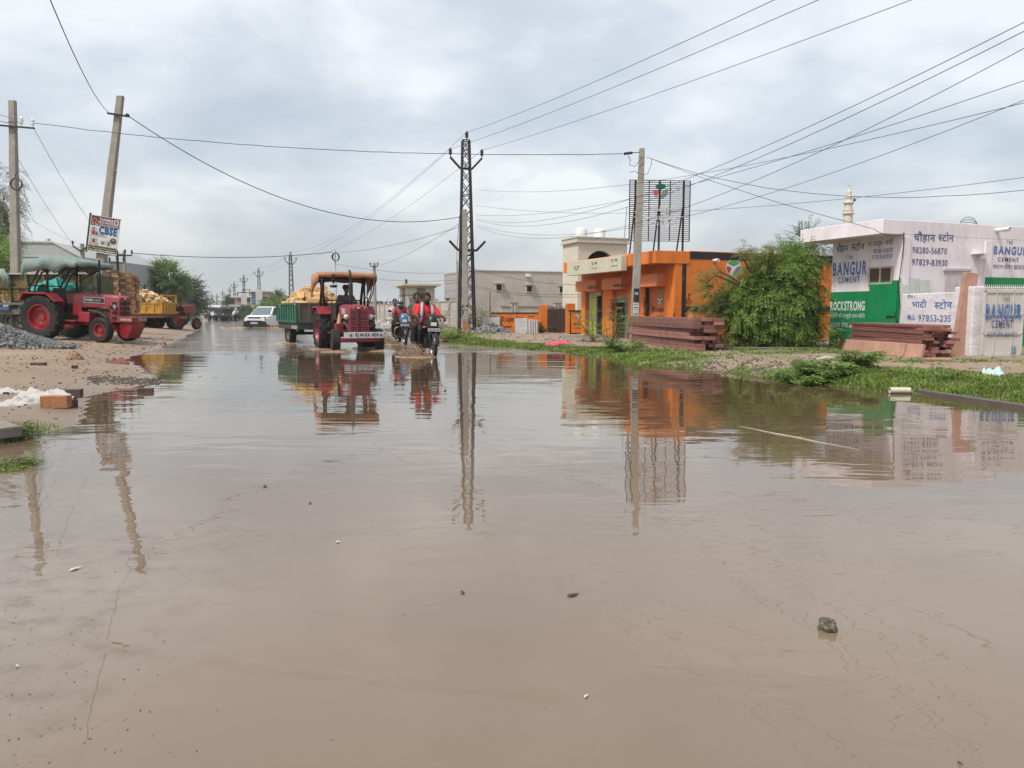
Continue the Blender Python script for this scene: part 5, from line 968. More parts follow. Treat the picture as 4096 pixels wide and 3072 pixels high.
# ---------------------------------------------------------------- things lying on the banks
def brick(lab, u, v, L_, W_, H_, rz, m, rx=0, z=None, ry=0, name='brick', cat='brick', bev=.006, group=None):
    p = G(u, v, .03 if z is None else z); zz = ground_z(p.x, p.y) if z is None else z; o = thing(name, lab, cat, (p.x, p.y, max(zz, -.03)), rz, group, rx, ry); mb = MB(); n_ = 5; vs = []
    mb.b2((-L_ / 2, -W_ / 2, 0), (L_ / 2, W_ / 2, H_)); mb.build('block', m, o, bevel=bev); return o
bm_ = M('brick_orange', (.34, .15, .07), .9, var=.3, bump=.6, bscale=25, dirt=(.16, .10, .06), damt=.7, dscale=6)
bd_ = M('brick_wet', (.075, .05, .04), .7, var=.3, bump=.4)
brick('orange brick lying on wet mud in front of the white sack', 226, 1628, .30, .13, .145, R(6), bm_, bev=.01)
brick('wet brown brick half hidden behind the orange brick', 268, 1622, .22, .12, .09, R(-20), bd_)
brick('black wet brick behind the crumpled white sack', 285, 1582, .26, .12, .10, R(10), bd_)
brick('dark broken brick standing in the shallow water', 583, 1572, .2, .1, .07, R(14), bd_, z=-.015)
brick('thin dark tile lying flat on the wet bank', 155, 1478, .25, .12, .05, R(5), bd_)
brick('small red brick piece on the wet bank', 300, 1485, .11, .09, .06, R(30), bd_)
brick('reddish flat stone awash at the water edge', 500, 1560, .5, .16, .018, R(8), M('wet_red_stone', (.16, .065, .045), .5), z=-.008)
sl2 = brick('thick grey concrete slab jutting from the bank at the frame edge', -95, 1740, .62, .45, .10, R(-30), M('slab_concrete', (.19, .175, .15), .9, bump=.4, dirt=(.18, .16, .13), damt=.6), z=.06, name='concrete_slab', cat='slab', bev=.012, ry=R(4))
def sack(name, lab, cat, u, v, rx_, ry_, hgt, seed, m, rz=0, z=None):
    p = G(u, v, .05); o = thing(name, lab, cat, (p.x, p.y, ground_z(p.x, p.y) if z is None else z), rz); mb = MB(); n_ = 26
    vs = []; rnd = random.Random(seed)
    for j in range(n_ + 1):
        for i in range(n_ + 1):
            x, y = i / n_ * 2 - 1, j / n_ * 2 - 1; r_ = math.sqrt(x * x + y * y); edge = 1 + .3 * noise.noise(Vector((math.atan2(y, x) * 1.4, seed, 0)))
            f = max(0, 1 - (r_ / edge) ** 2); z_ = hgt * f ** .6 * (.25 + 1.5 * abs(noise.noise(Vector((x * 1.7, y * 1.7, seed))))) + .75 * hgt * (.5 - abs(noise.noise(Vector((x * 4.5 + y, y * 3, seed + 3))))) * f ** .4
            vs.append((x * rx_, y * ry_, z_ + .004 if r_ < edge else -.05))
    mb.add(vs, [(j * (n_ + 1) + i, j * (n_ + 1) + i + 1, (j + 1) * (n_ + 1) + i + 1, (j + 1) * (n_ + 1) + i) for j in range(n_) for i in range(n_)]); mb.build('cloth', m, o, smooth=True); return o
sackm = M('white_sack', (.40, .385, .37), .7, var=.08, dirt=(.35, .31, .27), damt=.5, dscale=6)
sack('plastic_sack', 'crumpled white plastic sack lying between wet bricks', 'sack', 175, 1592, .38, .20, .13, 1, sackm, R(-8)); sack('plastic_sack', 'smaller dirty white sack trailing towards the frame edge', 'sack', 85, 1612, .24, .14, .08, 2, sackm, R(20)); sack('plastic_sack', 'flat white sack strip on mud behind the bricks', 'sack', 15, 1565, .3, .12, .06, 3, sackm, 0)
sack('pink_cloth', 'crumpled bright pink cloth on the stony verge', 'cloth', 2232, 1386, .42, .3, .10, 4, M('pink_cloth', (.60, .05, .14), .7)); sack('plastic_bag', 'pale blue plastic bag on the grassy verge', 'plastic bag', 3970, 1530, .17, .12, .12, 5, M('bag_blue', (.42, .55, .54), .4)); sack('plastic_bag', 'small white wrapper on the verge weeds', 'plastic bag', 3305, 1457, .22, .1, .05, 6, sackm); sack('plastic_bag', 'white scrap at the water edge by the weeds', 'plastic bag', 3240, 1520, .08, .07, .08, 7, sackm, z=0.0); sack('red_rags', 'torn red rags on the wet bank near the puddle', 'rag', 470, 1452, .24, .11, .12, 8, M('rag_red', (.17, .075, .055), .9)); sack('red_rags', 'small brown rag heap on the wet bank', 'rag', 300, 1447, .18, .12, .10, 9, M('rag_brown', (.20, .12, .08), .9)); sack('plastic_scrap', 'crumpled white scrap beneath the parked tractor belly', 'scrap', 235, 1340, .45, .3, .18, 10, sackm)
rk = thing('rubble_stone', 'rough grey stone poking out of the foreground water', 'stone', G(3312, 2518)); mb = MB(); vs = []
for th in range(13):
    for ph in range(20):
        a, b = th / 12 * math.pi, ph / 20 * 6.283; d = Vector((math.sin(a) * math.cos(b), math.sin(a) * math.sin(b), math.cos(a))); k = 1 + .34 * noise.noise(d * 1.6 + Vector((4, 2, 1))) + .22 * noise.noise(d * 5); vs.append((d.x * .037 * k, d.y * .03 * k, d.z * .037 * k + .004))
mb.add(vs, [(i * 20 + k, (i + 1) * 20 + k, (i + 1) * 20 + (k + 1) % 20, i * 20 + (k + 1) % 20) for i in range(12) for k in range(20)]); mb.build('stone', M('grey_rubble', (.10, .085, .06), .9, var=.5, scale=60, bump=1, bscale=90, dirt=(.28, .25, .2), damt=.7, dscale=40), rk)
pp = thing('pvc_pipe', 'cream plastic pipe end lying half in the water at the verge', 'pipe', G(3558, 1574), R(-4)); mb = MB(); mb.lathe((0, 0, .045), [(.042, -.0), (.042, .27), (.035, .27), (.035, 0), (.042, 0)], 18, 'x'); mb.build('pipe', M('pvc_cream', (.50, .46, .36), .5), pp, smooth=False)
mb = MB(); e0, e1 = G(3640, 1566), G(4200, 1650); mb.box((0, 0, 0), ((e1 - e0).length, .14, .05)); o = mb.build('edge_plank', M('wet_plank', (.09, .075, .06), .6)); o.location = (e0 + e1) / 2 + Vector((0, 0, .02)); o.rotation_euler = (0, 0, math.atan2(e1.y - e0.y, e1.x - e0.x)); tag(o, 'dark wet edging plank along the verge water line', 'plank')
# red sandstone stacks
def slabs(lab, group, base, rz, cols, layers, L_, W_, H_, seed, m, dz=.004):
    rnd = random.Random(seed); M0 = Matrix.Translation(base) @ Matrix.Rotation(rz, 4, 'Z'); proto = []
    for v in range(4):
        mb = MB(); l_ = L_ * (1, .97, .93, .985)[v]; n_ = 8; vs = []
        for i in range(n_ + 1):
            y = -l_ * i / n_; j = lambda a: .012 * noise.noise(Vector((y * 3, a, seed + v)))
            vs += [(j(1), y, 0), (W_ + j(2), y, 0), (W_ + j(3), y, H_ + j(4) * .3), (j(5), y, H_ + j(6) * .3)]
        mb.add(vs, [(i * 4 + k, i * 4 + (k + 1) % 4, i * 4 + 4 + (k + 1) % 4, i * 4 + 4 + k) for i in range(n_) for k in range(4)] + [(3, 2, 1, 0), tuple(n_ * 4 + k for k in range(4))])
        proto.append(mb)
    first = {}
    for c in range(cols):
        for k in range(layers):
            v = rnd.randrange(4)
            if v not in first: o = proto[v].build('stone_slab', m, bevel=.006); first[v] = o
            else: o = first[v].copy(); COL.objects.link(o)
            o.matrix_basis = M0 @ Matrix.Translation((c * (W_ + .012) + rnd.gauss(0, .01), rnd.uniform(-.18, .22) * (1 if L_ > 3 else .5), k * (H_ + dz))) @ Matrix.Rotation(rnd.gauss(0, .006), 4, 'Z'); tag(o, lab, 'stone slab', group)
b = G(2796, 1413, .10); d_ = G(2512, 1375, .10) - b; rz = math.atan2(-d_.x, d_.y)
b2_ = b + d_; slabs('long red sandstone slab piled in the stack before the orange depot', 'sandstone slabs in the stack before the depot', (b2_.x, b2_.y, ground_z(b2_.x, b2_.y) - .02), rz, 3, 9, d_.length, .215, .088, 1, redstone)
b = G(3700, 1436, .13); d_ = G(3400, 1400, .13) - b; rz = math.atan2(-d_.x, d_.y); b2_ = b + d_
slabs('thin red sandstone slab piled in the stack before the white shop', 'sandstone slabs in the stack before the white shop', (b2_.x, b2_.y, ground_z(b.x, b.y) + .02), rz, 4, 10, d_.length, .15, .062, 2, M('red_sandstone_fresh', (.25, .105, .085), .8, orand=.3, var=.2, bump=.3, dirt=(.17, .07, .06), damt=.4))
for u0, v0, u1, v1, hh_, lab in ((3352, 1408, 3622, 1434, .30, 'long pink slab propped on edge against the right-hand sandstone stack'), (3628, 1436, 3692, 1441, .30, 'short pink slab propped on edge at the sandstone stack end')):
    a, c = G(u0, v0, .13), G(u1, v1, .13); d = c - a; o = thing('edge_slab', lab, 'stone slab', (a.x, a.y, ground_z(a.x, a.y) - .02), math.atan2(d.y, d.x), None, R(-12)); mb = MB(); mb.b2((0, -.08, 0), (d.length, 0, hh_)); mb.build('slab', pinkstone, o, bevel=.012)
for u, v, L_, W_, H_, rz, m, lab in ((3175, 1388, .62, .35, .10, .1, pinkstone, 'flat pink stone lying under the thorn tree'), (3060, 1385, 1.7, .2, .10, -.05, redstone, 'long dark beam lying under the thorn tree'), (3100, 1394, 2.6, .16, .03, -.1, MATS['slab_concrete'], 'thin grey strip lying on grass under the thorn tree'), (3750, 1442, .45, .2, .05, -.1, pinkstone, 'pink stone offcut lying by the whitewashed wall'), (1755, 1352, 1.6, .7, .06, .1, M('red_flagstone', (.34, .17, .11), .8), 'reddish flagstone at the water edge beside the red shirted rider'), (1765, 1362, 1.7, .7, .05, .0, MATS['red_flagstone'], 'lower reddish flagstone touching the water'), (2340, 1352, 1.6, .3, .12, .05, MATS['step_concrete'], 'grey kerb stone in front of the badge panel')): brick(lab, u, v, L_, W_, H_, rz, m, name='flat_stone', cat='stone slab', z=max(.03, ground_z(*G(u, v, .08).to_2d())))
for u0, u1, vt, vb, Y, lab, rz, th in ((1930, 2000, 1268, 1318, 35.5, 'grey veined marble sheet leaning behind the gravel heap', .1, .12), (2062, 2112, 1272, 1338, 33.5, 'large pale marble slab leaning at the orange wall', .15, .10)):
    a, c = D(u0, vb, Y), D(u1, vt, Y); o = thing('marble_slab', lab, 'marble slab', (a.x, a.y, .06), rz, None, R(-10)); mb = MB(); w_ = (c.x - a.x); mb.b2((0, 0, 0), (w_, th, c.z - .06)); mb.build('slab', M('marble_grey', (.40, .40, .39), .4, var=.2, scale=2.5, stretch=(1, 1, 3)), o, bevel=.006)
for k in range(4): a = D(2118 + k * 9, 1335, 33.3); zt = D(2118, 1275 + k, 33.3).z; o = thing('marble_slab', 'thin marble sheet stacked on edge against the orange wall pillar', 'marble slab', (a.x, a.y, .06), .15, 'marble sheets on edge by the pillar', R(-10)); mb = MB(); mb.b2((0, 0, 0), (.07, .9, zt - .06)); mb.build('slab', MATS['marble_grey'], o, bevel=.006)
# ---------------------------------------------------------------- vehicles
def place(u, v, z=0.0): p = G(u, v, z); return Vector((p.x, p.y, z))
tred = M('tractor_red', (.25, .009, .018), .34, var=.08, spec=.5, dirt=(.17, .085, .06), damt=.55, dscale=3)
tmar = M('tractor_maroon', (.22, .014, .030), .38, var=.1, spec=.5, dirt=(.17, .09, .07), damt=.55, dscale=3)
grime = M('engine_grime', (.05, .035, .03), .75, var=.5, scale=9, dirt=(.16, .05, .045), damt=.5, dscale=5)
blackp = M('black_plastic', (.014, .014, .015), .5, var=.2); lens = M('lamp_glass', (.55, .55, .52), .1, spec=.8)
seatm = M('seat_black', (.016, .016, .018), .6, var=.2); plate_w = M('plate_white', (.55, .53, .56), .5, var=.04)
def wheel(parent, name, c, r, w_, rimr, rim_m, lugs=0, ribs=False, steer=0, dish=.3, holes=True):
    mb = MB(); h = w_ / 2; k = r - rimr
    prof = [(rimr, -h * .78), (rimr + k * .45, -h), (r - k * .18, -h * .98), (r, -h * .72), (r, h * .72), (r - k * .18, h * .98), (rimr + k * .45, h), (rimr, h * .78)]
    if ribs: prof[3:5] = [(r, -h * .72), (r, -h * .3), (r - .012, -h * .27), (r - .012, -h * .18), (r, -h * .15), (r, h * .15), (r - .012, h * .18), (r - .012, h * .27), (r, h * .3), (r, h * .72)]
    mb.lathe((0, 0, 0), prof, 36, 'y')
    for k_ in range(lugs):
        for s in (-1, 1):
            a = (k_ + (.25 if s > 0 else 0)) / lugs * 2 * math.pi; a2 = a + .17
            mb.bar(((r + .012) * math.cos(a), s * .01, (r + .012) * math.sin(a)), ((r - .02) * math.cos(a2), s * h * .98, (r - .02) * math.sin(a2)), .05, .055)
    o = mb.build(name, rubber, parent, auto=40); o.location = c; o.rotation_euler = (0, 0, steer)
    mb = MB(); d = w_ * dish
    for s in (-1, 1):
        mb.lathe((0, 0, 0), [(rimr + .012, s * h * .8), (rimr - .01, s * h * .82), (rimr - .03, s * h * .6), (rimr - .05, s * (h * .8 - d)), (rimr * .62, s * (h * .7 - d)), (rimr * .55, s * (h * .95 - d)), (rimr * .3, s * (h * 1.0 - d)), (rimr * .27, s * (h * 1.15 - d)), (.001, s * (h * 1.18 - d))], 28, 'y')
        if holes:
            for k_ in range(8): a = k_ / 8 * 6.283; mb.ell((rimr * .42 * math.cos(a), s * (h * 1.02 - d), rimr * .42 * math.sin(a)), (.018, .02, .018), 6)
    mb.build('rim', rim_m, o, auto=40); return o
def tractor(name, label, loc, rz, rx, ry, body, tarp, ch, prof, valance, plate, steer=0, sc=1, side_text=None, cover=None, bumper='plate', visor=False):
    """facing +x; ground below the origin, half-way between the axles"""
    o = thing(name, label, 'tractor', loc, rz, None, rx, ry, sc)
    for s in (-1, 1):
        wheel(o, 'rear_wheel', (-.92, s * .66, .64), .64, .36, .36, body, lugs=17, dish=.5); wheel(o, 'front_wheel', (.95, s * .62, .36), .36, .235, .19, body, ribs=True, steer=steer, dish=.35)
        mb = MB(); a0 = [(-1.54, 1.10), (-1.42, 1.345), (-.62, 1.365), (-.34, 1.13), (-.37, 1.10), (-.65, 1.32), (-1.39, 1.30), (-1.50, 1.09)]
        mb.prism(a0, s * .46, s * .86); mb.prism([(-1.42, 1.30), (-.62, 1.32), (-.36, 1.1), (-.36, .95), (-.9, .8), (-1.42, 1.0)], s * .455, s * .475); mb.build('fender', body, o, bevel=.01)
    mb = MB(); mb.b2((-1.15, -.2, .45), (.2, .2, .82)); mb.b2((-1.25, -.28, .5), (-.7, .28, .95)); mb.b2((.2, -.19, .5), (1.0, .19, .95)); mb.tube([(-.92, -.6, .64), (-.92, .6, .64)], .09, 10)
    mb.b2((.15, .16, .78), (.8, .24, .92)); mb.tube([(.25, -.22, .9), (.6, -.26, .86), (.85, -.2, .7)], .045, 8); mb.tube([(.25, .22, .9), (.6, .26, .86), (.85, .2, .7)], .045, 8); mb.b2((.3, -.3, .52), (.55, .3, .66)); mb.tube([(.4, -.28, .62), (.5, -.28, .86)], .06, 8)
    mb.build('engine', grime, o, bevel=.015)
    mb = MB(); mb.tube([(.95, -.6, .38), (.95, .6, .38)], .05, 8); mb.b2((.85, -.16, .34), (1.15, .16, .5)); mb.tube([(-.1, .25, .52), (.9, .48, .42)], .02, 6); mb.tube([(-.1, -.25, .52), (.9, -.48, .42)], .02, 6); mb.build('front_axle', body, o)
    # bonnet with separate nose
    mb = MB(); yy = .265
    def arch(x, zb, zt, w_): return [(x, -w_, zb), (x, -w_, zt - .09), (x, -w_ * .86, zt - .02), (x, -w_ * .5, zt), (x, w_ * .5, zt), (x, w_ * .86, zt - .02), (x, w_, zt - .09), (x, w_, zb)]
    secs = [arch(-.22, .72, 1.40, .27), arch(.05, .76, 1.42, .27), arch(.06, .98, 1.42, .27), arch(.80, 1.03, 1.395, .265), arch(.98, .95, 1.385, .262)]
    vs = [p for s_ in secs for p in s_]; n_ = 8; fs = [(i * n_ + k, i * n_ + k + 1, (i + 1) * n_ + k + 1, (i + 1) * n_ + k) for i in range(len(secs) - 1) for k in range(n_ - 1)] + [tuple(range(n_)), tuple((len(secs) - 1) * n_ + k for k in range(n_ - 1, -1, -1))]
    mb.add(vs, fs); mb.build('bonnet', body, o, auto=35)
    mb = MB(); secs = [arch(.985, .60, 1.387, .272), arch(1.22, .60, 1.375, .272), arch(1.27, .62, 1.34, .262)]; vs = [p for s_ in secs for p in s_]; fs = [(i * n_ + k, i * n_ + k + 1, (i + 1) * n_ + k + 1, (i + 1) * n_ + k) for i in range(2) for k in range(n_ - 1)] + [tuple(range(n_)), tuple(2 * n_ + k for k in range(n_ - 1, -1, -1))]; mb.add(vs, fs)
    nose = mb.build('nose', body, o, auto=35)
    mb = MB()
    for k in range(4):
        z = .68 + k * .145
        for s in (-1, 1):
            if visor:
                for j in range(2): mb.b2((1.262, s * .075, z + j * .06), (1.2725, s * .235, z + j * .06 + .026))
            else: mb.b2((1.262, s * .06, z), (1.2725, s * .23, z + .085)); mb.b2((1.04, s * .2725, z), (1.20, s * .275, z + .085))
    for s in (-1, 0, 1): mb.b2((1.262, s * .034 - .008, .64), (1.276, s * .034 + .008, 1.24))
    mb.build('grille', blackp, nose)
    mb = MB(); mb.lathe((1.25, 0, 1.295), [(.001, .045), (.03, .042), (.045, .02), (.045, 0)], 16, 'x'); mb.v = [(x, y * 1.3, (z - 1.295) * .7 + 1.295) for x, y, z in mb.v]; mb.build('badge', chrome, nose)
    for s in (-1, 1):
        mb = MB(); mb.lathe((1.12, s * .345, 1.05), [(.03, -.1), (.075, -.02), (.085, .03), (.085, .06)], 16, 'x'); mb.bar((1.12, s * .27, 1.05), (1.1, s * .34, 1.05), .04); hl = mb.build('headlight', blackp, o, smooth=True); mb = MB(); mb.lathe((1.12, s * .345, 1.05), [(.078, .055), (.06, .075), (.001, .085)], 16, 'x'); mb.build('lens', lens, hl, smooth=True)
    mb = MB(); mb.tube([(.47, -.06, 1.38), (.47, -.06, 1.5)], .03, 8); mb.lathe((.47, -.06, 1.45), [(.03, 0), (.062, .02), (.065, .55), (.03, .6)], 14); mb.tube([(.47, -.06, 2.0), (.47, -.06, 2.22), (.44, -.06, 2.33), (.34, -.06, 2.38)] if visor else [(.47, -.06, 2.0), (.47, -.06, 2.40)], .033, 10); mb.build('exhaust_pipe', blackp, o, auto=40)
    if not visor: mb = MB(); mb.tube([(.18, .02, 1.38), (.18, .02, 1.52)], .05, 10); mb.lathe((.18, .02, 1.5), [(.05, 0), (.11, .02), (.12, .08), (.115, .15), (.10, .17), (.001, .18)], 16); mb.build('air_filter', M('filter_grey', (.12, .13, .12), .5), o, auto=40)
    mb = MB(); mb.b2((.12, -.50, .56), (.48, -.30, .86)); mb.b2((.12, .30, .56), (.48, .50, .80)); mb.build('battery_box', body, o, bevel=.015)
    mb = MB(); mb.b2((-.85, -.24, .98), (-.4, .24, 1.08)); mb.prism([(-.88, 1.04), (-.78, 1.04), (-.86, 1.52), (-.94, 1.5)], -.24, .24); mb.b2((-.75, -.1, .8), (-.5, .1, .98)); mb.build('seat', seatm, o, bevel=.03)
    mb = MB(); mb.tube([(-.1, 0, 1.2), (-.28, 0, 1.5)], .025, 8); ring = [Vector((-.28, 0, 1.5)) + Matrix.Rotation(R(-28), 3, 'Y') @ Vector((.19 * math.cos(a / 18 * 6.283), .19 * math.sin(a / 18 * 6.283), 0)) for a in range(18)]; mb.tube(ring, .014, 6, closed=True)
    for a in (0, 6, 12): mb.bar(ring[a], (-.28, 0, 1.5), .015)
    mb.build('steering_wheel', blackp, o, auto=40)
    mb = MB(); mb.b2((-.62, .2, .56), (.1, .62, .6)); mb.b2((-.62, -.62, .56), (.1, -.2, .6)); mb.b2((-.24, -.26, .75), (-.2, .26, 1.38)); mb.build('footplate', body, o)
    fm = M('rollbar_brown', (.035, .018, .016), .5, var=.2); mb = MB()
    for s in (-1, 1):
        mb.tube([(-1.38, s * .62, 1.34), (-1.36, s * .62, 1.5), (-1.0, s * .62, ch - .32), (-.72, s * .62, ch - .22)], .03, 6); mb.tube([(-.78, s * .62, 1.34), (-.78, s * .62, ch - .2)], .034, 6); mb.tube([(-1.2, s * .62, 1.34), (-1.18, s * .62, 1.52), (-.95, s * .62, 1.95), (-.76, s * .62, 2.0)], .026, 6)
        mb.tube([(-.7, s * .62, 1.75), (.25, s * .66, ch - .1)] if not visor else [(-.3, s * .62, 1.36), (-.18, s * .74, 1.75), (-.1, s * .78, ch - .25)], .02, 6)
        if visor: mb.tube([(-.5, s * .62, 1.36), (-.42, s * .74, 1.75), (-.4, s * .78, ch - .25)], .02, 6); mb.tube([(-.78, s * .6, 1.34), (-.78, s * .6, 1.62), (-.3, s * .6, 1.62), (-.3, s * .6, 1.36)], .018, 6)
        else: mb.tube([(-1.5, s * .62, ch - .5), (-1.36, s * .62, 1.5)], .02, 6)
    mb.tube([(-.78, -.62, ch - .22), (-.78, .62, ch - .22)], .03, 6); mb.tube([(-1.36, -.62, 1.55), (-1.36, .62, 1.55)], .02, 6); mb.build('roll_frame', fm, o, smooth=True)
    # tarpaulin: cross sections along x of (x, z, drop at the sides)
    mb = MB(); W = .80 if not visor else .86; vs = []; nn = 15; rnd = random.Random(4)
    fine = []
    for (x0, z0, d0), (x1, z1, d1) in zip(prof, prof[1:]):
        for k in range(5): t = k / 5; fine.append((x0 + (x1 - x0) * t, z0 + (z1 - z0) * t, d0 + (d1 - d0) * t))
    fine.append(prof[-1])
    for x, z, d in fine:
        for i in range(nn):
            t = i / (nn - 1) * 2 - 1; 
            if abs(t) < .72: y = t / .72 * W; zz = z + .02 * (1 - (y / W) ** 2)
            else: s = (abs(t) - .72) / .28; y = math.copysign(W + .015 * math.sin(s * 3), t); zz = z - d * s
            j = noise.noise(Vector((x * 2.5, y * 2.5, zz * 2 + 5))) * .03 * (1.4 if abs(t) > .7 else .7) - .028 * abs(noise.noise(Vector((x * 7, y * 5, zz * 3)))); vs.append((x + j * .5, y + j * .4, zz + j))
    m_ = len(fine); mb.add(vs, [(i * nn + k, i * nn + k + 1, (i + 1) * nn + k + 1, (i + 1) * nn + k) for i in range(m_ - 1) for k in range(nn - 1)])
    # front and back valances
    for row, xo in ((0, -.02), (m_ - 1, .02)):
        v0 = [vs[row * nn + k] for k in range(2, nn - 2)]; mb.add(v0 + [(x + xo, y, z - valance - .02 * math.sin(y * 9)) for x, y, z in v0], [(k, k + 1, len(v0) + k + 1, len(v0) + k) for k in range(len(v0) - 1)])
    cn = mb.build('canopy', tarp, o, smooth=True); sd_ = cn.modifiers.new('thickness', 'SOLIDIFY'); sd_.thickness = .012
    # bumper and number plate
    mb = MB()
    if bumper == 'weight':
        mb.b2((1.2, -.1, .36), (1.5, .1, .46)); mb.prism([(1.30, .60), (1.72, .60), (1.72, .50), (1.55, .14), (1.38, .14), (1.30, .3)], -.30, .30); mb.build('front_weight', body, o, bevel=.012); mb = MB(); mb.b2((1.28, -.36, .62), (1.74, .36, .78)); bb = mb.build('tool_tray', M('tray_red', (.23, .05, .035), .7), o, bevel=.006)
        mb = MB(); text(mb, plate, Matrix.Translation((1.746, -.06, .67)) @ Matrix.Rotation(R(90), 4, 'Z') @ Matrix.Rotation(R(90), 4, 'X'), w=.40, h=.12, bold=.02); mb.build('lettering', letter_white, bb)
        mb = MB(); text(mb, plate, Matrix.Translation((1.38, -.366, .67)) @ Matrix.Rotation(R(90), 4, 'X'), w=.34, h=.09, bold=.02); mb.build('lettering', letter_white, bb)
        mb = MB()
        for k in range(10): mb.box((.8 + k * .06, -.3, .42), (.02, .02, .08))
        mb.build('hanging_fringe', blackp, o)
    else:
        mb = MB(); mb.b2((1.28, -.55, .36), (1.36, .55, .47)); mb.b2((1.0, -.2, .36), (1.28, .2, .44)); mb.build('bumper', body, o, bevel=.01); mb = MB(); mb.b2((1.36, -.46, .46), (1.385, .66, .63)); bb = mb.build('number_board', plate_w, o)
        mb = MB(); text(mb, plate, Matrix.Translation((1.392, -.15, .505)) @ Matrix.Rotation(R(90), 4, 'Z') @ Matrix.Rotation(R(90), 4, 'X'), w=.66, h=.14, bold=.03)
        for y in (-.27, .58):
            for k in range(8): a = k / 8 * 6.283; mb.bar((1.392, y + .012 * math.cos(a), .545 + .012 * math.sin(a)), (1.392, y + .045 * math.cos(a), .545 + .045 * math.sin(a)), .008)
        mb.build('lettering', blackp, bb)
    if side_text:
        for s in (-1, 1):
            mb = MB(); mb.b2((.12, s * .266, 1.13), (.80, s * .2785, 1.30), 0); mb.b2((.135, s * .2786, 1.145), (.785, s * .281, 1.285), 1); M4 = Matrix.Translation((.16 if s < 0 else .76, s * .2835, 1.185)) @ (Matrix.Rotation(0, 4, 'Z') if s < 0 else Matrix.Rotation(R(180), 4, 'Z')) @ Matrix.Rotation(R(90), 4, 'X')
            text(mb, side_text[0], M4, w=.30, h=.12, bold=.03, mat=0); text(mb, side_text[1], M4 @ Matrix.Translation((.33, 0, 0)), w=.20, h=.09, bold=.02, mat=0); text(mb, side_text[2], M4 @ Matrix.Translation((.545, 0, 0)), w=.10, h=.08, bold=.02, mat=2); mb.build('decal', [letter_white, blackp, M('decal_red', (.30, .02, .02), .5)], o)
    else:
        for s in (-1, 1): mb = MB(); mb.b2((.15, s * .264, 1.12), (.7, s * .279, 1.30)); mb.build('decal', M('decal_pale', (.38, .32, .36), .4), o)
    return o
# parked tractor
pf = Vector((-12.05, 23.9, 0)); hd = R(-8); fx = Vector((math.cos(hd), math.sin(hd), 0))
pA = D(406, 1376, 23.9); pR = pA - fx * (.95 * 1.06) - Vector((-fx.y, fx.x, 0)) * (-.62 * 1.06)
zf = ground_z(*(pR + fx * 1.0).to_2d()); zr_ = ground_z(*(pR - fx * .97).to_2d()); zr_ = max(zr_, zf + .02)
parked = tractor('parked_tractor', 'parked red tractor with a pale green canopy and red weight box on the muddy bank', (pR.x, pR.y, (zf + zr_) / 2 + .03), hd, 0, R(3.2), tred, M('tarp_green', (.17, .225, .21), .7, var=.2, dirt=(.16, .24, .22), damt=.5, dscale=3), 2.42, [(-1.48, 2.14, .40), (-1.38, 2.32, .42), (-.98, 2.36, .36), (-.74, 2.46, .40), (-.40, 2.43, .50), (-.10, 2.36, .22), (.30, 2.31, .15)], .13, 'RJ 44 RA 7678', steer=R(-6), sc=1.06, side_text=('Mahindra', '265 DI XP', 'PLUS'), bumper='weight')
f0 = place(1430, 1404); r0 = place(1356, 1388); hv = Vector((f0.x - r0.x, f0.y - r0.y, 0)); hm = math.atan2(-.915, .40)
mid = Vector((f0.x, f0.y, 0)) - Vector((math.cos(hm), math.sin(hm), 0)) * .95
mov = tractor('moving_tractor', 'maroon tractor with a brown tarpaulin canopy driving through the flood water', (mid.x, mid.y, -.08), hm, 0, 0, tmar, M('tarp_brown', (.36, .18, .095), .7, var=.16, dirt=(.22, .10, .05), damt=.5, dscale=3), 2.42, [(-1.50, 2.24, .62), (-1.35, 2.34, .60), (-.85, 2.36, .42), (-.4, 2.36, .34), (-.12, 2.34, .22)], .15, 'RJ 44 RA 1424', steer=R(-6), visor=True)
mb = MB(); mb.tube([(-.05, -.45, 2.3), (-.05, -.45, 2.02)], [.05, .03], 8); mb.ell((-.05, -.45, 2.24), (.07, .06, .05), 8); mb.ell((-.05, -.45, 1.94), (.08, .12, .045), 10); mb.build('hanging_tassel', blackp, mov, smooth=True)
mb = MB()
for s in (-1, 1): mb.ell((1.268, s * .16, 1.30), (.006, .035, .035), 10)
mb.build('decal', M('decal_gold', (.45, .20, .10), .5), mov)
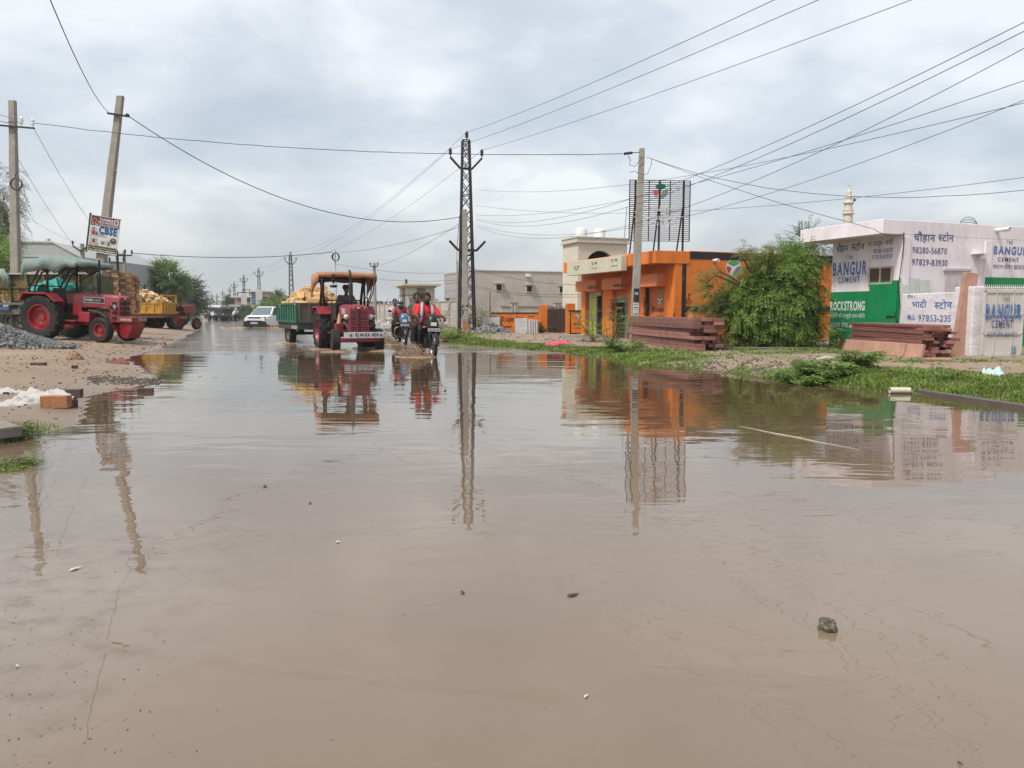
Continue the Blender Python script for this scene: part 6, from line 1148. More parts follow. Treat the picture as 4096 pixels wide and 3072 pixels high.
# trailers
blocks = []
def trailer(name, label, loc, rz, mt, mframe, L_=3.4, W_=1.75, zb=.70, hs=.66, style='ribs', txt=None, wr=.42, tail=False):
    o = thing(name, label, 'trailer', loc, rz); x0, x1, y = -L_ / 2, L_ / 2, W_ / 2
    mb = MB(); mb.b2((x0, -y, zb), (x1, y, zb + .06)); mb.b2((x0, -.45, zb - .16), (x1, -.35, zb)); mb.b2((x0, .35, zb - .16), (x1, .45, zb)); mb.bar((x1, 0, zb - .1), (x1 + .9, 0, zb - .15), .12)
    for s in (-1, 1): mb.b2((x0, s * y, zb - .14), (x1, s * (y - .05), zb - .001))
    mb.b2((x1 - .05, -y + .05, zb - .14), (x1, y - .05, zb - .001)); mb.b2((x0, -y + .05, zb - .14), (x0 + .05, y - .05, zb - .001)); mb.build('chassis', mframe, o)
    def panel(a, b, nrib, axis):
        mb = MB(); t = .05
        if axis == 'x': mb.b2((a[0], a[1] - t / 2, zb + .06), (b[0], a[1] + t / 2, zb + hs))
        else: mb.b2((a[0] - t / 2, a[1], zb + .06), (a[0] + t / 2, b[1], zb + hs))
        for k in range(nrib + 1):
            f = k / nrib
            for s in (-1, 1):
                if style == 'arches' and k < nrib:
                    pts = []
                    for j in range(9): q = j / 8; ff = (k + q) / nrib; pts.append((a[0] + (b[0] - a[0]) * ff, a[1] + (b[1] - a[1]) * ff, zb + .1 + (hs - .2) * math.sin(math.pi * q)))
                    off = Vector((0, s * .03, 0)) if axis == 'x' else Vector((s * .03, 0, 0)); mb.tube([Vector(p) + off for p in pts], .018, 4)
                c = (a[0] + (b[0] - a[0]) * f, a[1] + s * .045, zb + .06 + hs / 2) if axis == 'x' else (a[0] + s * .045, a[1] + (b[1] - a[1]) * f, zb + .06 + hs / 2)
                mb.box(c, (.05, .05, hs - .13) if axis == 'x' else (.05, .05, hs - .13))
        for z in (zb + .09, zb + hs):
            if axis == 'x': mb.b2((a[0], a[1] - .06, z), (b[0], a[1] + .06, z + .06))
            else: mb.b2((a[0] - .06, a[1], z), (a[0] + .06, b[1], z + .06))
        return mb
    for s in (-1, 1): panel((x0 + .03, s * y, 0), (x1 - .03, s * y, 0), 8, 'x').build('side_panel', mt, o)
    panel((x1, -y + .04, 0), (x1, y - .04, 0), 5, 'y').build('front_panel', M('headboard_grey', (.10, .095, .08), .7, dirt=(.14, .08, .05), damt=.5) if style == 'ribs' else mt, o)
    panel((x0, -y + .04, 0), (x0, y - .04, 0), 5, 'y').build('tailgate', mt, o)
    if tail:
        mb = MB()
        for s in (-1, 1): mb.b2((x1 - .1, s * y - .04, zb + hs), (x1 - .02, s * y + .04, zb + hs + .5))
        mb.b2((x1 - .1, -y, zb + hs + .42), (x1 - .02, y, zb + hs + .5)); mb.bar((x1 - .06, -y, zb + hs + .05), (x1 - .06, 0, zb + hs + .45), .04); mb.bar((x1 - .06, y, zb + hs + .05), (x1 - .06, 0, zb + hs + .45), .04); mb.build('head_frame', mt, o)
    for s in (-1, 1): wheel(o, 'wheel', (-.25, s * (y - .15), wr), wr, .24, .24, M('hub_grey', (.11, .10, .095), .7, dirt=(.13, .08, .05), damt=.5), ribs=True, dish=.3, holes=False)
    mb = MB(); mb.tube([(-.25, -y + .1, wr), (-.25, y - .1, wr)], .05, 8); mb.b2((-.6, -.45, wr + .05), (.1, -.35, zb - .16)); mb.b2((-.6, .35, wr + .05), (.1, .45, zb - .16)); mb.build('axle', blackp, o)
    if txt:
        mb = MB(); text(mb, txt, Matrix.Translation((x1 - .9, -y - .008, zb - .13)) @ Matrix.Rotation(R(90), 4, 'X'), w=.8, h=.16, bold=.03)
        mb.build('lettering', letter_white, o)
    return o
rndb = random.Random(21); BM = []
for k in range(7):
    mb = MB(); a, b, c = rndb.uniform(.13, .20), rndb.uniform(.10, .15), rndb.uniform(.07, .11)
    mb.add([(x * a * rndb.uniform(.8, 1.05), y * b * rndb.uniform(.8, 1.05), z * c * rndb.uniform(.8, 1.05)) for x, y, z in ((-1, -1, -1), (1, -1, -1), (1, 1, -1), (-1, 1, -1), (-1, -1, 1), (1, -1, 1), (1, 1, 1), (-1, 1, 1))], [(0, 3, 2, 1), (4, 5, 6, 7), (0, 1, 5, 4), (1, 2, 6, 5), (2, 3, 7, 6), (3, 0, 4, 7)]); BM.append(mb)
def heap(root, L_, W_, z0, h_, n_, lab, group, m, seed, sc=1.0):
    rnd = random.Random(seed); protos = []
    for mb in BM:
        o = mb.build('stone_block', m, bevel=.008); protos.append(o)
    for k in range(n_):
        lay = rnd.random(); x = rnd.uniform(-1, 1); y = rnd.uniform(-1, 1); top = h_ * max(0, 1 - abs(x) ** 2.0) * max(0, 1 - abs(y) ** 2.2) + .05
        o = protos[k] if k < len(protos) else rnd.choice(protos).copy()
        if k >= len(protos): COL.objects.link(o)
        z = z0 + top * (1 - .30 * lay * lay) - .05
        o.matrix_basis = root.matrix_basis @ Matrix.Translation((x * L_ / 2 * .92, y * W_ / 2 * .9, z)) @ Matrix.Rotation(rnd.uniform(0, 6.28), 4, 'Z') @ Matrix.Rotation(rnd.gauss(0, .35), 4, 'X') @ Matrix.Rotation(rnd.gauss(0, .35), 4, 'Y') @ Matrix.Scale(sc * rnd.uniform(.75, 1.2), 4); tag(o, lab, 'stone', group)
gq = D(1192, 1298, 26.0); yaw = R(-61); tf = Vector((math.cos(yaw), math.sin(yaw), 0)); tsd = Vector((-tf.y, tf.x, 0))
tg = Vector((gq.x, gq.y, 0)) - tf * 1.5 + tsd * .9      # its right front corner sits at that pixel
tgreen = M('trailer_green', (.028, .135, .088), .6, var=.3, dirt=(.10, .09, .06), damt=.6, dscale=4)
gtr = trailer('green_trailer', 'green ribbed trailer loaded with stone behind the moving tractor', (tg.x, tg.y, -.08), yaw, tgreen, M('trailer_frame_dark', (.045, .05, .04), .7, dirt=(.12, .09, .06), damt=.5), L_=3.0, W_=1.8, zb=.74, hs=.70, txt='UMD  YADAV')
heap(gtr, 2.9, 1.7, 1.38, .64, 150, 'rough yellow sandstone block heaped in the green trailer', 'stone blocks in the green trailer', yellowstone, 31)
yq = D(655, 1313, 43.0); yaw2 = R(90) + R(18)
tyel = M('trailer_yellow', (.48, .26, .03), .6, var=.2, dirt=(.20, .11, .04), damt=.6, dscale=4)
yz = .05
# yellow trailer: its rear faces the camera, hitched to a red tractor driving away
ya_ = R(1); yc = D(655, 1313, 42.0); yf = Vector((math.cos(ya_), math.sin(ya_), 0)); ys_ = Vector((-yf.y, yf.x, 0)); yo = Vector((yc.x, yc.y, 0)) - yf * 1.8 + ys_ * .95
ytr = trailer('yellow_trailer', 'yellow arched trailer piled with stone behind a parked red tractor', (yo.x, yo.y, .12), ya_, tyel, M('trailer_frame_rust', (.12, .05, .035), .7, dirt=(.06, .04, .03), damt=.5), L_=3.6, W_=1.9, zb=.80, hs=.62, style='arches', tail=True, wr=.45)
heap(ytr, 3.7, 1.9, 1.40, .75, 150, 'pale sandstone block heaped in the yellow trailer', 'stone blocks in the yellow trailer', M('pale_sandstone', (.50, .35, .19), .9, orand=.3, var=.2, dirt=(.34, .20, .10), damt=.5, dscale=4), 32)
rt = D(688, 1318, 44.5); rtr = thing('hauling_tractor', 'small red tractor seen from behind with big red wheels beside the yellow trailer', 'tractor', (rt.x, rt.y, .05), R(74))
for s in (-1, 1): wheel(rtr, 'rear_wheel', (-.5, s * .68, .66), .66, .38, .38, tred, lugs=16, dish=.5); wheel(rtr, 'front_wheel', (1.35, s * .6, .36), .36, .18, .19, tred, ribs=True); mb = MB(); mb.prism([(-1.1, 1.1), (-1.0, 1.4), (-.2, 1.42), (.1, 1.15), (.05, 1.1), (-.2, 1.36), (-.95, 1.34)], s * .5, s * .9); mb.build('fender', tred, rtr)
mb = MB(); mb.b2((-.7, -.25, .5), (1.3, .25, .95)); mb.tube([(-.5, -.6, .66), (-.5, .6, .66)], .1, 8); mb.build('engine', grime, rtr); mb = MB(); mb.b2((.3, -.28, .95), (1.6, .28, 1.42)); mb.build('bonnet', tred, rtr, bevel=.04); mb = MB(); mb.b2((-.5, -.24, 1.0), (-.1, .24, 1.1)); mb.b2((-.55, -.24, 1.05), (-.45, .24, 1.5)); mb.build('seat', seatm, rtr, bevel=.03); mb = MB(); mb.tube([(.9, .1, 1.4), (.9, .1, 2.2), (.85, .1, 2.35)], .05, 8); mb.build('exhaust_pipe', blackp, rtr); mb = MB(); mb.tube([(0.15 + .18 * math.cos(a / 14 * 6.28), .18 * math.sin(a / 14 * 6.28), 1.55) for a in range(14)], .015, 5, closed=True); mb.tube([(.15, 0, 1.55), (.3, 0, 1.3)], .02, 5); mb.build('steering_wheel', blackp, rtr)
bt = D(722, 1262, 62); bb_ = thing('brown_trailer', 'plain rust brown box trailer parked beyond the small red tractor', 'trailer', (bt.x, bt.y, .05), R(10)); s_ = 62 / FPX
mb = MB(); mb.b2((-.85, -1.2, .6), (.85, 1.2, 1.75)); mb.build('body', M('rust_panel', (.10, .045, .035), .75, dirt=(.06, .04, .03), damt=.5), bb_); mb = MB(); mb.b2((-.88, -1.23, 1.18), (.88, 1.23, 1.24)); mb.b2((-.88, -1.23, .62), (.88, 1.23, .68)); mb.build('side_rail', M('rail_pale', (.20, .17, .15), .7), bb_)
for s in (-1, 1): wheel(bb_, 'wheel', (0, s * .9, .35), .38, .22, .2, blackp, holes=False)
# olive trailer behind the parked tractor
ot = D(90, 1290, 27.4); oz = ground_z(ot.x, ot.y) + .05; olv = M('trailer_olive', (.085, .085, .035), .7, var=.3, dirt=(.22, .12, .04), damt=.7, dscale=2.5)
otr = thing('olive_trailer', 'old olive tipping trailer with painted Hindi words behind the parked tractor', 'trailer', (ot.x, ot.y, oz), R(-5))
Hq = lambda u, v: hit(otr, u, v, 1, -.9)
xa, xb = Hq(-60, 1200).x, Hq(330, 1200).x; zt, zm, zb = Hq(80, 1098).z, Hq(80, 1150).z, Hq(80, 1205).z
mb = MB(); mb.b2((xa, -.9, zb), (xb, -.82, zt)); mb.b2((xa, .82, zb), (xb, .9, zt)); mb.b2((xb - .06, -.82, zb), (xb, .82, zt)); mb.b2((xa, -.82, zb), (xb - .06, .82, zb + .05)); 
for x in [xa + .3 + k * .62 for k in range(7)]: mb.b2((x, -.97, zb), (x + .10, -.901, zt))
mb.b2((xa, -.99, zm - .03), (xb, -.901, zm + .03)); mb.build('body', olv, otr)
mb = MB(); mb.b2((xa, -1.0, zt), (xb + .3, -.8, zt + .05)); mb.build('top_rail', M('rail_white', (.42, .40, .36), .7), otr)
mb = MB(); mb.b2((xa, -.86, zb - .45), (xb, -.6, zb - .25)); mb.b2((xa, -.95, zb - .12), (xb, -.85, zb - .04)); mb.b2((xa, .6, zb - .45), (xb, .86, zb - .25)); mb.b2((xa + 1.2, -.9, .25), (xa + 1.5, -.7, zb - .1)); mb.b2((xb - 1.2, -.9, .25), (xb - .9, -.7, zb - .1)); mb.build('chassis', M('chassis_grey', (.13, .13, .12), .7, dirt=(.10, .07, .04), damt=.5), otr)
mb = MB(); mb.b2((xa, -.96, zb - .30), (Hq(40, 1230).x, -.87, zb - .18)); mb.build('blue_bar', M('bar_blue', (.05, .10, .19), .6), otr)
for x in (-.9, .6): wheel(otr, 'wheel', (x, -.7, .42), .42, .24, .22, M('hub_olive', (.09, .08, .05), .7), ribs=True, holes=False); wheel(otr, 'wheel', (x, .7, .42), .42, .24, .22, M('hub_olive', (.09, .08, .05), .7), ribs=True, holes=False)
mb = MB()
for s, u in (('पृ', -8), ('भ', 18), ('श्री', 52)): a = Hq(u, 1193); text(mb, s.replace('्', ''), face_y(a.x, a.z, -.9, .01), h=.42, w=.26, bold=.01)
mb.build('lettering', M('ochre_letter', (.40, .24, .08), .7), otr)
for k in range(46):   # stone load, one row above the rail
    pass
heap(otr, abs(xb - xa) * .55, 1.5, zt - .05, .50, 70, 'yellow-brown sandstone block loaded on the olive trailer', 'stone blocks on the olive trailer', M('brown_sandstone', (.36, .22, .11), .9, orand=.3, var=.25, dirt=(.22, .11, .06), damt=.5, dscale=4), 33, 1.1)
for o in list(COL.objects):
    if o.get('group') == 'stone blocks on the olive trailer': o.location += otr.matrix_basis.to_3x3() @ Vector((1.3, .9, 0))
rp_ = thing('rope_bundle', 'bundle of pale green rope hanging over the olive trailer side', 'rope', otr.matrix_basis @ Vector((Hq(18, 1100).x, -1.02, zt + .12))); rnd = random.Random(3); mb = MB()
for k in range(34):
    x = rnd.uniform(-.30, .1); l_ = rnd.uniform(.3, .62); d = rnd.uniform(0, .42); mb.tube([(x, .1, .03), (x + d * .3, -.04 - rnd.random() * .06, .02 + rnd.random() * .04), (x + d * .8, -.08 - .05 * rnd.random(), -l_ * .45), (x + d * 1.0, -.06, -l_)], .014, 5)
mb.build('rope', M('rope_green', (.24, .33, .27), .8, var=.3), rp_, smooth=True)
q = D(195, 1150, 26.2); sack('teal_tarp', 'teal tarpaulin bundle behind the parked tractor seat', 'tarpaulin', 215, 1172, .72, .4, .34, 12, M('teal_tarp', (.0, .24, .21), .55, var=.15)).location = D(215, 1158, 25.9)
# brick stacks
brm = M('brick_stack', (.34, .185, .10), .9, var=.3, scale=3); bricksA = [M('brick_a', (.36, .20, .11), .9, var=.25, bump=.4), M('brick_b', (.27, .135, .075), .9, var=.25, bump=.4), M('brick_c', (.44, .29, .17), .9, var=.25, bump=.4), M('brick_d', (.16, .075, .05), .9, var=.25)]
def brick_stack(lab, u0, u1, vt, Y, rows, seed, dark_=False, rz=R(24)):
    q = D((u0 + u1) / 2, vt, Y); z0 = max(.1, ground_z(q.x, q.y)); o = thing('brick_stack', lab, 'brick stack', (q.x, q.y, z0 - .03), rz, 'brick stacks beyond the parked tractor'); rnd = random.Random(seed); mb = MB(); w_ = (u1 - u0) / FPX * Y * .74; h_ = (q.z - z0) / rows; n_ = max(2, round(w_ / .22))
    for k in range(rows):
        for side in range(4):
            a = Matrix.Rotation(side * R(90), 4, 'Z')
            for j in range(n_):
                l_ = w_ / n_; c = a @ Vector((-w_ / 2 + l_ * (j + .5) + (l_ * .25 if k % 2 else -l_ * .1) * (0 if j in (0, n_ - 1) else 1), -w_ / 2 + .05 + rnd.gauss(0, .012), h_ * (k + .5))); mb.box(c, (l_ * .93, .11, h_ * .88), rnd.choice((0, 0, 1, 2, 2, 3)) if not dark_ else rnd.choice((1, 3, 3, 1, 0)), a.to_3x3() @ Matrix.Rotation(rnd.gauss(0, .05), 3, 'Z'))
    mb.box((0, 0, h_ * rows / 2), (w_ - .14, w_ - .14, h_ * rows - .03), 3); mb.build('bricks', bricksA, o); return o
brick_stack('tall brick stack nearest the parked tractor exhaust', 410, 478, 1078, 33, 26, 1); brick_stack('tall brick stack in the middle of the row beside the poles', 474, 528, 1086, 33.6, 25, 2); brick_stack('dark red brick stack at the trailer end of the row', 524, 556, 1097, 34.5, 25, 3, True); brick_stack('reddish brick stack behind the parked tractor exhaust', 385, 430, 1105, 35, 24, 4)
# white car
cq = place(1034, 1311, 0); car = thing('white_car', 'white hatchback with a black grille wading towards the camera', 'car', (cq.x, cq.y + 1.9, -.16), R(-90) - R(9))
cwm = M('car_white', (.66, .68, .70), .25, var=.02, spec=.6, coat=.4); cb_ = M('car_black', (.012, .012, .014), .5, var=.1); glassc = M('windscreen', (.10, .13, .14), .08, var=.1, spec=.9)
def loft(secs, m=0):
    mb = MB(); n_ = len(secs[0]); mb.add([p for s in secs for p in s], [(i * n_ + k, i * n_ + (k + 1) % n_, (i + 1) * n_ + (k + 1) % n_, (i + 1) * n_ + k) for i in range(len(secs) - 1) for k in range(n_)] + [tuple(range(n_ - 1, -1, -1)), tuple((len(secs) - 1) * n_ + k for k in range(n_))], m); return mb
def sec(x, w_, zb, zt, ch_=.08): return [(x, -w_, zb), (x, w_, zb), (x, w_ * 1.02, (zb + zt) / 2), (x, w_ * .97, zt - ch_), (x, w_ * .82, zt), (x, -w_ * .82, zt), (x, -w_ * .97, zt - ch_), (x, -w_ * 1.02, (zb + zt) / 2)]
loft([sec(-1.85, .72, .40, 1.0), sec(-1.7, .84, .30, 1.06), sec(.75, .87, .30, 1.06), sec(1.35, .86, .32, 1.02), sec(1.75, .80, .42, .94), sec(1.86, .72, .50, .84)]).build('body', cwm, car, auto=40)
def sec2(x, w0, w1, z0, z1): return [(x[0], -w0, z0), (x[0], w0, z0), (x[1], w1, z1), (x[1], -w1, z1)]
mb = MB(); mb.add([(-1.8, -.80, 1.05), (-1.8, .80, 1.05), (.95, .80, 1.05), (.95, -.80, 1.05), (-1.55, -.62, 1.60), (-1.55, .62, 1.60), (.18, .62, 1.62), (.18, -.62, 1.62)], [(0, 3, 2, 1), (4, 5, 6, 7), (0, 1, 5, 4), (1, 2, 6, 5), (2, 3, 7, 6), (3, 0, 4, 7)]); mb.build('cabin', cwm, car, bevel=.05)
mb = MB(); mb.add([(.97, -.70, 1.08), (.97, .70, 1.08), (.29, .56, 1.57), (.29, -.56, 1.57)], [(0, 1, 2, 3)]); mb.build('windscreen', glassc, car)
for s in (-1, 1):
    mb = MB(); mb.add([(.75, s * .815, 1.10), (-1.5, s * .815, 1.10), (-1.35, s * .68, 1.52), (.15, s * .68, 1.54)], [(0, 1, 2, 3)]); mb.build('side_window', cb_, car)
    wheel(car, 'wheel', (1.15, s * .76, .33), .33, .2, .2, cb_, holes=False); wheel(car, 'wheel', (-1.2, s * .76, .33), .33, .2, .2, cb_, holes=False)
    mb = MB(); mb.ell((.62, s * 1.0, 1.12), (.07, .12, .08), 10); mb.bar((.62, s * .82, 1.08), (.62, s * .95, 1.1), .04); mb.build('mirror', cb_, car, smooth=True)
    mb = MB(); mb.b2((1.72, s * .58, .64), (1.85, s * .80, .79)); hl = mb.build('headlight', cb_, car, bevel=.03); mb = MB(); mb.b2((1.84, s * .62, .66), (1.858, s * .77, .76)); mb.build('lens', lens, hl, bevel=.02)
    mb = MB(); mb.b2((1.70, s * .45, .885), (1.83, s * .80, .915)); mb.build('running_light', cb_, car)
mb = MB(); mb.prism([(-.52, .90), (.52, .90), (.40, .80), (-.40, .80)], 1.78, 1.872, 'x'); mb.build('grille', cb_, car); mb = MB(); mb.prism([(-.80, .58), (-.48, .66), (.48, .66), (.80, .58), (.82, .22), (-.82, .22)], 1.6, 1.92, 'x'); bmp = mb.build('bumper', cb_, car, bevel=.02)
mb = MB(); mb.b2((1.921, -.25, .42), (1.93, .25, .54)); pl = mb.build('number_plate', plate_w, car); mb = MB(); text(mb, 'RJ 32 CB 4700', Matrix.Translation((1.934, -.22, .455)) @ Matrix.Rotation(R(90), 4, 'Z') @ Matrix.Rotation(R(90), 4, 'X'), w=.44, h=.08, bold=.02); mb.build('lettering', cb_, pl); mb = MB(); mb.lathe((1.873, 0, .85), [(.04, 0), (.04, .01), (.001, .012)], 12, 'x'); mb.build('badge', chrome, car)
# far traffic
bq = place(810, 1262); bus = thing('minibus', 'white minibus seen from behind on the far flooded road', 'bus', (bq.x, bq.y + 3, -.1), RD + R(90)); mb = MB(); mb.b2((-3, -1.08, .45), (3, 1.08, 2.62)); mb.build('body', cwm, bus, bevel=.15); mb = MB(); mb.b2((-3.03, -.85, 1.75), (-2.99, .85, 2.4)); mb.build('rear_window', glass_dark, bus, bevel=.02); mb = MB(); mb.b2((-3.06, -1.05, .35), (-2.98, 1.05, .85)); mb.build('bumper', cb_, bus)
for s in (-1, 1): wheel(bus, 'wheel', (-1.9, s * .9, .42), .42, .3, .25, cb_, holes=False); wheel(bus, 'wheel', (2.0, s * .9, .42), .42, .3, .25, cb_, holes=False); mb = MB(); mb.b2((-1.9, s * 1.082, 1.5), (2.6, s * 1.09, 2.2)); mb.build('side_window', glass_dark, bus); mb = MB(); mb.b2((-3.05, s * .7, .9), (-2.99, s * .95, 1.15)); mb.build('tail_lamp', M('tail_red', (.30, .02, .02), .4), bus)
def van(label, u, v, ru, Y_, body, W_, H_, rz, cat='truck', tarp_=None, rack=True):
    q = D(u, v, Y_); o = thing('far_truck', label, cat, (q.x, q.y, -.1), rz); mb = MB(); mb.b2((-2.2, -W_ / 2, .5), (1.0, W_ / 2, H_ * .62)); mb.b2((1.0, -W_ / 2, .5), (1.9, W_ / 2, H_ * .92)); mb.build('body', body, o, bevel=.05)
    mb = MB(); mb.b2((1.88, -W_ / 2 + .12, H_ * .55), (1.915, W_ / 2 - .12, H_ * .84)); mb.build('windscreen', glass_dark, o)
    mb = MB(); mb.b2((1.88, -W_ / 2, .35), (1.98, W_ / 2, .62)); mb.build('bumper', cb_, o)
    for s in (-1, 1):
        mb = MB(); mb.ell((1.93, s * W_ * .36, .85), (.04, .12, .1), 8); mb.build('headlight', lens, o)
        for x in (-1.4, 1.2): wheel(o, 'wheel', (x, s * W_ * .42, .34), .36, .22, .2, cb_, holes=False)
    if rack: mb = MB(); mb.b2((-2.2, -W_ / 2 - .05, H_ * .9), (1.6, W_ / 2 + .05, H_)); [mb.b2((x, s * W_ / 2 - .03, .5), (x + .06, s * W_ / 2 + .03, H_ * .9)) for x in (-2.1, -.6, .9) for s in (-1, 1)]; mb.build('roof_rack', tarp_ or body, o)
    return o
brownm = M('jeep_brown', (.09, .066, .052), .7, var=.4, scale=3, dirt=(.12, .09, .07), damt=.4)
van('white pickup truck with a roof rack approaching on the far flooded road', 868, 1250, 20, 116, cwm, 1.75, 2.15, R(-90) + R(8)); van('weathered brown jeep half hidden behind another brown jeep', 897, 1250, 18, 106, brownm, 1.6, 1.85, R(-90) + R(4), rack=False); van('weathered brown jeep beside the white scooter rider', 922, 1250, 18, 98, brownm, 1.6, 1.8, R(-90) + R(12), rack=False); van('grey loaded truck behind the white scooter rider', 948, 1250, 18, 124, M('truck_grey', (.30, .29, .28), .7), 1.9, 2.3, R(-90) + R(10)); van('small white van behind the far motorcyclist', 846, 1252, 14, 150, cwm, 1.5, 1.6, R(-90), 'van', None, False)
# ---------------------------------------------------------------- people
skin = M('skin_brown', (.12, .060, .038), .55, var=.12); skin2 = M('skin_dark', (.085, .044, .029), .55, var=.12)
hairm = M('hair_black', (.008, .007, .007), .6, var=.3); eyem = M('eye_white', (.45, .43, .40), .3)
VOX = .013
def fuse(mb, name, mat, parent, vox=VOX, sm=6):
    o = mb.build(name, mat, parent, smooth=True); r = o.modifiers.new('fuse', 'REMESH'); r.mode = 'VOXEL'; r.voxel_size = vox; r.use_smooth_shade = True
    s = o.modifiers.new('relax', 'SMOOTH'); s.iterations = sm; s.factor = .5; return o
def person(label, root, J, shirt, pants, sk=skin, sleeve=.5, hair='curly', beard=False, face=(1, 0, 0), far=False, coat=None, group=None, belly=.0, long_sleeve=False, pattern=None):
    """J: joints in the frame of root (a matrix); x is forward. P pelvis, C chest, H head centre, E/W/K/A left+right elbows, wrists, knees, ankles"""
    o = thing('person', label, 'person', (0, 0, 0), 0, group); o.matrix_basis = root.copy(); V = {k: (Vector(v) if not isinstance(v[0], (tuple, list)) else [Vector(q) for q in v]) for k, v in J.items()}
    P, C, H = V['P'], V['C'], V['H']; up = (C - P).normalized(); fw = Vector(face).normalized(); mb = MB(); sh = []; hp = []
    latv = up.cross(fw).normalized(); vox = VOX * (2 if far else 1)
    for s in (0, 1): sg = 1 if s == 0 else -1; sh.append(C + latv * sg * .185 - up * .02); hp.append(P + latv * sg * .10)
    def torso(m, e):
        for sg in (1, -1): m.cap(P + latv * sg * .075, C - up * .12 + latv * sg * .09, .115 + e + belly * .4, .115 + e); 
        m.cap(sh[0] - up * .03, sh[1] - up * .03, .07 + e, .07 + e); m.cap(P + fw * (.02 + belly), C - up * .14 + fw * .03, .115 + e + belly, .11 + e)
    torso(mb, 0); mb.cap(C, H - Vector((0, 0, .08)) + fw * -.01, .058, .052)
    rot = fw.to_track_quat('X', 'Z').to_matrix()
    F = lambda x, y, z: H + rot @ Vector((x, y, z))
    mb.ell(F(-.005, 0, .03), (.098, .076, .105), 14, 0, rot); mb.ell(F(.025, 0, -.055), (.065, .056, .065), 12, 0, rot); mb.cap(F(.088, 0, .015), F(.112, 0, -.022), .010, .016, 8); mb.cap(F(.088, -.02, -.06), F(.088, .02, -.06), .011, .011, 8); mb.cap(F(.085, -.035, .035), F(.085, .035, .035), .012, .012, 8)
    for sg in (1, -1): mb.ell(F(-.01, sg * .078, .0), (.022, .012, .034), 8, 0, rot)
    for s in (0, 1):
        E, W = V['E'][s], V['W'][s]; mb.cap(sh[s], E, .052, .042); mb.cap(E, W, .042, .029); sg = 1 if s == 0 else -1
        g = (V['G'][s] if 'G' in V else Vector((.6, 0, -.35))).normalized(); d = g; n_ = d.cross(latv); n_.normalize(); pl = W + d * .05
        mb.cap(W, pl + d * .035, .028, .034)
        for f in range(4):
            q = pl + d * .05 + latv * (.030 - .020 * f); l1 = (.040, .045, .042, .033)[f]; m1 = q + (d * .75 - n_ * .6) * l1; m2 = m1 + (d * .05 - n_ * 1.0) * l1 * .8; m3 = m2 + (-d * .8 - n_ * .5) * l1 * .55; mb.cap(q, m1, .0105, .010, 6); mb.cap(m1, m2, .010, .0095, 6); mb.cap(m2, m3, .0095, .0085, 6)
        q = W + d * .02 - latv * sg * .028; mb.cap(q, q + (d * .5 - latv * sg * .7) * .04, .012, .011, 6); mb.cap(q + (d * .5 - latv * sg * .7) * .04, q + (d * .9 - latv * sg * .6 - n_ * .6) * .062, .011, .009, 6)
        K, A = V['K'][s], V['A'][s]; mb.cap(hp[s], K, .085, .058); mb.cap(K, A, .055, .036); mb.cap(A - Vector((.03, 0, .035)), A + Vector((.15, 0, -.05)), .038, .030)
    fuse(mb, 'body', sk, o, vox)
    mb = MB(); torso(mb, .018)
    for s in (0, 1):
        E, W = V['E'][s], V['W'][s]; mb.cap(sh[s], sh[s].lerp(E, min(1, sleeve * 1.5) if not long_sleeve else 1), .070, .066 if not long_sleeve else .056)
        if long_sleeve: mb.cap(E, E.lerp(W, .88), .056, .044)
    mb.cap(P - up * .06, P + up * .1, .14, .14); st = fuse(mb, 'shirt', shirt, o, vox, 3)
    mb = MB(); mb.cap(hp[0], hp[1], .125, .125)
    for s in (0, 1): K, A = V['K'][s], V['A'][s]; mb.cap(hp[s], K, .105, .078); mb.cap(K, K.lerp(A, .93), .076, .062)
    fuse(mb, 'trousers', pants, o, vox, 3)
    if hair == 'curly':
        mb = MB(); rnd = random.Random(len(label)); 
        for k in range(60):
            a, b = rnd.uniform(-.35, 1) * 1.5, rnd.uniform(0, 6.28); d = Vector((math.cos(b) * math.cos(a), math.sin(b) * math.cos(a), math.sin(a)))
            if d.x > .45 and d.z < .62: continue
            if d.z < -.25: continue
            mb.ell(F(-.012 + d.x * .098, d.y * .082, .045 + d.z * .10), .027 + rnd.random() * .012, 6)
        mb.ell(F(-.022, 0, .06), (.10, .084, .098), 12, 0, rot); fuse(mb, 'hair', hairm, o, vox * 1.0, 2)
    elif hair == 'short':
        mb = MB(); mb.ell(F(-.02, 0, .058), (.100, .083, .096), 14, 0, rot); mb.build('hair', hairm, o, smooth=True)
    elif hair == 'helmet' or hair == 'white_helmet':
        mb = MB(); mb.ell(F(-.005, 0, .035), (.150, .130, .155), 20, 0, rot); mb.cap(F(.06, -.06, -.08), F(.06, .06, -.08), .07, .07, 12); fuse(mb, 'helmet', M('helmet_grey', (.10, .115, .13), .25, spec=.6, coat=.5) if hair == 'helmet' else M('helmet_white', (.6, .6, .6), .3), o, vox, 2)
        mb = MB(); mb.ell(F(.042, 0, .01), (.115, .112, .065), 16, 0, rot); mb.build('visor', M('visor_black', (.01, .01, .011), .12, spec=.8), o, smooth=True)
        mb = MB(); mb.box(F(.138, 0, .112), (.01, .035, .04), 0, rot); mb.build('helmet_mark', letter_white, o)
    elif hair == 'cap':
        mb = MB(); mb.ell(F(-.01, 0, .065), (.105, .088, .088), 14, 0, rot); mb.lathe(F(-.01, 0, .06), [(.10, -.03), (.112, 0), (.108, .07), (.06, .1), (.001, .105)], 16); mb.build('cap', M('cap_black', (.012, .012, .013), .8), o, smooth=True)
    if beard: mb = MB(); mb.ell(F(.03, 0, -.075), (.068, .062, .055), 12, 0, rot); mb.cap(F(.092, -.025, -.042), F(.092, .025, -.042), .010, .010, 6); fuse(mb, 'beard', hairm, o, vox * .8, 1)
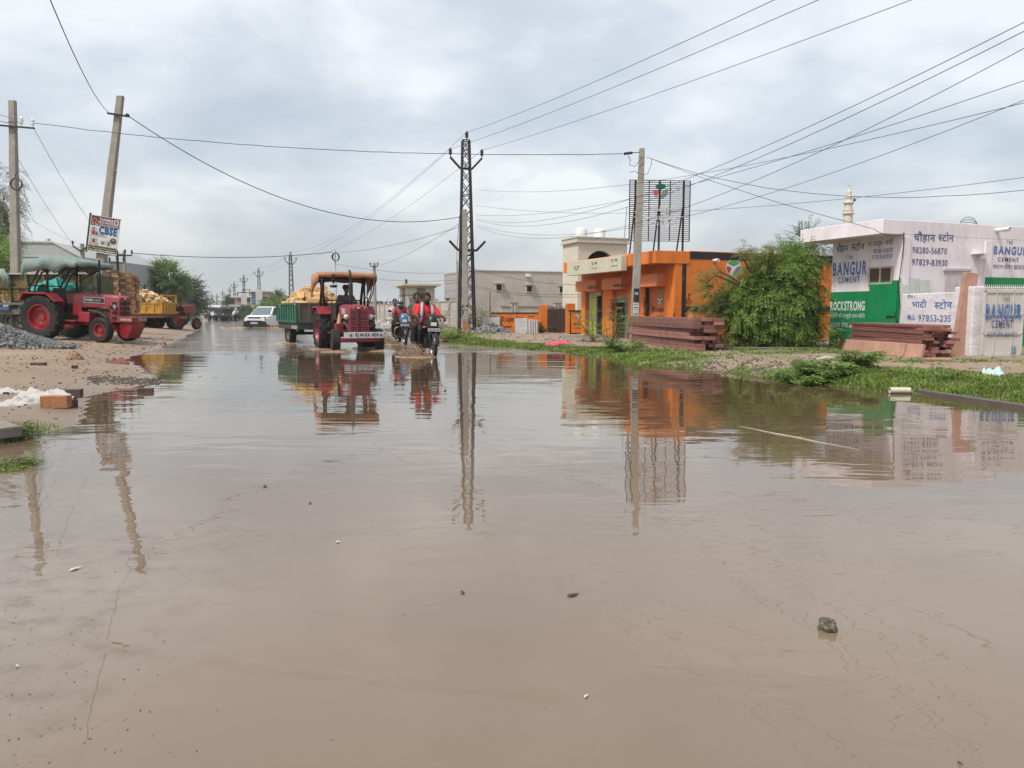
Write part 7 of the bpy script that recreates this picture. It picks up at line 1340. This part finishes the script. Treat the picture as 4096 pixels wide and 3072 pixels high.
    if not far and hair not in ('helmet',):
        for sg in (1, -1): mb = MB(); mb.ell(F(.084, sg * .031, .014), (.012, .014, .009), 8, 0, rot); mb.build('eye', eyem, o, smooth=True)
    return o
def rider(x=0.0, lean=.10, yaw=0, seat=.83, hands=None, feet=None, ht=0.0, back=False):
    P = (x - .28, 0, seat); C = (x - .28 + lean, 0, seat + .47 + ht); H = (x - .23 + lean * 1.3, 0, seat + .64 + ht)
    hx, hy, hz = hands or (.36, .34, 1.04)
    W = [(hx - .06, hy, hz + .03), (hx - .06, -hy, hz + .03)]
    E = [(C[0] * .62 + hx * .38, .30, hz + .05), (C[0] * .62 + hx * .38, -.30, hz + .05)]
    fx, fy, fz = feet or (x + .08, .20, .34)
    K = [(x + .16, .22, seat - .10), (x + .16, -.22, seat - .10)]; A = [(fx - .05, fy, fz + .04), (fx - .05, -fy, fz + .04)]
    return dict(P=P, C=C, H=H, E=E, W=W, K=K, A=A)
def pillion(x, ht=.06, lean=.06):
    P = (x - .30, 0, .88); C = (x - .28 + lean, .0, 1.33 + ht); H = (x - .22 + lean, 0, 1.50 + ht)
    return dict(P=P, C=C, H=H, E=[(x - .16, .26, 1.13), (x - .16, -.26, 1.13)], W=[(x + .06, .19, 1.03), (x + .06, -.19, 1.03)], K=[(x + .10, .27, .80), (x + .10, -.27, .80)], A=[(x - .02, .26, .42), (x - .02, -.26, .42)])
bikeblk = M('bike_black', (.008, .008, .009), .38, var=.1, spec=.4, dirt=(.06, .05, .04), damt=.2)
def motorbike(label, loc, rz, cowl, guard=False, steer=0, tank_m=None, plate='RJ 32 S 1424', mirrors=True, decal=None, ry=0, rx=0):
    o = thing('motorcycle', label, 'motorcycle', loc, rz, None, rx, ry); r = .30
    for nm, x, w_ in (('front_wheel', .66, .085), ('rear_wheel', -.62, .10)):
        mb = MB(); mb.lathe((0, 0, 0), [(r - .055 + .055 * math.cos(a), w_ / 2 * math.sin(a)) for a in [k / 10 * 6.283 for k in range(10)]], 30, 'y', closed=True); wl = mb.build(nm, rubber, o, smooth=True); wl.location = (x, 0, r); mb = MB(); mb.lathe((0, 0, 0), [(r - .10, -.03), (r - .115, 0), (r - .10, .03)], 26, 'y')
        for k in range(6): a = k / 6 * 6.283; mb.bar((.03 * math.cos(a), 0, .03 * math.sin(a)), ((r - .1) * math.cos(a), 0, (r - .1) * math.sin(a)), .03)
        mb.tube([(0, -.07, 0), (0, .07, 0)], .035, 8); mb.build('rim', M('alloy_grey', (.16, .16, .165), .4, metal=.7), wl)
    mb = MB()
    for s in (-1, 1): mb.tube([(.66, s * .075, r), (.50, s * .085, .80), (.46, s * .085, .95)], [.026, .026, .02], 8)
    mb.build('fork', M('fork_grey', (.10, .10, .105), .4, metal=.7), o, smooth=True)
    mb = MB(); mb.lathe((.66, 0, r), [(r + .025, -.075), (r + .05, -.05), (r + .055, 0), (r + .05, .05), (r + .025, .075)], 14, 'y', ang=(15, 165)); mb.build('front_fender', bikeblk, o, smooth=True); mb = MB(); mb.lathe((-.62, 0, r), [(r + .03, -.09), (r + .07, 0), (r + .03, .09)], 12, 'y', ang=(30, 175)); mb.build('rear_fender', bikeblk, o, smooth=True)
    mb = MB(); mb.ell((.18, 0, .86), (.30, .165, .14), 16); mb.ell((.30, 0, .88), (.16, .17, .11), 14); mb.build('fuel_tank', tank_m or bikeblk, o, smooth=True)
    mb = MB(); mb.prism([(-.05, .80), (-.30, .76), (-.85, .84), (-.92, .90), (-.60, .90), (-.28, .84), (-.05, .86)], -.13, .13); mb.build('seat', seatm, o, bevel=.03)
    mb = MB(); mb.prism([(-.25, .62), (.08, .62), (.05, .78), (-.8, .86), (-.85, .78)], -.12, .12); mb.build('side_cover', bikeblk, o, bevel=.02)
    mb = MB(); mb.box((.06, 0, .40), (.34, .26, .26)); mb.box((.14, 0, .58), (.16, .2, .18)); mb.tube([(.50, 0, .86), (.34, 0, .5), (.1, 0, .28), (-.3, 0, .3), (-.3, 0, .7)], .03, 8); mb.bar((.0, -.32, .33), (.0, .32, .33), .03); mb.bar((-.3, -.28, .4), (-.3, .28, .4), .025); mb.bar((-.62, -.12, r), (-.1, -.12, .35), .04); mb.build('engine', M('engine_black', (.025, .025, .026), .5, var=.4), o, bevel=.015)
    mb = MB(); mb.tube([(.18, -.1, .5), (.2, -.13, .3), (0, -.16, .24), (-.3, -.17, .27), (-.85, -.19, .38)], [.022, .022, .025, .045, .05], 10); mb.build('exhaust_pipe', blackp, o, smooth=True)
    mb = MB(); mb.tube([(.28, .37, 1.03), (.40, .27, 1.07), (.44, .1, 1.03), (.44, -.1, 1.03), (.40, -.27, 1.07), (.28, -.37, 1.03)], .013, 8)
    for s in (-1, 1): mb.tube([(.36, s * .30, 1.058), (.27, s * .38, 1.025)], .021, 8)
    mb.build('handlebar', blackp, o, smooth=True)
    mb = MB(); vs = []
    secs = [(.40, .13, .98, 1.14), (.50, .155, .86, 1.13), (.60, .13, .80, 1.05), (.645, .095, .80, .97)]
    mbx = loft([[(x, -w_, zb), (x, w_, zb), (x, w_ * .98, (zb + zt) / 2), (x, w_ * .6, zt), (x, -w_ * .6, zt), (x, -w_ * .98, (zb + zt) / 2)] for x, w_, zb, zt in secs]); cw_ = mbx.build('cowl', cowl, o, auto=50)
    if decal:
        mb = MB()
        for y, z, s_, m_ in decal: mb.add([(.60 + .0 - (z - .99) * .5 + .012, y - s_, z - s_), (.60 - (z - .99) * .5 + .012, y + s_, z - s_ * .6), (.58 - (z - .99) * .5 + .012, y + s_ * .3, z + s_)], [(0, 1, 2)], m_)
        mb.build('decal', [letter_white, M('decal_red_bike', (.45, .03, .02), .5)], cw_)
    mb = MB(); mb.b2((.635, -.075, .83), (.665, .075, .92)); hl = mb.build('headlight', M('headlight_lit', (.75, .70, .55), .15, spec=.8), cw_, bevel=.012)
    mb = MB(); mb.b2((.655, -.15, .70), (.665, .15, .775)); pl = mb.build('number_plate', plate_w, o); mb = MB(); text(mb, plate, Matrix.Translation((.668, -.13, .72)) @ Matrix.Rotation(R(90), 4, 'Z') @ Matrix.Rotation(R(90), 4, 'X'), w=.26, h=.055, bold=.03); mb.build('lettering', blackp, pl)
    for s in (-1, 1): mb = MB(); mb.bar((.52, s * .1, .80), (.54, s * .2, .80), .02); mb.ell((.55, s * .22, .80), (.035, .04, .03), 8); mb.build('indicator', M('indicator_orange', (.50, .15, .03), .3), o, smooth=True)
    if mirrors:
        for s in (-1, 1): mb = MB(); mb.tube([(.36, s * .30, 1.06), (.38, s * .36, 1.14), (.36, s * .42, 1.20)], .009, 6); mb.ell((.35, s * .46, 1.22), (.02, .075, .042), 10, 0, Matrix.Rotation(R(14) * s, 3, 'X')); mb.build('mirror', blackp, o, smooth=True)
    if guard: mb = MB(); mb.tube([(.30, 0, .66), (.33, -.16, .68), (.34, -.29, .62), (.33, -.31, .45), (.28, -.26, .33), (.24, -.08, .30), (.24, .08, .30), (.28, .26, .33), (.33, .31, .45), (.34, .29, .62), (.33, .16, .68), (.30, 0, .66)], .016, 8); mb.build('crash_guard', M('guard_brass', (.40, .36, .22), .35, metal=.6), o, smooth=True)
    mb = MB(); mb.tube([(-.9, 0, .86), (-1.0, 0, .6)], .03, 6); mb.box((-1.0, 0, .62), (.02, .16, .12)); mb.build('tail_lamp', M('tail_red', (.30, .02, .02), .4), o)
    return o
hb_ = math.atan2(-.93, .33)
b2p = place(1736, 1437, -.06); d2 = Vector((math.cos(hb_), math.sin(hb_), 0)); bk2 = Vector((b2p.x, b2p.y, -.07)) - d2 * .72
moto2 = motorbike('black motorcycle with red and white cowl stickers carrying three riders', bk2, hb_, bikeblk, steer=0, plate='RJ 14 SG 1214', decal=[(-.07, 1.02, .03, 0), (-.02, 1.06, .028, 1), (.05, 1.03, .034, 0), (.03, .99, .025, 1), (.09, 1.0, .028, 0)], rx=R(-1.5), mirrors=False)
b1p = place(1622, 1384, -.06); h1 = math.atan2(-.93, .30); d1 = Vector((math.cos(h1), math.sin(h1), 0)); bk1 = Vector((b1p.x, b1p.y, -.08)) - d1 * .72
moto1 = motorbike('black motorcycle with a blue cowl and brass crash guard carrying two riders', bk1, h1, M('cowl_blue', (.05, .13, .25), .3, coat=.3), guard=True, plate='RJ 21 12 N 6010')
denim = M('jeans_black', (.014, .014, .017), .8, var=.25); dkhaki = M('trouser_dark', (.022, .018, .017), .85, var=.25)
redm = M('shirt_red', (.50, .012, .02), .75, var=.12, bump=.2, bscale=14); mar = M('shirt_maroon', (.27, .055, .06), .8, var=.12, bump=.2, bscale=14)
p3 = person('person in a bright red shirt with a grey scarf steering the three-rider motorcycle', moto2.matrix_basis, rider(0, .06, ht=.05), redm, denim, skin2, sleeve=.62, beard=True, belly=.02)
mb = MB()
for s in (1, -1):
    pts = [(-.30, s * .05, 1.40), (-.22, s * .10, 1.41), (-.11, s * .13, 1.33), (-.055, s * .15, 1.18), (-.05, s * .17, 1.0), (-.03, s * .19, .92)] if s < 0 else [(-.30, .05, 1.40), (-.22, .10, 1.41), (-.11, .125, 1.33), (-.06, .14, 1.20), (-.06, .145, 1.06)]
    for k in range(3): mb.tube([(x + .012 * math.sin(i * 2 + k * 2), y + .016 * math.cos(i * 2.0 + k * 2.1), z) for i, (x, y, z) in enumerate(pts)], [.025, .03, .03, .034, .04, .03][:len(pts)], 7)
sc_ = mb.build('scarf', M('scarf_grey', (.36, .36, .38), .85, var=.35, scale=30), p3, smooth=True)
mb = MB(); text(mb, 'WROGN LABEL', Matrix.Translation((-.045, -.10, 1.215)) @ Matrix.Rotation(R(90), 4, 'Z') @ Matrix.Rotation(R(90), 4, 'X'), w=.2, h=.035, bold=.01); mb.build('shirt_print', M('print_pink', (.55, .12, .12), .7), p3)
person('person with curly hair in a dark shirt sitting second on the three-rider motorcycle', moto2.matrix_basis @ Matrix.Translation((0, -.03, 0)), pillion(-.22, .02), M('shirt_orange_red', (.40, .05, .03), .8), dkhaki, skin2, sleeve=.5)
person('person in a grey-green shirt sitting last on the three-rider motorcycle', moto2.matrix_basis @ Matrix.Translation((0, .0, .0)) @ Matrix.Rotation(R(3), 4, 'Z'), {**pillion(-.50, .05), 'H': (-.70, -.10, 1.53), 'C': (-.75, -.07, 1.36), 'P': (-.8, -.03, .90)}, M('shirt_green_grey', (.06, .065, .055), .8, var=.4), dkhaki, skin2, sleeve=.5)
person('person in a faded maroon shirt and grey helmet steering the two-rider motorcycle', moto1.matrix_basis, rider(0, .05, ht=.02), mar, denim, skin, sleeve=.55, hair='helmet')
person('person in a pale checked shirt riding behind the helmeted rider', moto1.matrix_basis, {**pillion(-.24, .03), 'H': (-.50, -.15, 1.51), 'C': (-.53, -.10, 1.34), 'P': (-.55, -.04, .88)}, M('shirt_pale_check', (.40, .43, .46), .8, var=.4, scale=45), dkhaki, skin, hair='short', long_sleeve=True)
drv = dict(P=(-.66, 0, 1.14), C=(-.60, 0, 1.66), H=(-.53, 0, 1.845), E=[(-.46, .28, 1.42), (-.46, -.30, 1.42)], W=[(-.34, .17, 1.50), (-.36, -.19, 1.48)], K=[(-.22, .20, 1.10), (-.22, -.24, 1.10)], A=[(-.10, .36, .70), (-.10, -.36, .72)], G=[(.8, 0, .1), (.8, 0, .1)])
person('person in a black cap and checked shirt driving the maroon tractor', mov.matrix_basis @ Matrix.Translation((-.02, .02, 0)), drv, M('shirt_check_dark', (.075, .062, .055), .85, var=.6, scale=40), M('trouser_khaki', (.42, .29, .15), .85, var=.15), skin2, hair='cap', long_sleeve=True)
# far riders
for u, v, lab, pl_, hl_, sh_, rz, cl in ((834, 1279, 'person', 'person in a grey shirt riding a motorcycle away down the flooded road', 'short', M('shirt_grey_far', (.22, .21, .22), .85), RD + R(90), bikeblk), (943, 1282, 'person', 'person in a white shirt and helmet riding a white scooter', 'white_helmet', M('shirt_white_far', (.55, .54, .55), .85), R(-90) - R(6), M('scooter_white', (.6, .6, .6), .4)), (866, 1268, 'person', 'person in pale clothes on a motorcycle beside the far pickup', 'short', M('shirt_pale_far', (.45, .44, .42), .85), R(-90), bikeblk)):
    q = place(u, v, 0); q.z = -.08; m_ = motorbike({'person in a grey shirt riding a motorcycle away down the flooded road': 'dark motorcycle seen from behind on the far flooded road', 'person in a white shirt and helmet riding a white scooter': 'white fronted scooter coming past the brown jeeps'}.get(pl_, 'motorcycle half hidden beside the far white pickup'), q, rz, cl); person(pl_, m_.matrix_basis, rider(), sh_, dkhaki, skin2, hair=hl_, far=True)
# ---------------------------------------------------------------- splashes and wakes
splm = bpy.data.materials.new('muddy_spray'); splm.use_nodes = True; p = splm.node_tree.nodes['Principled BSDF']; p.inputs['Base Color'].default_value = (.30, .215, .14, 1); p.inputs['Roughness'].default_value = .12; p.inputs['IOR'].default_value = 1.33
def splash(lab, c, n_, rx_, ry_, h_, s, seed, dirv=(0, 0)):
    rnd = random.Random(seed); mb = MB(); c = Vector(c)
    for k in range(n_):
        t = rnd.random(); a = rnd.uniform(0, 6.283); r_ = rnd.random() ** .6; z = h_ * (1 - r_ * r_) * rnd.random() ** 1.3; p_ = c + Vector((rx_ * r_ * math.cos(a) + dirv[0] * z, ry_ * r_ * math.sin(a) + dirv[1] * z, z + .004)); q = s * rnd.uniform(.35, 1.2)
        mb.ell(p_, (q * rnd.uniform(.6, 1.6), q, q * rnd.uniform(.5, 1.1)), 5, 0, Matrix.Rotation(rnd.uniform(0, 3), 3, 'Y'))
    # low churned sheet of water under the spray
    m_ = 24; vs = [(c.x, c.y, .05)]; 
    for i in range(1, 6):
        for k in range(m_): a = k / m_ * 6.283; r_ = i / 5 * (1 + .3 * noise.noise(Vector((math.cos(a) * 2, math.sin(a) * 2, seed)))); vs.append((c.x + rx_ * 1.15 * r_ * math.cos(a), c.y + ry_ * 1.15 * r_ * math.sin(a), (.06 * (1 - i / 5) + .035 * max(0, noise.noise(Vector((r_ * 6 * math.cos(a), r_ * 6 * math.sin(a), seed))))) * (1 if i < 5 else 0) - (.004 if i == 5 else 0)))
    mb.add(vs, [(0, 1 + k, 1 + (k + 1) % m_) for k in range(m_)] + [(1 + i * m_ + k, 1 + (i + 1) * m_ + k, 1 + (i + 1) * m_ + (k + 1) % m_, 1 + i * m_ + (k + 1) % m_) for i in range(4) for k in range(m_)])
    tag(mb.build('water_splash', splm, smooth=True), lab, 'splash', kind='stuff')
fq = lambda m, x, y=0: m.matrix_basis @ Vector((x, y, 0))
a = fq(moto2, .55, -.1); splash('muddy spray at the front wheel of the three-rider motorcycle', (a.x - .25, a.y - .2, 0), 1300, .48, .30, .34, .015, 1, (-.5, 0)); a = fq(moto1, .4, -.2); splash('muddy spray at the front wheel of the two-rider motorcycle', (a.x - .35, a.y - .2, 0), 1500, .52, .32, .44, .016, 2, (-.5, 0))
for s, x, lab in ((-1, .95, 'churned water at the right front tractor wheel'), (1, .95, 'churned water at the left front tractor wheel'), (-1, -.92, 'churned water at the big right tractor wheel'), (1, -.92, 'churned water at the big left tractor wheel')): a = fq(mov, x + .2, s * .65); splash(lab, (a.x, a.y, 0), 90, .42, .36, .12, .014, 5 + x + s)
a = fq(gtr, -.25, -.75); splash('churned water at the green trailer wheel', (a.x, a.y, 0), 90, .6, .4, .12, .014, 11); a = fq(car, 1.6, -.9); splash('brown bow wave beside the white car bumper', (a.x - .4, a.y, 0), 260, 1.1, .6, .38, .03, 12); a = fq(car, 1.7, .9); splash('smaller bow wave on the far side of the white car', (a.x + .3, a.y, 0), 160, .8, .5, .25, .03, 13)

rnd = random.Random(77); mb = MB()
for u, v, s_, m_ in ((1352, 2168, .03, 0), (300, 2275, .05, 0), (2345, 2785, .018, 0), (70, 2665, .016, 0), (860, 1510, .07, 1), (800, 1506, .09, 1), (1850, 2370, .03, 1), (3840, 3055, .014, 1), (2290, 2380, .05, 1), (1060, 1945, .05, 1), (1240, 2012, .035, 1)):
    q = G(u, v, .003); s_ *= .6; a = rnd.uniform(0, 3); mb.add([q + Vector((s_ * k[0] * math.cos(a) - s_ * k[1] * math.sin(a), s_ * k[0] * math.sin(a) + s_ * k[1] * math.cos(a), .004 * (i % 2))) for i, k in enumerate(((-1, -.2), (-.3, -.45), (.6, -.3), (1, .1), (.4, .4), (-.5, .3)))], [(0, 1, 2, 3, 4, 5)], m_)
for k in range(50):
    u, v = rnd.uniform(0, 4096), rnd.uniform(1750, 3072); q = G(u, v, .002); s_ = rnd.uniform(.002, .006); a = rnd.uniform(0, 3); mb.add([q + Vector((s_ * x * math.cos(a) - s_ * y * math.sin(a), s_ * x * math.sin(a) + s_ * y * math.cos(a), 0)) for x, y in ((-1, -.2), (1, -.25), (.8, .3), (-.7, .25))], [(0, 1, 2, 3)], rnd.choice((1, 2, 2)))
for k in range(150):
    u, v = abs(rnd.gauss(0, 330)), rnd.uniform(2250, 3072); q = G(u, v, .002); s_ = rnd.uniform(.0015, .005); a = rnd.uniform(0, 3); mb.add([q + Vector((s_ * x * math.cos(a) - s_ * y * math.sin(a), s_ * x * math.sin(a) + s_ * y * math.cos(a), 0)) for x, y in ((-1, -.3), (.2, -.5), (1, -.2), (.6, .5), (-.7, .4))], [(0, 1, 2, 3, 4)], rnd.choice((1, 2, 2)))
tag(mb.build('floating_litter', [M('leaf_pale', (.45, .42, .36), .7), M('twig_brown', (.06, .045, .03), .8), M('scum_tan', (.13, .10, .065), .8)]), 'bits of leaf, straw and scum floating on the brown water', 'litter', kind='stuff')
for i_, (u0, v0, u1, v1) in enumerate(((2960, 1705, 3440, 1800),)):
    mb = MB(); p0, p1 = G(u0, v0, .004), G(u1, v1, .004); mb.tube([p0.lerp(p1, t / 12) + Vector((0, .02 * math.sin(t * 1.3), 0)) for t in range(13)], [.001 + .003 * math.sin(math.pi * t / 12) for t in range(13)], 5); tag(mb.build('pale_line', M('straw', (.50, .46, .38), .6)), 'long thin pale line on the water before the shops', 'straw')  # thin pale line laid on the water surface

# ---------------------------------------------------------------- air
hzm = bpy.data.materials.new('thin_haze'); hzm.use_nodes = True; t = hzm.node_tree; t.nodes.remove(t.nodes['Principled BSDF']); v = t.nodes.new('ShaderNodeVolumePrincipled'); v.inputs['Color'].default_value = (.90, .93, .96, 1); v.inputs['Density'].default_value = .00055; v.inputs['Anisotropy'].default_value = .2
t.links.new(v.outputs[0], t.nodes['Material Output'].inputs['Volume'])
mb = MB(); mb.b2((-950, -60, -1.4), (950, 1600, 22)); tag(mb.build('haze', hzm), 'thin pale haze over the far road', 'haze', kind='stuff')
